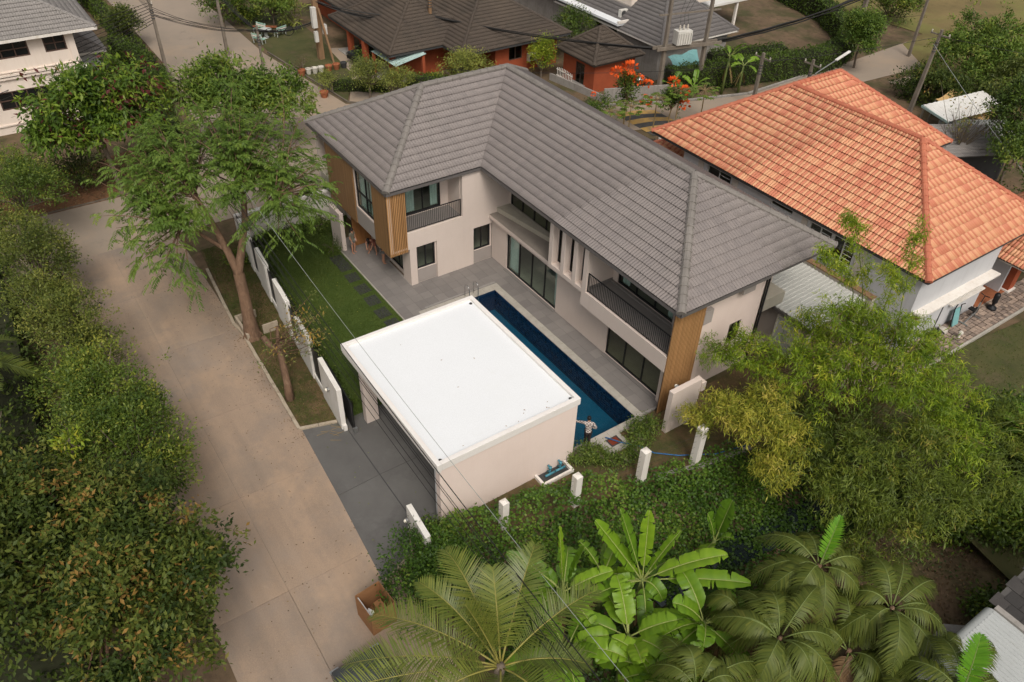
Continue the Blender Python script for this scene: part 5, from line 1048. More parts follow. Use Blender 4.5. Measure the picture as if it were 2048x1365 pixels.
# transformer platform on two poles
TR = thing('transformer_platform', 'pale pole transformer on a platform between two concrete poles', 'transformer', (-12.2, 27.5, 0))
for (x, y) in ((-12.75, 25.9), (-11.9, 29.6)): part(MB().add([(x-.16, y-.16, -.2), (x+.16, y-.16, -.2), (x+.16, y+.16, -.2), (x-.16, y+.16, -.2), (x-.11, y-.11, 8.6), (x+.11, y-.11, 8.6), (x+.11, y+.11, 8.6), (x-.11, y+.11, 8.6)], [(4, 5, 6, 7), (0, 1, 5, 4), (1, 2, 6, 5), (2, 3, 7, 6), (3, 0, 4, 7)]), 'pole', 'pole_concrete', TR)
for dx in (-.25, .25): part(MB().beam((-12.95+dx, 25.0, 4.0), (-11.6+dx, 30.9, 4.0), .14, .26), 'platform_beam', 'pole_concrete', TR)
part(MB().obox((-12.35, 27.3, 4.75), (.75, -.17, 0), (.3, 1.3, 0), (0, 0, 1.1)), 'tank', 'ac_white', TR, bevel=.03)
for k in range(6): u = -.55+k*.22; part(MB().obox((-11.93+u*.23, 27.2+u, 4.7), (.1, -.02, 0), (.02, .08, 0), (0, 0, .9)), 'cooling_fin', 'ac_white', TR)
for k in range(3): u = -.35+k*.35; part(MB().lathe((-12.35+u*.23, 27.3+u, 5.3), [(.06, 0), (.1, .08), (.05, .14), (.1, .2), (.05, .26), (.08, .32), (.02, .42)], 8), 'bushing', 'ceramic', TR); part(MB().tube([(-12.35+u*.23, 27.3+u, 5.7), (-12.6+u*.23, 27.4+u, 6.6), (-12.3+u*.5, 27.7+u*1.2, 7.9)], .018, 4), 'lead', 'cable', TR)
for z in (6.6, 8.1): part(MB().beam((-12.95, 25.0, z), (-11.7, 30.5, z), .1, .12), 'crossarm', 'pole_concrete', TR)
cab_n = 0
def cable(a, b, sag, lab, r=.022, m='cable', n=24, group='overhead cables', wob=0):
    pts = []
    for i in range(n+1):
        t_ = i/n; pts.append((a[0]+(b[0]-a[0])*t_, a[1]+(b[1]-a[1])*t_, a[2]+(b[2]-a[2])*t_-4*sag*t_*(1-t_)+wob*math.sin(t_*37)*.5))
    return setp(part(MB().tube(pts, r, 5, cap=False), 'overhead_cable', m), lab, 'cable', group)
# cables over the carport edge, along the street
cable((-5, -12.3, 8.0), (38, -12.7, 7.4), .9, 'pale thin cable crossing the lawn and the carport front edge', .009, 'pale_cable', 40)
for k, (dy, dz, rr) in enumerate(((-.45, .1, .016), (-.6, -.05, .011), (-.75, .15, .011), (-.9, .0, .011), (-1.05, -.1, .010))):
    cable((-5, -12.6+dy*.7, 7.8+dz), (38, -13.0+dy*.7, 7.3+dz), .75+.1*k, ['thicker dark cable running along the white carport front edge', 'dark cable next to the thick one over the carport front', 'third dark cable over the carport front edge', 'fourth dark cable over the carport front edge', 'outermost dark cable over the driveway'][k], rr, n=40)
# heavy bundle along the back street
for k in range(7):
    o = (rnd.uniform(-.15, .15), rnd.uniform(-.12, .12), rnd.uniform(-.12, .12))
    cable((-34.7+o[0], 5.4+o[1], 4.9+o[2]), (-28.3+o[0], 13.1+o[1], 4.2+o[2]), .35+.1*k, 'black cable in the bundle between the thick brown pole and the big roof pole', .03, group='cable bundle over the bungalow drive')
    cable((-28.3+o[0], 13.1+o[1], 4.2+o[2]), (-12.75+o[0], 25.9+o[1], 3.9+o[2]), .25+.04*k, 'black cable in the bundle from the big roof pole to the transformer', .03, group='cable bundle by the brick annex')
    cable((-12.75+o[0], 25.9+o[1], 3.9+o[2]), (-11.2+o[0]*1.5, 49.5+o[1], 5.3+o[2]*2), .55+.06*k, 'black cable in the heavy bundle from the transformer to the hedge end pole', .06, wob=.05, group='cable bundle from the transformer')
    cable((-11.2+o[0]*1.5, 49.5+o[1], 5.3+o[2]*2), (2+o[0]*2, 75+o[1], 9.5+o[2]*2), .9+.06*k, 'black cable in the heavy bundle across the dry field', .07, wob=.05, group='cable bundle over the field')
    cable((-35.6+o[0], .35+o[1], 3.0+o[2]), (-34.7+o[0], 5.4+o[1], 3.3+o[2]), .2+.06*k, 'black cable in the bundle above the potted plants', .03, group='cable bundle above the pots')
    cable((-37.4+o[0], -7.3+o[1], 5.2+o[2]*3), (-35.6+o[0], .35+o[1], 3.0+o[2]), .2+.08*k, 'black cable crossing the far street to the thin short pole', .018, group='cables across the far street')
    cable((-39.6+o[0], -1.4+o[1], 5.6+o[2]*3), (-35.6+o[0], .35+o[1], 3.0+o[2]), .1+.05*k, 'black cable down to the thin short pole from the bench side pole', .018, group='cables beside the bench lawn')
for k in range(8):
    cable((-37.4, -7.3, 5.9-.22*k), (-28+k*.3, -32, 6.0-.5*k), .5+.05*k, ['uppermost thin cable past the white house', 'second thin cable past the white house windows', 'third thin cable past the white house', 'thin cable over the white house moulding', 'thin cable above the lower white house window', 'thin cable across the lower white house window', 'thin cable below the lower white house window', 'lowest thin cable past the white house'][k], .022)
for k in range(6): cable((-37.4, -7.3, 6.0-.2*k), (-75, -8.5+.4*k, 8.0-.2*k), .8, 'black cable running up the far street beside the hedge', .016, group='cables up the far street, hedge side')
for k in range(7): cable((-39.6, -1.4, 6.0-.25*k), (-80, 2.5-.5*k, 8.2-.2*k), .9, 'black cable running up the far street from the bench side pole', .016, group='cables up the far street, bench side')
cable((-6.9, 30.9, 3.6), (-20, 9.5, 3.0), .5, 'thin cable from the slim dark pole past the papaya trees', .018); cable((-6.9, 30.9, 3.8), (1.0, 40.6, 6.4), .2, 'thin cable from the slim dark pole to the leaning pole', .016)
cable((1.0, 40.6, 6.5), (30, 52, 7.5), .3, 'thin cable from the leaning pole to the right edge', .016); cable((1.0, 40.6, 5.9), (19.5, 27.0, 3.4), .3, 'pale cable dropping behind the orange roof to the right edge', .018, 'pale_cable')
cable((-7.6, 53.4, 8.0), (30, 66, 9), .6, 'thin cable from the field edge pole to the right', .018); cable((-22, 58.5, 7), (-7.6, 53.4, 8), .4, 'thin cable between the two field poles', .018)
lc = thing('cable_coils', 'black spare cable loops hanging beside the thin short pole', 'cable loops', (-35, 1.2, 2.6))
for (x, y, z, r_) in ((-35.3, 1.2, 2.7, .42), (-34.9, 2.9, 2.7, .42), (-35.0, 2.0, 2.75, .25)): part(MB().tube([(x+.15*math.sin(a), y+r_*math.cos(a), z+r_*math.sin(a)) for a in np.linspace(0, 6.3, 17)], .03, 5), 'loop', 'cable', lc)
# hose and pool pole
ho = MB().tube([(15.35, -3.0, .10), (15.9, -2.6, .06), (16.6, -2.0, .05), (17.2, -1.7, .0), (17.9, -.9, .0), (18.8, .5, .1), (19.2, 2, .15)], .028, 6)
setp(part(ho, 'garden_hose', 'hose_blue', smooth=True), 'blue hose trailing over the deck hatch and planting toward the yellow bamboo', 'hose')
# ------------------------------------------------------------ foliage
def nrm(a): return a/np.maximum(np.linalg.norm(a, axis=-1, keepdims=True), 1e-6)
class Leaves:
    def __init__(s): s.V = []; s.T = []; s.n = 0
    def add(s, P, D, Nn, L, W, tint, fold=.12, mid=.45):
        n = len(P); D = nrm(D); S = nrm(np.cross(D, Nn)); Nn = np.cross(S, D)
        L = np.broadcast_to(L, (n,))[:, None]; W = np.broadcast_to(W, (n,))[:, None]
        V = np.stack([P, P+D*L*mid+S*W/2+Nn*W*fold, P+D*L, P+D*L*mid-S*W/2+Nn*W*fold], 1)
        s.V.append(V.reshape(-1, 3)); s.T.append(np.repeat(np.broadcast_to(tint, (n,)), 4)); s.n += n
    def build(s, name, m, parent=None, kind=None):
        V = np.concatenate(s.V); b = np.arange(s.n)*4
        F = np.concatenate([np.stack([b, b+1, b+2], 1), np.stack([b, b+2, b+3], 1)])
        o = npmesh(name, V, None, m, parent, np.concatenate(s.T), F3=F)
        if kind: o['kind'] = kind
        return o
def clumps(lv, g, C, out, n, rad, L, W, droop=.3, tint=(.5, .2), spread=.8, up=.6, flat=.8):
    """n leaves round each centre C (k,3), pointing roughly along out (k,3)"""
    k = len(C); ct = np.clip(g.normal(tint[0], tint[1], k), 0, 1)
    P = np.repeat(C, n, 0)+g.normal(0, 1, (k*n, 3))*rad*np.array([1, 1, flat])
    D = np.repeat(out, n, 0)*.7+g.normal(0, spread, (k*n, 3))+np.array([0, 0, -droop])
    Nn = np.repeat(out, n, 0)*.4+np.array([0, 0, up])+g.normal(0, .35, (k*n, 3))
    T = np.clip(np.repeat(ct, n)+g.normal(0, .13, k*n), 0, 1)
    sc_ = g.uniform(.65, 1.25, k*n); lv.add(P, D, Nn, L*sc_, W*sc_, T)
def shell(g, c, r, k, lo=.6, down=.35):
    """k points in the outer shell of an ellipsoid; few below"""
    d = nrm(g.normal(0, 1, (k*3, 3))); d = d[(d[:, 2] > -down) | (g.random(len(d)) < .15)][:k]
    f = g.uniform(lo, 1.0, len(d))**.7*(1+.12*np.sin(d[:, 0]*7+c[0])*np.sin(d[:, 1]*6+c[1])+g.normal(0, .05, len(d)))
    return np.array(c)+d*f[:, None]*np.array(r), d
def limbs(mb, g, base, tips, r0, r1, n=4, sag=.0):
    base = np.array(base)
    for t_ in tips:
        m_ = base*.5+np.array(t_)*.5+g.normal(0, .12, 3)*np.linalg.norm(t_-base)*.5; pts = []
        for i in range(n+1):
            u = i/n; pts.append(tuple(base*(1-u)**2+2*m_*u*(1-u)+np.array(t_)*u*u))
        mb.tube(pts, [r0+(r1-r0)*i/n for i in range(n+1)], 5, cap=False)
def tree(name, label, cat, base, blobs, m, seed, L=.16, W=.08, nl=26, cl=.28, droop=.3, trunk=.14, tint=(.5, .2), bark='bark_grey', group=None, lo=.6, fork=None, spread=.8, ntw=14, down=.35, part_name='crown'):
    g = np.random.default_rng(seed); t_ = thing(name, label, cat, base, 0, group); lv = Leaves(); tips = []
    for (c, r, k) in blobs:
        ns = max(4, min(11, k//12)); Cs, ds = shell(g, c, np.array(r)*.72, ns, .75, .2)
        for q in range(len(Cs)):
            f_ = g.uniform(.28, .58); C, d = shell(g, Cs[q], np.array(r)*f_+.12, max(4, int(k*1.25/ns)), lo, .5)
            clumps(lv, g, C, nrm(d*.6+ds[q]*.6), nl, cl, L, W, droop, (np.clip(tint[0]+g.normal(0, .12), .1, .9), tint[1]), spread); tips.append(C[:max(2, ntw//(len(blobs)*ns)+1)])
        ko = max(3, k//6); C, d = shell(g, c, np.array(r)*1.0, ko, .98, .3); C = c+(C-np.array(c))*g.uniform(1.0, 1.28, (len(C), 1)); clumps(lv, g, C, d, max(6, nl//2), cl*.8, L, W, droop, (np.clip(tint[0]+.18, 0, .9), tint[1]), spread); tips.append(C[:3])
    if trunk:
        tb = MB(); b = np.array(base, float); top = np.array(fork if fork is not None else (base[0]*.7+blobs[0][0][0]*.3, base[1]*.7+blobs[0][0][1]*.3, max(base[2]+.4, blobs[0][0][2]-blobs[0][1][2]*.8)))
        mid = (b+top)/2+g.normal(0, .06, 3)*np.array([1, 1, 0]); tb.tube([b-np.array([0, 0, .15]), b+(mid-b)*.3, mid, top], [trunk*1.35, trunk*1.05, trunk*.9, trunk*.75], 8, cap=False)
        limbs(tb, g, top, np.concatenate(tips), trunk*.5, .012); part(tb, 'trunk', bark, t_, smooth=True)
    lv.build(part_name, m, t_); return t_
def hedge(name, label, pts, wd, h, m, seed, dens=220, L=.10, W=.06, cat='hedge', tint=(.45, .18), z0=-.05, wob=.1, group=None):
    """clipped hedge along a polyline: leafy surface over a dark twiggy core"""
    g = np.random.default_rng(seed); t_ = thing(name, label, cat, (pts[0][0], pts[0][1], z0), 0, group); lv = Leaves(); core = MB()
    for a, b in zip(pts[:-1], pts[1:]):
        a, b = np.array([*a, 0.]), np.array([*b, 0.]); d = b-a; Ln = np.linalg.norm(d); d /= Ln; s_ = np.array([d[1], -d[0], 0]); n = int(dens*Ln*(wd+2*h))
        u, v = g.random(n)*Ln, g.random(n)*(wd+2*h); sd = np.where(v < wd, 0, np.where(v < wd+h, 1, -1)); hh = np.where(sd == 0, h, (v-wd) % h); off = np.where(sd == 0, (v-wd/2), sd*wd/2)
        w_ = wob*(np.sin(u*2.1+seed)+np.sin(u*5.3+hh*3)+.6*np.sin(off*7+u*3.7))*.5
        P = a+u[:, None]*d+(off+w_*np.sign(off)*(sd != 0))[:, None]*s_; P[:, 2] = z0+hh+w_*(sd == 0); o = np.where((sd == 0)[:, None], np.array([0, 0, 1.]), sd[:, None]*s_)
        P += g.normal(0, .05, P.shape); T = np.clip(tint[0]+tint[1]*(np.sin(u*.9+seed)*.5+g.normal(0, .8, n)), 0, 1)
        lv.add(P, o*.6+g.normal(0, .8, P.shape), o+g.normal(0, .4, P.shape), L*g.uniform(.7, 1.3, n), W*g.uniform(.7, 1.3, n), T)
        core.beam(tuple(a+np.array([0, 0, z0+h*.47])), tuple(b+np.array([0, 0, z0+h*.47])), wd*.86, h*.9)
    part(core, 'inner_twigs', 'twig_core', t_); lv.build('foliage', m, t_); return t_
mat('twig_core', (.030, .034, .014), (.018, .02, .009), 4, 1)
def shrub(label, x, y, r, h, m, seed, name='shrub', cat='shrub', L=.12, W=.06, k=None, z=-.05, tint=(.5, .2), droop=.2, nl=18, group=None):
    return tree(name, label, cat, (x, y, z), [((x, y, z+h*.55), (r, r, h*.5), k or int(30+60*r*r))], m, seed, L, W, nl, .14+.08*r, droop, .03+.02*r, tint, group=group, lo=.5, ntw=8, part_name='foliage')
# ------------------------------------------------------------ palms
def frond(g, base, tip, arch, nl, ll, m, parent, lw=.045, droop=.45, stem=.035, tint=.5, vee=.35, name='frond', stem_m='stem_green', bare=.12, lift=None):
    """one palm leaf: arched rachis with two rows of leaflets"""
    base, tip = np.array(base, float), np.array(tip, float); mid = (base+tip)/2+np.array([0, 0, arch]); N_ = 16
    ts = np.linspace(0, 1, N_); C = base*((1-ts)**2)[:, None]+2*mid*(ts*(1-ts))[:, None]+tip*(ts**2)[:, None]
    st = MB().tube([tuple(p) for p in C], [stem*(1-.85*t_) for t_ in ts], 5)
    f = part(st, name, stem_m, parent, smooth=True)
    V, F3, T = [], [], []; o = 0
    tt = np.linspace(bare, 1, nl)
    P = base*((1-tt)**2)[:, None]+2*mid*(tt*(1-tt))[:, None]+tip*(tt**2)[:, None]
    D = nrm(2*(mid-base)*(1-tt)[:, None]+2*(tip-mid)*tt[:, None]); S = nrm(np.cross(D, np.array([0, 0, 1.]))+1e-4); U = np.cross(S, D)
    ln = ll*np.sin(np.pi*(.16+.80*(tt-bare)/(1-bare)))**.75; fwd = .35+.9*tt
    for sd in (-1, 1):
        for i in range(nl):
            d0 = S[i]*sd+D[i]*fwd[i]*.7+U[i]*vee+g.normal(0, .07, 3); d0 /= np.linalg.norm(d0); l = ln[i]*g.uniform(.88, 1.1); sdv = np.cross(d0, U[i]); sdv /= np.linalg.norm(sdv)+1e-6
            p0 = P[i]; p1 = p0+d0*l*.5+np.array([0, 0, -droop*l*.10]); p2 = p0+d0*l*.95+np.array([0, 0, -droop*l*.45]); w_ = lw*(.5+.5*l/ll)
            V += [p0-sdv*w_*.3, p0+sdv*w_*.3, p1-sdv*w_*.5, p1+sdv*w_*.5, p2]; F3 += [(o, o+1, o+3), (o, o+3, o+2), (o+2, o+3, o+4)]; T += [tint+g.normal(0, .10)]*5; o += 5
    lf = npmesh('leaflets', np.array(V), None, m, f, np.array(T), F3=np.array(F3)); return f
def palm(name, label, base, crown, fr, seed, m, nl=44, ll=.75, lw=.05, trunk=.13, bark='bark_grey', arch=.7, droop=.5, tint=.5, group=None, stem=.035, extra=0, vee=.35, stem_m='stem_green'):
    """fr: list of (azimuth deg, length, tip dz) or explicit ('p', x, y, z)"""
    g = np.random.default_rng(seed); t_ = thing(name, label, 'palm', base, 0, group); b, c = np.array(base, float), np.array(crown, float)
    pts = [tuple(b*(1-u)+c*u+np.array([.08*math.sin(u*5+seed), .08*math.cos(u*4), 0])*(1-abs(2*u-1))) for u in np.linspace(0, 1, 7)]; pts[0] = (pts[0][0], pts[0][1], pts[0][2]-.3)
    part(MB().tube(pts, [trunk*(1.25-.4*i/6) for i in range(7)], 10), 'trunk', bark, t_, smooth=True)
    fr = list(fr)+[(g.uniform(0, 360), 2.0*g.uniform(.65, 1.1), g.uniform(-1.3, 1.1)) for _ in range(extra)]+[(g.uniform(0, 360), g.uniform(.8, 1.3), g.uniform(-2.0, -1.3), 1.0) for _ in range(extra//2)]
    for q in fr:
        if q[0] == 'p': tip = np.array(q[1:4]); a_ = q[4] if len(q) > 4 else arch; tn = q[5] if len(q) > 5 else tint
        else: a = R(q[0]+g.normal(0, 7)); q1 = q[1]*g.uniform(.85, 1.18); tip = c+np.array([math.cos(a)*q1, math.sin(a)*q1, q[2]-.55+g.normal(0, .3)]); a_ = arch; tn = q[3] if len(q) > 3 else tint
        mm = m if tn < .98 else 'leaf_brown'
        frond(g, c+nrm(tip-c)*.12, tip, a_*g.uniform(.8, 1.2), nl, ll*g.uniform(.9, 1.1), mm, t_, lw, droop, stem, min(tn, .97) if tn < .98 else .5, vee, stem_m=stem_m)
    return t_
# ------------------------------------------------------------ bananas
def banana_leaf(g, base, tip, arch, wd, m, parent, tint=.5, tears=3):
    wd_ = wd*g.uniform(.78, 1.12); tip = np.array(tip)+g.normal(0, .06, 3); base, tip = np.array(base, float), np.array(tip, float); mid = (base+tip)/2+np.array([0, 0, arch*g.uniform(.8, 1.5)]); n = 15; ts = np.linspace(0, 1, n)
    C = base*((1-ts)**2)[:, None]+2*mid*(ts*(1-ts))[:, None]+tip*(ts**2)[:, None]; D = nrm(2*(mid-base)*(1-ts)[:, None]+2*(tip-mid)*ts[:, None]); S = nrm(np.cross(D, np.array([0, 0, 1.]))+1e-4); U = np.cross(S, D); rl_ = g.normal(0, .33); S, U = S*math.cos(rl_)+U*math.sin(rl_), U*math.cos(rl_)-S*math.sin(rl_)
    pt = g.uniform(.14, .24); V, F, T = [], [], []
    for sd in (-1, 1):
        o = len(V); us = np.linspace(pt, 1, 22); tear = set(g.choice(np.arange(4, 20), tears, replace=False)) if tears else set(); prev = None
        for i, u in enumerate(us):
            w_ = wd_*.5*min(1, ((u-pt)/.16))**.6*min(1, ((1.02-u)/.22))**.6
            c = np.array([np.interp(u, ts, C[:, q]) for q in range(3)]); s_ = np.array([np.interp(u, ts, S[:, q]) for q in range(3)])*sd; uu = np.array([np.interp(u, ts, U[:, q]) for q in range(3)]); d_ = np.array([np.interp(u, ts, D[:, q]) for q in range(3)])
            rip = .02*math.sin(i*2.3)+g.normal(0, .012)
            row = [c, c+s_*w_*.48+uu*(.24*w_+rip*.5), c+s_*w_*.96+d_*.10*w_+uu*(.22*w_+rip)]
            if i in tear and prev is not None:
                dr = g.uniform(.05, .16); gap = d_*g.uniform(.015, .05)
                V += [prev[0], prev[1], prev[2]-np.array([0, 0, dr])+gap*0]; T += [tint+g.normal(0, .05)]*3; k = len(V)-3
                V += [row[0], row[1]-gap, row[2]-gap*2-np.array([0, 0, dr])]; T += [tint+g.normal(0, .05)]*3; q = len(V)-3
                F += [(k, k+1, q+1, q), (k+1, k+2, q+2, q+1)]; prev = row; V += row; T += [tint]*3; continue
            V += row; T += [tint+.05*math.sin(i*1.7)+g.normal(0, .035)]*3; k = len(V)-3
            if prev is not None and i > 0 and (i-1) not in (): 
                F += [(k-3, k-2, k+1, k), (k-2, k-1, k+2, k+1)]
            prev = row
    lf = npmesh('leaf', np.array(V), np.array(F), m, parent, np.array(T), smooth=False)
    part(MB().tube([tuple(p+np.array([0, 0, .012])) for p in C], [.032*(1-.8*t_) for t_ in ts], 5), 'midrib', 'midrib', lf, smooth=True); return lf
mat('coco_stem', (.28, .25, .06), (.22, .20, .05), 3, .5)
mat('midrib', (.34, .38, .12), (.26, .31, .09), 3, .5)
def banana(label, base, h, leaves, seed, wd=.66, tint=.55, group='banana plants below the boundary posts', dead=2, stem=.13):
    g = np.random.default_rng(seed); t_ = thing('banana_plant', label, 'banana plant', base, 0, group); b = np.array(base, float); c = b+np.array([g.normal(0, .05), g.normal(0, .05), h])
    part(MB().tube([tuple(b-np.array([0, 0, .3])), tuple(b*.5+c*.5), tuple(c)], [stem, stem*.85, stem*.55], 9), 'stem', 'stem_green', t_, smooth=True)
    for q in leaves:
        if q[0] == 'p': tip = np.array(q[1:4]); ar = q[4] if len(q) > 4 else .3; tn = q[5] if len(q) > 5 else tint; w_ = q[6] if len(q) > 6 else wd
        else: a = R(q[0]); tip = c+np.array([math.cos(a)*q[1], math.sin(a)*q[1], q[2]]); ar = q[3] if len(q) > 3 else .45; tn = tint+g.normal(0, .12); w_ = wd*g.uniform(.85, 1.12)
        banana_leaf(g, c-np.array([0, 0, .15]), tip, ar, w_, 'leaf_banana', t_, tn, int(g.integers(1, 5)))
    for k in range(dead):
        a = g.uniform(0, 6.28); banana_leaf(g, c-np.array([0, 0, .5]), c+np.array([math.cos(a)*.6, math.sin(a)*.6, -h*.75]), .1, .3, 'leaf_brown', t_, .6, 4)
    return t_
# ------------------------------------------------------------ bamboo
def bamboo(label, base, clouds, m, seed, group, culm='stem_green', L=.25, W=.036, nl=44, tint=(.5, .2), ncul=20, name='bamboo_clump', rb=.7):
    """clouds: (centre, radius, number of sprays); sprays of narrow drooping leaves on thin branches, joined to the base by arching culms"""
    g = np.random.default_rng(seed); t_ = thing(name, label, 'bamboo', base, 0, group); lv = Leaves(); cul = MB(); b = np.array(base, float)
    for (c, r, k) in clouds:
        c = np.array(c, float); r = np.array(r if hasattr(r, '__len__') else (r, r, r*.8)); C, d = shell(g, c, r, k, .3, .6); C = c+(C-c)*np.clip(g.normal(1, .2, (len(C), 1)), .6, 1.6); pw_ = np.repeat(C, 1, 0)
        clumps(lv, g, C, d*.5, nl, .16, L, W, .75, tint, .75, .7, .6)
        for i in range(max(1, k//9)):
            p = C[i]; s_ = b+np.array([*g.normal(0, rb, 2), 0]); hp = s_+np.array([0, 0, 1])*(p[2]-b[2])*.75+(p-s_)*.18
            pts = [tuple(s_*((1-u)**2)+2*hp*u*(1-u)+p*u*u) for u in np.linspace(0, 1, 9)]; cul.tube(pts, [.035*(1-.8*u) for u in np.linspace(0, 1, 9)], 5, cap=False)
        for i in range(0, k, 2):
            j = g.integers(0, k); cul.tube([tuple(C[i]), tuple((C[i]+C[j])/2+np.array([0, 0, -.1])), tuple(C[j])], [.006, .009, .006], 4, cap=False) if np.linalg.norm(C[i]-C[j]) < 1.2 else None
    part(cul, 'culms', culm, t_, smooth=True); lv.build('foliage', m, t_); return t_
def shoot(label, base, path, m, seed, group, n=30, spread=.42):
    """single tall young bamboo culm with tufts up its length"""
    g = np.random.default_rng(seed); t_ = thing('bamboo_shoot', label, 'bamboo', base, 0, group); P = np.array(path, float); ts = np.linspace(0, 1, len(P)); u = np.linspace(0, 1, 14)
    C = np.stack([np.interp(u, ts, P[:, q]) for q in range(3)], 1); mb = MB().tube([tuple(p) for p in C], [.03*(1-.8*q) for q in u], 5, cap=False); lv = Leaves(); cs = []
    for i in range(n):
        q = g.uniform(.35, 1.0); c = np.array([np.interp(q, ts, P[:, k]) for k in range(3)]); dr = g.normal(0, 1, 3)*np.array([1, 1, .5]); e = c+nrm(dr)*spread*g.uniform(.3, 1)*(1.25-q*.7); mb.tube([tuple(c), tuple((c+e)/2+np.array([0, 0, .06])), tuple(e)], [.007, .006, .004], 4, cap=False); cs.append(e)
    cs = np.array(cs); clumps(lv, g, cs, nrm(g.normal(0, 1, cs.shape)), 34, .13, .22, .036, .7, (.62, .15), .7); part(mb, 'culm', 'stem_green', t_); lv.build('foliage', m, t_); return t_
# ------------------------------------------------------------ the big street tree
def big_tree():
    g = np.random.default_rng(11); t_ = thing('street_tree', 'large spreading tree with forked reddish trunk and feathery crown over the street', 'tree', (-.2, -13.65, -.05)); tb = MB()
    b = np.array([-.1, -13.65, -.3]); f = np.array([-.75, -13.5, 3.5])
    tb.tube([tuple(b), (-.12, -13.65, .15), (-.25, -13.62, 1.2), (-.48, -13.55, 2.5), tuple(f)], [.55, .40, .30, .27, .27], 14, cap=False, rough=.08)
    for k in range(6): a = k*1.05+.3; tb.tube([(-.12+.15*math.cos(a), -13.65+.15*math.sin(a), .45), (-.12+.5*math.cos(a), -13.65+.5*math.sin(a), -.08)], [.15, .04], 6, cap=False)
    hubs = []
    for path, r0 in (([tuple(f), (-1.1, -13.7, 4.7), (-1.6, -14.0, 6.1), (-2.3, -14.3, 7.3)], .21), ([tuple(f), (-1.0, -13.0, 4.7), (-1.4, -12.5, 5.8), (-2.0, -12.1, 7.2)], .22), ([(-1.1, -13.7, 4.7), (-1.7, -14.6, 5.6), (-1.9, -15.2, 6.2)], .11), ([(-1.4, -12.5, 5.8), (-.7, -11.6, 6.5), (-.5, -11.0, 7.1)], .13)):
        n = len(path); tb.tube(path, [r0*(1-.45*i/(n-1)) for i in range(n)], 9, cap=False, rough=.07); hubs.append(np.array(path[-1]))
    lv = Leaves(); ctr = np.array([-4.9, -12.2, 6.4])
    def shoot_(h, tip, rad, dens, tn):
        L = np.linalg.norm(tip-h); m_ = (h+tip)/2+np.array([0, 0, .12*L])+g.normal(0, .05, 3)*L; u = np.linspace(0, 1, 8); C = h*((1-u)**2)[:, None]+2*m_*(u*(1-u))[:, None]+tip*(u**2)[:, None]; tb.tube([tuple(p) for p in C], [rad*(1-.85*q) for q in u], 5, cap=False)
        # drooping compound leaves along the outer part
        for q in np.linspace(.38, 1.0, dens):
            p = h*(1-q)**2+2*m_*q*(1-q)+tip*q*q; dr = nrm(nrm(tip-h)*.5+g.normal(0, .8, 3)*np.array([1, 1, .4])+np.array([0, 0, .15])); ll = g.uniform(.65, 1.15); e = p+dr*ll+np.array([0, 0, -.38*ll]); md = p+dr*ll*.55+np.array([0, 0, .02]); nn = 11; v = np.linspace(.18, 1, nn)
            K = p*((1-v)**2)[:, None]+2*md*(v*(1-v))[:, None]+e*(v**2)[:, None]; tg = nrm(2*(md-p)*(1-v)[:, None]+2*(e-md)*v[:, None]); S = nrm(np.cross(tg, np.array([0, 0, 1.]))+1e-4)
            for sd in (-1, 1): lv.add(K, S*sd*.75+tg*.55+np.array([0, 0, -.45])+g.normal(0, .12, K.shape), np.array([0, 0, 1.])+g.normal(0, .25, K.shape), g.uniform(.17, .24), .064, np.clip(tn+g.normal(0, .10, nn), 0, 1))
    tips = [(-1.4, -18.0, 6.3), (.6, -17.2, 5.6), (1.0, -16.4, 4.9), (-.6, -17.8, 5.6), (-2.4, -18.4, 7.4), (-.2, -8.4, 7.2), (-1.6, -8.0, 7.9), (-3.2, -7.4, 8.4), (.3, -9.6, 6.4), (-.2, -10.2, 5.6), (-4.8, -7.6, 9.0), (-6.6, -7.6, 9.2), (.4, -11.6, 5.3), (-7.0, -17.4, 7.8), (-5.2, -17.9, 7.8), (-9.0, -16.6, 7.8), (-.4, -16.9, 4.9), (.9, -15.9, 4.4), (-1.6, -17.6, 5.2), (-10.6, -15.0, 8.6), (-11.2, -12.0, 9.0), (-10.4, -9.2, 9.2), (-8.8, -7.4, 9.4), (.8, -10.6, 5.2), (.2, -9.0, 5.6), (-3.2, -17.9, 6.2)]
    for k in range(135):
        a = g.uniform(0, 6.28); q = math.sqrt(g.uniform(.01, 1)); rx = 5.3*q; tips.append((ctr[0]+rx*math.cos(a)*1.12-.3, ctr[1]+rx*math.sin(a), 9.9-2.6*q*q-abs(g.normal(0, .8))))
    for k in range(34):
        a = g.uniform(0, 6.28); rx = g.uniform(.8, 4.2); tips.append((-2.6+rx*math.cos(a)*1.05, -12.7+rx*math.sin(a), 8.6-.28*rx-abs(g.normal(0, .7))))
    for t__ in tips:
        t__ = np.array(t__, float); h = hubs[int(np.argmin([np.linalg.norm((t__-q)[:2])+g.uniform(0, 1.2) for q in hubs]))]; shoot_(h+g.normal(0, .12, 3), t__, .045, 11, float(np.clip(g.normal(.5, .14), 0, .8)))
    for k in range(26): h = hubs[int(g.integers(0, 4))]; e = h+np.array([g.normal(0, .5), g.normal(0, .5), -g.uniform(.4, 1.6)]); tb.tube([tuple(h), tuple((h+e)/2+g.normal(0, .1, 3)), tuple(e)], [.02, .014, .006], 4, cap=False)
    part(tb, 'trunk', 'bark', t_, smooth=True); lv.build('crown', 'leaf_big', t_)
big_tree()
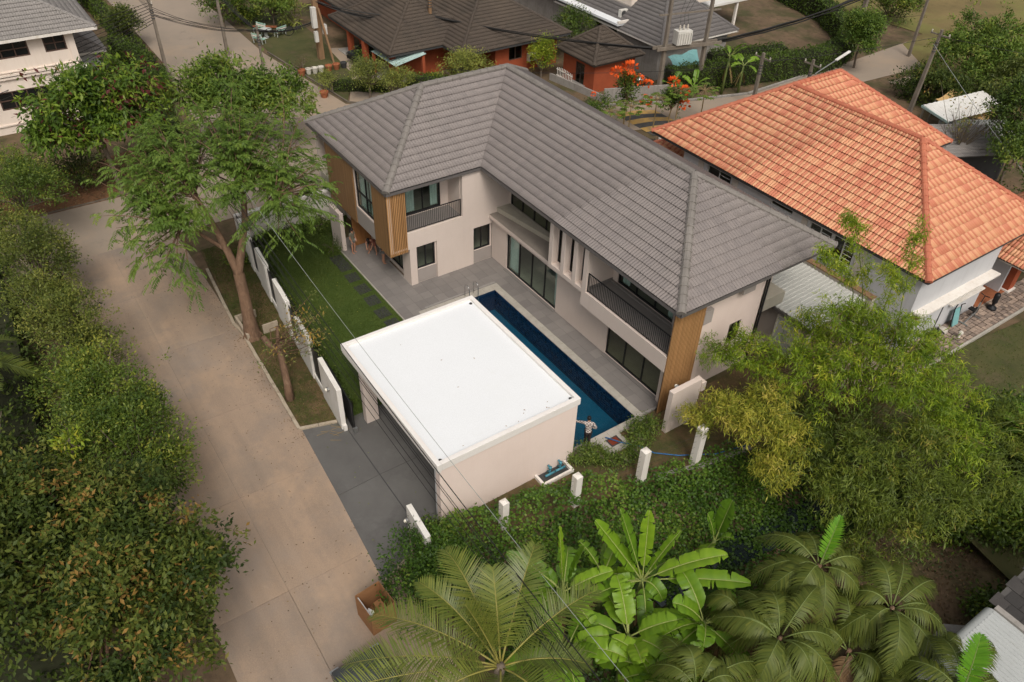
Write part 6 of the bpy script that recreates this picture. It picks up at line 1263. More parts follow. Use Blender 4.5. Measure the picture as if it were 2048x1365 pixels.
# pollarded small tree in the verge
g = np.random.default_rng(21); t_ = thing('pruned_tree', 'small heavily pruned tree with a cut stub and thin fading foliage by the wall', 'tree', (5.2, -13.75, -.05)); tb = MB()
tb.tube([(5.3, -13.85, -.2), (5.0, -13.75, .8), (4.3, -13.6, 1.9), (3.9, -13.5, 2.3)], [.24, .17, .15, .15], 9); tb.tube([(4.2, -13.55, 2.0), (3.6, -13.85, 2.15), (3.2, -13.95, 2.35)], [.15, .14, .13], 9); tb.tube([(3.9, -13.5, 2.3), (3.6, -13.3, 3.0)], [.1, .08], 7)
lv = Leaves(); C = []
for k in range(30):
    s_ = np.array([4.0, -13.5, 2.2])+g.normal(0, .2, 3); a = g.uniform(-.9, 2.4); L = g.uniform(1.4, 3.2); e = s_+np.array([math.cos(a)*L*.75, math.sin(a)*L*.75, g.uniform(.2, 1.7)]); m_ = (s_+e)/2+g.normal(0, .25, 3); tb.tube([tuple(s_), tuple(m_), tuple(e)], [.028, .018, .007], 4, cap=False); C.append(e)
    if k % 2: C.append(m_*.4+e*.6)
C = np.array(C); C = C[:40]; clumps(lv, g, C, nrm(g.normal(0, 1, C.shape)), 20, .17, .16, .055, .5, (.45, .3), .8); part(tb, 'trunk', 'bark', t_, smooth=True); lv.build('foliage', 'leaf_tan', t_)
# ------------------------------------------------------------ trees behind and left
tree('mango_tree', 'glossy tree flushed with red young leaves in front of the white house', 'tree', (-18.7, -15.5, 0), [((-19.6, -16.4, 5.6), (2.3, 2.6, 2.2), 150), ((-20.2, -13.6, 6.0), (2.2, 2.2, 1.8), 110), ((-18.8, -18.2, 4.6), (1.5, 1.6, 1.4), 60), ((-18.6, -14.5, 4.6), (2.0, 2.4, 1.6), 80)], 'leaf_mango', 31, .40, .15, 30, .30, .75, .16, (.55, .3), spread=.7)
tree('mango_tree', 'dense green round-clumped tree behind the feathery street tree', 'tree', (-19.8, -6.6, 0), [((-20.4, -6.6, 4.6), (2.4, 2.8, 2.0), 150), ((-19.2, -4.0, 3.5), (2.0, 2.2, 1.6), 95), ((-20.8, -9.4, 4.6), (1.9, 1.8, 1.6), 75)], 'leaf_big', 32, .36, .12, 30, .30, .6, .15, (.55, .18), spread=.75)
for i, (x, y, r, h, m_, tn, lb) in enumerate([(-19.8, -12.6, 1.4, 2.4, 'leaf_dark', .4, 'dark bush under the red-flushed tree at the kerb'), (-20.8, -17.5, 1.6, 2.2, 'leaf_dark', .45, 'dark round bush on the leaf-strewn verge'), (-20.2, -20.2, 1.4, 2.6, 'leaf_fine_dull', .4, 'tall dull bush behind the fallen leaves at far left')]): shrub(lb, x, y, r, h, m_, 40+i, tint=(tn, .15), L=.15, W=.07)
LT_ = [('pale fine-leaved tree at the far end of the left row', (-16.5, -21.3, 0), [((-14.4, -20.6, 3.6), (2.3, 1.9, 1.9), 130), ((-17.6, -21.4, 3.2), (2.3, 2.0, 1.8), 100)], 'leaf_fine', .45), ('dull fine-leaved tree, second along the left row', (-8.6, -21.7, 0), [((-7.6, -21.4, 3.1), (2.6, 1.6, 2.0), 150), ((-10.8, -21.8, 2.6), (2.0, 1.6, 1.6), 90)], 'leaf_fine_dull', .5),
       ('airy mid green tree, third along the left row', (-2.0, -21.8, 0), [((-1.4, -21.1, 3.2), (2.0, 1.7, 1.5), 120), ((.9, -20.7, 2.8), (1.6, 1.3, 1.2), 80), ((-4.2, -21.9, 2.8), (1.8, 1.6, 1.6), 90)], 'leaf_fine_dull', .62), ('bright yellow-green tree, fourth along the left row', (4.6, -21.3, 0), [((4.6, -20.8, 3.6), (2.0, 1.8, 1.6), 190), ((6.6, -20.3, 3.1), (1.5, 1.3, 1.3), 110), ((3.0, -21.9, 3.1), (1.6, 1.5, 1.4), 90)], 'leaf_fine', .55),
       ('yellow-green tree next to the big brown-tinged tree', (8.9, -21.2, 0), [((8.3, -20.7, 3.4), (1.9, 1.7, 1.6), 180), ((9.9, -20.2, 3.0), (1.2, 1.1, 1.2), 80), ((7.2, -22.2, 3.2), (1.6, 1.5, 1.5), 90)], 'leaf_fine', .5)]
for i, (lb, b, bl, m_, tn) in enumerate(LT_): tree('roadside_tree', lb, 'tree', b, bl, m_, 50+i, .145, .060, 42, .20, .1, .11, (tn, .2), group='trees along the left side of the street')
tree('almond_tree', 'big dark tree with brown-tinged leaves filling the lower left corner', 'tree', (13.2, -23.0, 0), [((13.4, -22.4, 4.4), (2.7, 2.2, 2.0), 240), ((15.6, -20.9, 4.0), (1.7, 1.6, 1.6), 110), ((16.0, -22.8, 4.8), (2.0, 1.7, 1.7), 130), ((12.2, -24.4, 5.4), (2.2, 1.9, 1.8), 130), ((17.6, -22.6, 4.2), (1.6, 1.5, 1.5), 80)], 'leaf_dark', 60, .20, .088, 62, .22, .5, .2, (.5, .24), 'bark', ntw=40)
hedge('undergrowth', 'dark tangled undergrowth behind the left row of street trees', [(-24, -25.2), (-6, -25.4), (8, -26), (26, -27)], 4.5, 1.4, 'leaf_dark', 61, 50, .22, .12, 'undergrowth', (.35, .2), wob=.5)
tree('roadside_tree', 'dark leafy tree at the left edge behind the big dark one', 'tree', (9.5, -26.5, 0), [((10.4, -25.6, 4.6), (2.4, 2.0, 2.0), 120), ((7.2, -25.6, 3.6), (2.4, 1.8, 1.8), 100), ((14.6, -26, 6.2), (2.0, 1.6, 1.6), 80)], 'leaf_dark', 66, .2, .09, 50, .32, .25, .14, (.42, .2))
palm('palm', 'dark green palm reaching in at the left edge', (.5, -25.9, 0), (1.6, -25.3, 5.2), [(75, 2.6, -.9), (35, 2.4, .2), (110, 2.6, -.2), (5, 2.6, -.3), (150, 2.5, 0), (190, 2.4, -.6), (230, 2.4, .1), (280, 2.5, -.5), (330, 2.5, .3), (55, 1.8, .9)], 62, 'leaf_areca', 46, .7, .06, .12, tint=.5)
for i, p in enumerate([(8.2, -23.6, 4.2), (11.2, -24.6, 5.2), (15.2, -22.0, 5.8), (10.9, -22.9, 4.9), (16.7, -23.6, 6.2)]):
    pass
# bright young sprigs
for i, (p, lb) in enumerate([((8.9, -22.6, 5.0), 'bright lime sprig on top of the big dark tree'), ((4.2, -25.0, 5.2), 'bright lime sprig at the left edge above the palm')]): shrub(lb, p[0], p[1], .32, .5, 'leaf_yellow', 63+i, 'young_sprig', 'sprig', .22, .08, 8, p[2], (.5, .2), .4, 10)
# ------------------------------------------------------------ hedges
hedge('hedge', 'clipped dark hedge across the garden behind the red-flushed tree', [(-45, -9.6), (-37.6, -8.6)], 1.1, 1.5, 'leaf_hedge', 70, 110, .14, .09)
hedge('hedge', 'long hedge running up the left side of the far street', [(-38, -8.3), (-50, -8.4), (-75, -8.6)], 1.2, 1.3, 'leaf_hedge', 71, 60, .16, .1, tint=(.55, .18)); hedge('hedge', 'low hedge strip running down toward the crossing from the leaning pole', [(-37, -8.2), (-29, -10.0), (-24.6, -10.6)], 1.3, 1.2, 'leaf_hedge', 72, 110, .14, .09)
hedge('hedge', 'tall trimmed hedge curving round the corner of the back street', [(-13.0, 27.2), (-11.6, 33), (-10.2, 40), (-9.7, 43.4), (-10.4, 47), (-13.0, 51)], 1.6, 2.0, 'leaf_hedge', 73, 110, .14, .09, wob=.16)
hedge('hedge', 'hedge running back from the corner past the white carport', [(-13, 51), (-19, 55), (-27, 57)], 1.6, 2.0, 'leaf_hedge', 74, 70, .17, .11); hedge('hedge', 'inner hedge between the garden and the back street', [(-14.5, 33.5), (-12.6, 41)], 1.2, 1.8, 'leaf_hedge', 75, 90, .15, .09)
hedge('hedge', 'small clipped hedge beside the round garden tree', [(-27.6, 3.4), (-25.6, 6.6), (-23, 8.8)], .9, .8, 'leaf_hedge', 76, 160, .1, .07); hedge('hedge', 'low hedge below the garden wall at the lawn edge', [(-8.3, -10.6), (-8.3, -6.2)], .5, .45, 'leaf_hedge', 77, 300, .09, .06)
hedge('hedge', 'low border of dark foliage inside the slatted wall', [(-7.5, -10.6), (2.5, -11.5), (7.4, -11.8)], .45, .4, 'leaf_hedge', 78, 260, .09, .06)
hedge('hedge', 'tall dark hedge wall beside the green awning', [(-23.6, 8.2), (-20.9, 11.2)], 1.0, 1.7, 'leaf_hedge', 79, 140, .12, .08, tint=(.5, .2))
# ------------------------------------------------------------ background trees and shrubs
BG = [('yellow-green garden tree behind the roof peak', (-21.2, 12.2, 0), [((-21.0, 12.2, 2.0), (1.9, 2.1, 1.4), 90)], 'leaf_pale', .6, .16, .07), ('bright round tree in front of the orange brick wall', (-21.3, 20.0, 0), [((-21.3, 20.0, 1.7), (.95, .95, 1.6), 70)], 'leaf_yellow', .35, .15, .07), ('greyish round tree on the small lawn', (-24.6, 5.2, 0), [((-24.6, 5.3, 1.9), (1.4, 1.5, 1.2), 80)], 'leaf_pale', .35, .14, .06), ('pale bushy tree beside the greyish round tree', (-22.9, 6.4, 0), [((-22.7, 6.7, 1.5), (1.2, 1.3, 1.2), 60)], 'leaf_pale', .55, .14, .06),
      ('sapling by the corner of the small lawn', (-27.4, 3.2, 0), [((-27.4, 3.1, 1.0), (.8, .8, .45), 26)], 'leaf_pale', .5, .13, .06), ('tall dark tree standing on the back street edge', (-8.4, 46.2, 0), [((-8.1, 45.6, 3.6), (1.5, 1.5, 1.6), 90), ((-7.6, 45.2, 2.6), (1.0, 1.0, 1.0), 36)], 'leaf_big', .45, .24, .09), ('round green tree at the top edge of the dry field', (-15, 60.5, 0), [((-15, 60.5, 2.1), (2.9, 2.9, 2.0), 110)], 'leaf_fine', .45, .24, .11),
      ('broad green tree at the upper right edge', (-.6, 52.5, 0), [((-.8, 52.5, 3.0), (3.6, 3.2, 2.6), 170), ((2.8, 49.5, 2.4), (2.6, 2.6, 2.2), 100)], 'leaf_big', .5, .30, .11), ('dark bush sprawling between the back street and the yellow sheet', (-.3, 45.2, 0), [((-.2, 45.2, 1.3), (3.0, 2.3, 1.3), 130), ((2.6, 44.4, 1.5), (1.8, 1.8, 1.5), 70)], 'leaf_dark', .45, .22, .1), ('tall dark tree at the right edge above the orange ridge', (11.3, 36.6, 0), [((11.0, 36.4, 4.6), (2.2, 2.6, 2.4), 130), ((13.0, 33.6, 3.4), (2.0, 2.2, 2.0), 100)], 'leaf_hedge', .42, .24, .09),
      ('olive tree behind the white canopy', (5.0, 47.0, 0), [((5.2, 46.6, 3.0), (2.6, 2.4, 1.8), 90)], 'leaf_fine_dull', .5, .24, .1), ('small tree by the hedge at the top left', (-46.2, -8.6, 0), [((-46.0, -8.6, 1.9), (1.7, 1.6, 1.4), 60)], 'leaf_fine_dull', .45, .2, .1), ('leafy tree by the far street above the benches', (-47, .8, 0), [((-47.2, 1.2, 2.4), (2.4, 2.0, 1.7), 90)], 'leaf_hedge', .55, .24, .11), ('bushy garden tree by the bungalow porch at the top', (-45.5, 5.2, 0), [((-45.5, 5.4, 2.0), (2.4, 2.0, 1.6), 80)], 'leaf_big', .6, .26, .1),
      ('dark shrubby tree against the grey wall of the modern house', (-24.0, 25.6, 0), [((-24.0, 25.6, 2.4), (1.6, 1.5, 1.7), 70)], 'leaf_hedge', .4, .18, .08), ('thick green tree at the top left edge of the street', (-58, -11.0, 0), [((-58, -11, 2.4), (3.4, 2.4, 2.2), 90)], 'leaf_hedge', .5, .3, .14), ('dark green tree under the orange roof right edge', (16.8, 31.5, 0), [((16.6, 31.4, 2.6), (1.9, 2.2, 1.8), 90)], 'leaf_hedge', .38, .2, .08)]
for i, (lb, b, bl, m_, tn, L_, W_) in enumerate(BG): tree('garden_tree', lb, 'tree', b, [(q[0], q[1], int(q[2]*1.5)) for q in bl], m_, 80+i, L_, W_, 34, .26, .3, .1, (tn, .2))
# sparse half-bare tree
g = np.random.default_rng(99); t_ = thing('sparse_tree', 'sparse half-bare tree in front of the white canopy roof', 'tree', (8.3, 35.0, 0)); tb = MB(); tb.tube([(8.3, 35, -.2), (8.2, 35.1, 1.4)], [.12, .09], 7, cap=False); C = []
for k in range(46): e = np.array([8.2, 35.1, 1.4])+np.array([g.normal(0, 1.1), g.normal(0, 1.1), g.uniform(1.0, 3.9)]); m_ = np.array([8.2, 35.1, 1.4])*.5+e*.5+g.normal(0, .15, 3); tb.tube([(8.2, 35.1, 1.4), tuple(m_), tuple(e)], [.04, .025, .008], 4, cap=False); C.append(e)
lv = Leaves(); clumps(lv, g, np.array(C)[:24], nrm(g.normal(0, 1, (24, 3))), 12, .25, .2, .09, .5, (.6, .25)); part(tb, 'trunk', 'bark_grey', t_); lv.build('foliage', 'leaf_tan', t_)
# flowering stalk shrubs with orange blossom heads
def flower_tree(label, x, y, h, heads, seed, r=.8):
    t_ = tree('flowering_tree', label, 'flowering tree', (x, y, -.05), [((x, y, h*.52), (r, r, h*.44), 56)], 'leaf_hedge', seed, .2, .09, 22, .2, .5, .06, (.45, .18), 'stem_dry', 'orange flowering trees behind the grey roof', fork=(x, y, h*.4)); g = np.random.default_rng(seed)
    for (dx, dy, z, rr) in heads:
        lv = Leaves(); k = 46; d = nrm(g.normal(0, 1, (k, 3))+np.array([0, 0, .5])); lv.add(np.array([x+dx, y+dy, z])+d*rr*np.array([.95, .95, .55]), d, np.roll(d, 1, 1), rr*.8, rr*.5, g.random(k)); o = lv.build('blossom', 'orange_flower', t_)
    return t_
flower_tree('tallest tree topped with orange blossom clusters beside the water tank', -9.8, 19.6, 4.4, [(.1, -.1, 4.6, .42), (-.7, -.7, 4.1, .36), (.5, .4, 3.7, .36), (.1, .0, 3.9, .34), (1.0, 1.0, 3.4, .3), (1.1, 1.0, 2.2, .34)], 120)
flower_tree('leaning tree with orange blossom at the grey wall end', -7.9, 22.6, 3.2, [(-.3, .1, 3.4, .34), (.4, .7, 2.8, .34), (.6, .7, 1.8, .34)], 121, .7)
flower_tree('yellowish tree with one small orange bloom nearest the roof ridge', -10.7, 17.4, 2.8, [(-.2, -.2, 2.6, .16)], 122, .75)
# papaya trees
def papaya(label, x, y, h, seed, r=1.05):
    g = np.random.default_rng(seed); t_ = thing('papaya_tree', label, 'papaya tree', (x, y, -.05), 0, 'papaya trees along the back street'); tb = MB().tube([(x, y, -.2), (x+.05, y, h*.5), (x, y, h)], [.06, .05, .035], 6, cap=False); lv = Leaves()
    for k in range(24):
        a = k*2.4; L = r*g.uniform(.6, 1); e = np.array([x+math.cos(a)*L, y+math.sin(a)*L, h+g.uniform(-.35, .3)]); tb.tube([(x, y, h-.05), tuple((np.array([x, y, h+.25])+e)/2), tuple(e)], [.015, .012, .008], 4, cap=False)
        th = np.linspace(0, 6.28, 8)[:-1]; d = np.stack([np.cos(th), np.sin(th), np.full(7, -.35)], 1); lv.add(np.repeat(e[None], 7, 0), d, np.tile([0, 0, 1.], (7, 1)), .30*g.uniform(.8, 1.2), .14, np.full(7, .55)+g.normal(0, .15, 7))
    part(tb, 'trunk', 'stem_dry', t_); lv.build('crown', 'leaf_big', t_); return t_
for i, (x, y, h, lb) in enumerate([(-8.8, 19.2, 2.0, 'short papaya tree left of the speed hump'), (-7.6, 20.6, 2.7, 'thin papaya tree in front of the speed hump'), (-7.5, 22.8, 2.9, 'papaya tree with a yellow leaf beside the speed hump'), (-7.0, 25.0, 2.7, 'tall papaya tree just left of the orange ridge'), (-9.0, 17.4, 1.9, 'bushy papaya nearest the grey roof ridge')]): papaya(lb, x, y, h, 130+i)
shrub('round dark shrub against the far slope of the orange roof', -4.5, 26.8, .95, 1.5, 'leaf_hedge', 140, L=.2, W=.09, tint=(.45, .2))
shrub('bare greyish shrub above the pot row', -32.3, 2.6, 1.0, 1.4, 'leaf_brown', 141, L=.1, W=.03, tint=(.15, .1), k=30); shrub('spiky pale palm-like plant at the bungalow corner', -43.0, 6.6, 1.3, 2.2, 'leaf_pale', 142, L=.7, W=.08, k=26, nl=14); shrub('green climber beside the bungalow porch column', -31.2, 8.1, .8, 1.7, 'leaf_hedge', 143, L=.16, W=.08); shrub('pale flowering bush beside the pots', -29.6, 7.0, .7, .9, 'leaf_pale', 144, L=.12, W=.06)
shrub('round clipped bush at the porch pier', -5.0, -7.0, .55, .95, 'leaf_hedge', 145, L=.08, W=.04, k=60, tint=(.5, .15)); shrub('leafy low shrub in front of the garden wall', -7.8, -6.6, .75, .7, 'leaf_shrub', 146, L=.14, W=.06, tint=(.35, .2)); shrub('low shrub at the corner of lawn and garden wall', -7.9, -9.6, .6, .6, 'leaf_shrub', 147, L=.14, W=.06, tint=(.3, .2))
for i, (x, y, r, h, lb) in enumerate([(-6.9, -12.1, .5, .8, 'dark bush under the street tree by the first wall panel'), (15.9, -12.3, .5, .8, 'brownish green bush behind the gate pier'), (-46.8, 3.4, 1.3, 1.2, 'dark green clump by the bench side pole'), (-23.4, 10.6, .9, 1.0, 'spiky yellow-green plant by the green awning'), (9.3, 31.5, 1.0, 1.6, 'dark shrub below the grey tile lean-to'), (13.5, 29.8, 1.3, 1.5, 'dark shrub behind the right slope of the orange roof')]): shrub(lb, x, y, r, h, 'leaf_yellow' if 'spiky' in lb else 'leaf_hedge', 150+i, L=.16, W=.07)
g = np.random.default_rng(160)
banana('young banana plant standing before the tall hedge corner', (-10.4, 31.0, 0), 3.2, [(60, 1.5, .6), (150, 1.4, .4), (240, 1.6, .9), (330, 1.5, .2), (20, 1.2, 1.2)], 161, .5, .4, 'bananas by the tall hedge', 3, .12); banana('leaning banana plant right of the first one by the hedge', (-9.8, 32.4, 0), 2.4, [(80, 1.4, .2), (170, 1.3, .5), (260, 1.3, .0), (350, 1.5, -.2)], 162, .45, .6, 'bananas by the tall hedge', 3, .11); banana('short banana plant with upright leaves between papayas and hedge', (-10.9, 28.0, 0), .9, [(40, 1.1, .9), (130, .9, 1.2), (220, 1.0, .8), (310, 1.2, .6)], 163, .45, .5, 'bananas by the tall hedge', 1, .09); banana('low banana plant with two broad leaves by the grey wall', (-11.2, 25.6, 0), 1.4, [(90, .9, .9), (10, 1.3, .1), (270, 1.0, .6)], 164, .6, .35, 'bananas by the tall hedge', 0, .09)
# ------------------------------------------------------------ planting at the pool end and ivy bank
for i, (x, y, r, h) in enumerate([(15.75, -4.45, .34, .45), (15.9, -4.0, .32, .4), (16.55, -3.75, .32, .4), (16.85, -3.2, .30, .36), (16.9, -2.5, .34, .42), (16.45, -1.9, .38, .48), (15.75, -1.75, .36, .45), (15.75, -1.15, .42, .6), (16.1, -.95, .42, .6), (15.5, -4.75, .4, .5), (16.3, -4.0, .25, .32)]):
    shrub(['light green shrub at the feet of the pool cleaner', 'light green shrub just behind the pool cleaner', 'light green shrub below the deck hatch, left one', 'light green shrub below the deck hatch, right one', 'light green shrub right of the deck hatch', 'light green shrub beyond the deck hatch, upper', 'small light green shrub at the pool coping corner', 'light green shrub beside the terrace steps', 'light green shrub next to the slab wall foot', 'light green shrub touching the carport wall', 'tiny light green shrub between hatch and cleaner'][i], x, y, r, h, 'leaf_shrub', 170+i, L=.13, W=.045, k=26, tint=(.4, .2), group='light green shrubs at the pool end')
def cover(name, poly_fn, n, m, seed, L, W, hfn, tint=(.45, .22), label=None, cat=None, x0=15, x1=30, y0=-14, y1=12, freq=1.3):
    g = np.random.default_rng(seed); X, Y = g.uniform(x0, x1, n*3), g.uniform(y0, y1, n*3); k = np.array([poly_fn(a, b) for a, b in zip(X, Y)]); X, Y = X[k][:n], Y[k][:n]
    Z = np.array([hfn(a, b) for a, b in zip(X, Y)]); P = np.stack([X, Y, Z], 1)+g.normal(0, .05, (len(X), 3)); lv = Leaves(); T = np.clip(tint[0]+tint[1]*(np.sin(X*freq)*np.sin(Y*freq*1.2)+g.normal(0, .7, len(X))), 0, 1)
    lv.add(P, g.normal(0, 1, P.shape)*np.array([1, 1, .5])+np.array([0, 0, .1]), np.array([.2, -.2, 1.])+g.normal(0, .45, P.shape), L*g.uniform(.7, 1.3, len(X)), W*g.uniform(.7, 1.3, len(X)), T)
    o = lv.build(name, m); o['kind'] = 'stuff'
    if label: o['label'] = label; o['category'] = cat
    return o
def fx(y): return 17.0+(y+9)*.2
def ivy_h(x, y):
    d = x-fx(y); return gh(x, y)+max(0, 1.05-abs(d+.1)*.7)*(.8+.3*math.sin(y*1.9+x))*(1 if y < -4.5 else .35)+.16*(1+math.sin(x*3.1+y*2.3)*math.sin(y*3.7-x))
cover('ivy', lambda x, y: (fx(y)-1.05 < x < fx(y)+3.2 and -13.2 < y < 1.5 and not (x < 15.6) and not (y > -5.2 and x < fx(y)-.25)) , 26000, 'leaf_ivy', 200, .13, .11, ivy_h, tint=(.62, .22))
cover('ivy', lambda x, y: fx(y)+.3 < x < fx(y)+(7.5 if y < 0 else 5.2) and -13 < y < 9, 24000, 'leaf_ivy', 201, .15, .12, lambda x, y: gh(x, y)+.12*(1+math.sin(x*2.1+y*1.3)*math.sin(y*2.7-x)), tint=(.3, .2), x0=17, x1=30)
cover('ground_litter', lambda x, y: 23 < x < 33 and -2 < y < 11, 9000, 'leaf_brown', 202, .12, .05, lambda x, y: gh(x, y)+.04, tint=(.4, .25), x0=22, x1=34)
cover('ground_weeds', lambda x, y: 24 < x < 34 and -1 < y < 10 and math.sin(x*1.1+y*.7)*math.sin(y*1.3-x*.4) > .12, 3500, 'leaf_ivy', 203, .12, .07, lambda x, y: gh(x, y)+.10+.1*math.sin(x*2)*math.sin(y*2), tint=(.35, .2), x0=22, x1=36)
cover('grass', lambda x, y: x < fx(y)-.1 and not (15.4 < x < 16.3 and -3.5 < y < -2.2) and x > 15.45, 9000, 'leaf_grass', 204, .07, .012, lambda x, y: -.06+.02, x0=15.4, x1=19, y0=-12, y1=8)
# lawn blades, verge tufts, fallen leaves
def blades(name, poly, n, z, seed, m='leaf_grass', L=.06, W=.010, tint=(.5, .2)):
    g = np.random.default_rng(seed); xs_, ys_ = [q[0] for q in poly], [q[1] for q in poly]; X, Y = g.uniform(min(xs_), max(xs_), n*3), g.uniform(min(ys_), max(ys_), n*3); k = np.array([inpoly(a, b, poly) for a, b in zip(X, Y)]); X, Y = X[k][:n], Y[k][:n]; nn = len(X)
    P = np.stack([X, Y, np.full(nn, z)], 1); lv = Leaves(); T = np.clip(tint[0]+tint[1]*(np.sin(X*.8+1)*np.sin(Y*.9)+g.normal(0, .6, nn)), 0, 1)
    lv.add(P, np.stack([g.normal(0, .6, nn), g.normal(0, .6, nn), np.full(nn, .8)], 1), g.normal(0, 1, P.shape), L*g.uniform(.6, 1.4, nn), W, T); o = lv.build(name, m); o['kind'] = 'stuff'; return o
blades('grass', [(-8.6, -11.0), (8.2, -12.0), (8.2, -6.55), (-5.4, -6.55), (-6.6, -6.0), (-8.6, -4.6)], 60000, -.055, 210, L=.075, W=.016)
blades('grass', [(-9.4, -13.3), (-1.65, -13.95), (1.5, -14.0), (1.5, -12.1), (-9.4, -11.1)], 14000, -.035, 211, L=.09, W=.016); blades('grass', [(1.5, -14.0), (7.2, -14.1), (8.2, -12.6), (1.5, -12.1)], 5000, -.035, 212, L=.08, W=.016, tint=(.6, .3)); blades('grass', [(20.3, 8), (40, 4), (44, 30), (26, 36), (21, 24), (20.4, 16)], 26000, -.03, 213, L=.11, W=.025, tint=(.65, .3))
def litter(name, poly, n, z, seed, m='leaf_brown', L=.11, edge=None):
    g = np.random.default_rng(seed); X, Y = [], []
    while len(X) < n:
        x, y = g.uniform(min(q[0] for q in poly), max(q[0] for q in poly)), g.uniform(min(q[1] for q in poly), max(q[1] for q in poly))
        if inpoly(x, y, poly) and (edge is None or g.random() < edge(x, y)): X.append(x); Y.append(y)
    P = np.stack([X, Y, np.full(n, z)], 1); lv = Leaves(); D = g.normal(0, 1, (n, 3)); D[:, 2] *= .12; lv.add(P, D, np.array([0, 0, 1.])+g.normal(0, .2, (n, 3)), L*g.uniform(.5, 1.2, n), L*.5, g.random(n)); o = lv.build(name, m); o['kind'] = 'stuff'; return o
litter('fallen_leaves', [(-12, -20.4), (20, -20.4), (20, -14.1), (-12, -14.1)], 900, -.04, 220, L=.085, edge=lambda x, y: .025+.95*math.exp(-(abs(y+14.2))/.4)*(1 if x < 8 else .12)); litter('fallen_leaves', [(-9, -13.3), (7.3, -14.1), (8, -12.5), (-9, -11.0)], 700, -.02, 221, L=.09); litter('fallen_leaves', [(-8.4, -10.7), (8, -11.9), (8, -6.7), (-8, -6.3)], 150, -.01, 222, 'leaf_pale', .09); litter('fallen_leaves', [(-23.5, -23), (-18.5, -23), (-18.5, -14), (-19.5, -11.5), (-23, -9.8)], 1500, -.01, 223, L=.17); litter('fallen_leaves', [(8.2, -14.2), (15.8, -14.5), (15.3, -6), (8.2, -6)], 30, -.018, 224, 'leaf_pale', .1)
g = np.random.default_rng(225)
tw_ = thing('fallen_twigs', 'small heap of dry twigs lying on the dark driveway', 'twigs', (8.4, -13.1, -.03)); tb = MB()
for k in range(9): a = g.uniform(-.5, .5)+1.0; x, y = 8.3+g.normal(0, .2), -13.2+g.normal(0, .2); tb.tube([(x, y, .0), (x+.5*math.cos(a), y+.5*math.sin(a), .04)], [.014, .008], 4)
part(tb, 'twigs', 'stem_dry', tw_)
# ditch water and stub wall of the bank
setp(part(MB().prism([(21.3, -6), (22.6, -6), (23.6, 4), (22.2, 4)], -1.27, -1.25), 'ditch_water', 'car_glass'), kind='structure')
dk = thing('bank_kerb', 'broken pale kerb of the overgrown bank under the last post', 'kerb', (18.9, 1, -.2)); part(MB().beam((18.2, -2.6, -.15), (18.9, -.3, -.12), .2, .3).beam((18.9, -.3, -.12), (19.3, 2.2, -.12), .2, .3), 'kerb_stone', 'concrete_old', dk)
# ------------------------------------------------------------ bushes and palms in the foreground
tree('shrub_mass', 'dark bushy shrub between the gate pier and the coconut palm', 'shrub', (17.2, -13.6, 0), [((17.0, -13.4, .9), (1.0, 1.2, 1.1), 75), ((18.0, -12.9, .9), (1.1, 1.1, 1.0), 70), ((18.3, -14.4, .7), (1.2, .9, .9), 60), ((17.5, -12.0, .8), (.9, .9, .6), 45)], 'leaf_ivy', 230, .13, .07, 26, .2, .2, .06, (.4, .2), down=.8)
shrub('bright green creeper mound behind the gate pier', 16.6, -12.2, .75, 1.2, 'leaf_ivy', 231, L=.13, W=.09, tint=(.7, .15))
palm('coconut_palm', 'coconut palm with long yellow-ribbed fronds at the bottom edge', (24.0, -14.9, -.3), (24.03, -14.58, 5.40), [('p', 21.25, -15.50, 6.60, .9, .55), ('p', 20.71, -14.34, 6.60, 1.2, .6), ('p', 22.31, -13.74, 7.20, .9, .6), ('p', 22.23, -12.22, 7.00, .9, .45), ('p', 24.02, -11.25, 6.20, .9, .45), ('p', 21.45, -18.04, 5.00, 1.0, .5), ('p', 20.61, -16.76, 5.20, 1.0, .55), ('p', 25.22, -12.35, 5.00, .9, .3), ('p', 23.76, -17.55, 5.00, 1.0, .6), ('p', 25.80, -15.77, 5.20, 1.0, .3), ('p', 26.61, -13.96, 5.00, 1.0, .35), ('p', 23.31, -15.24, 8.00, .3, .6), ('p', 22.04, -18.87, 5.20, .9, .6)], 240, 'leaf_coco', 66, .92, .040, .17, 'bark_grey', droop=.3, stem=.034, stem_m='coco_stem', tint=.4, vee=.5)
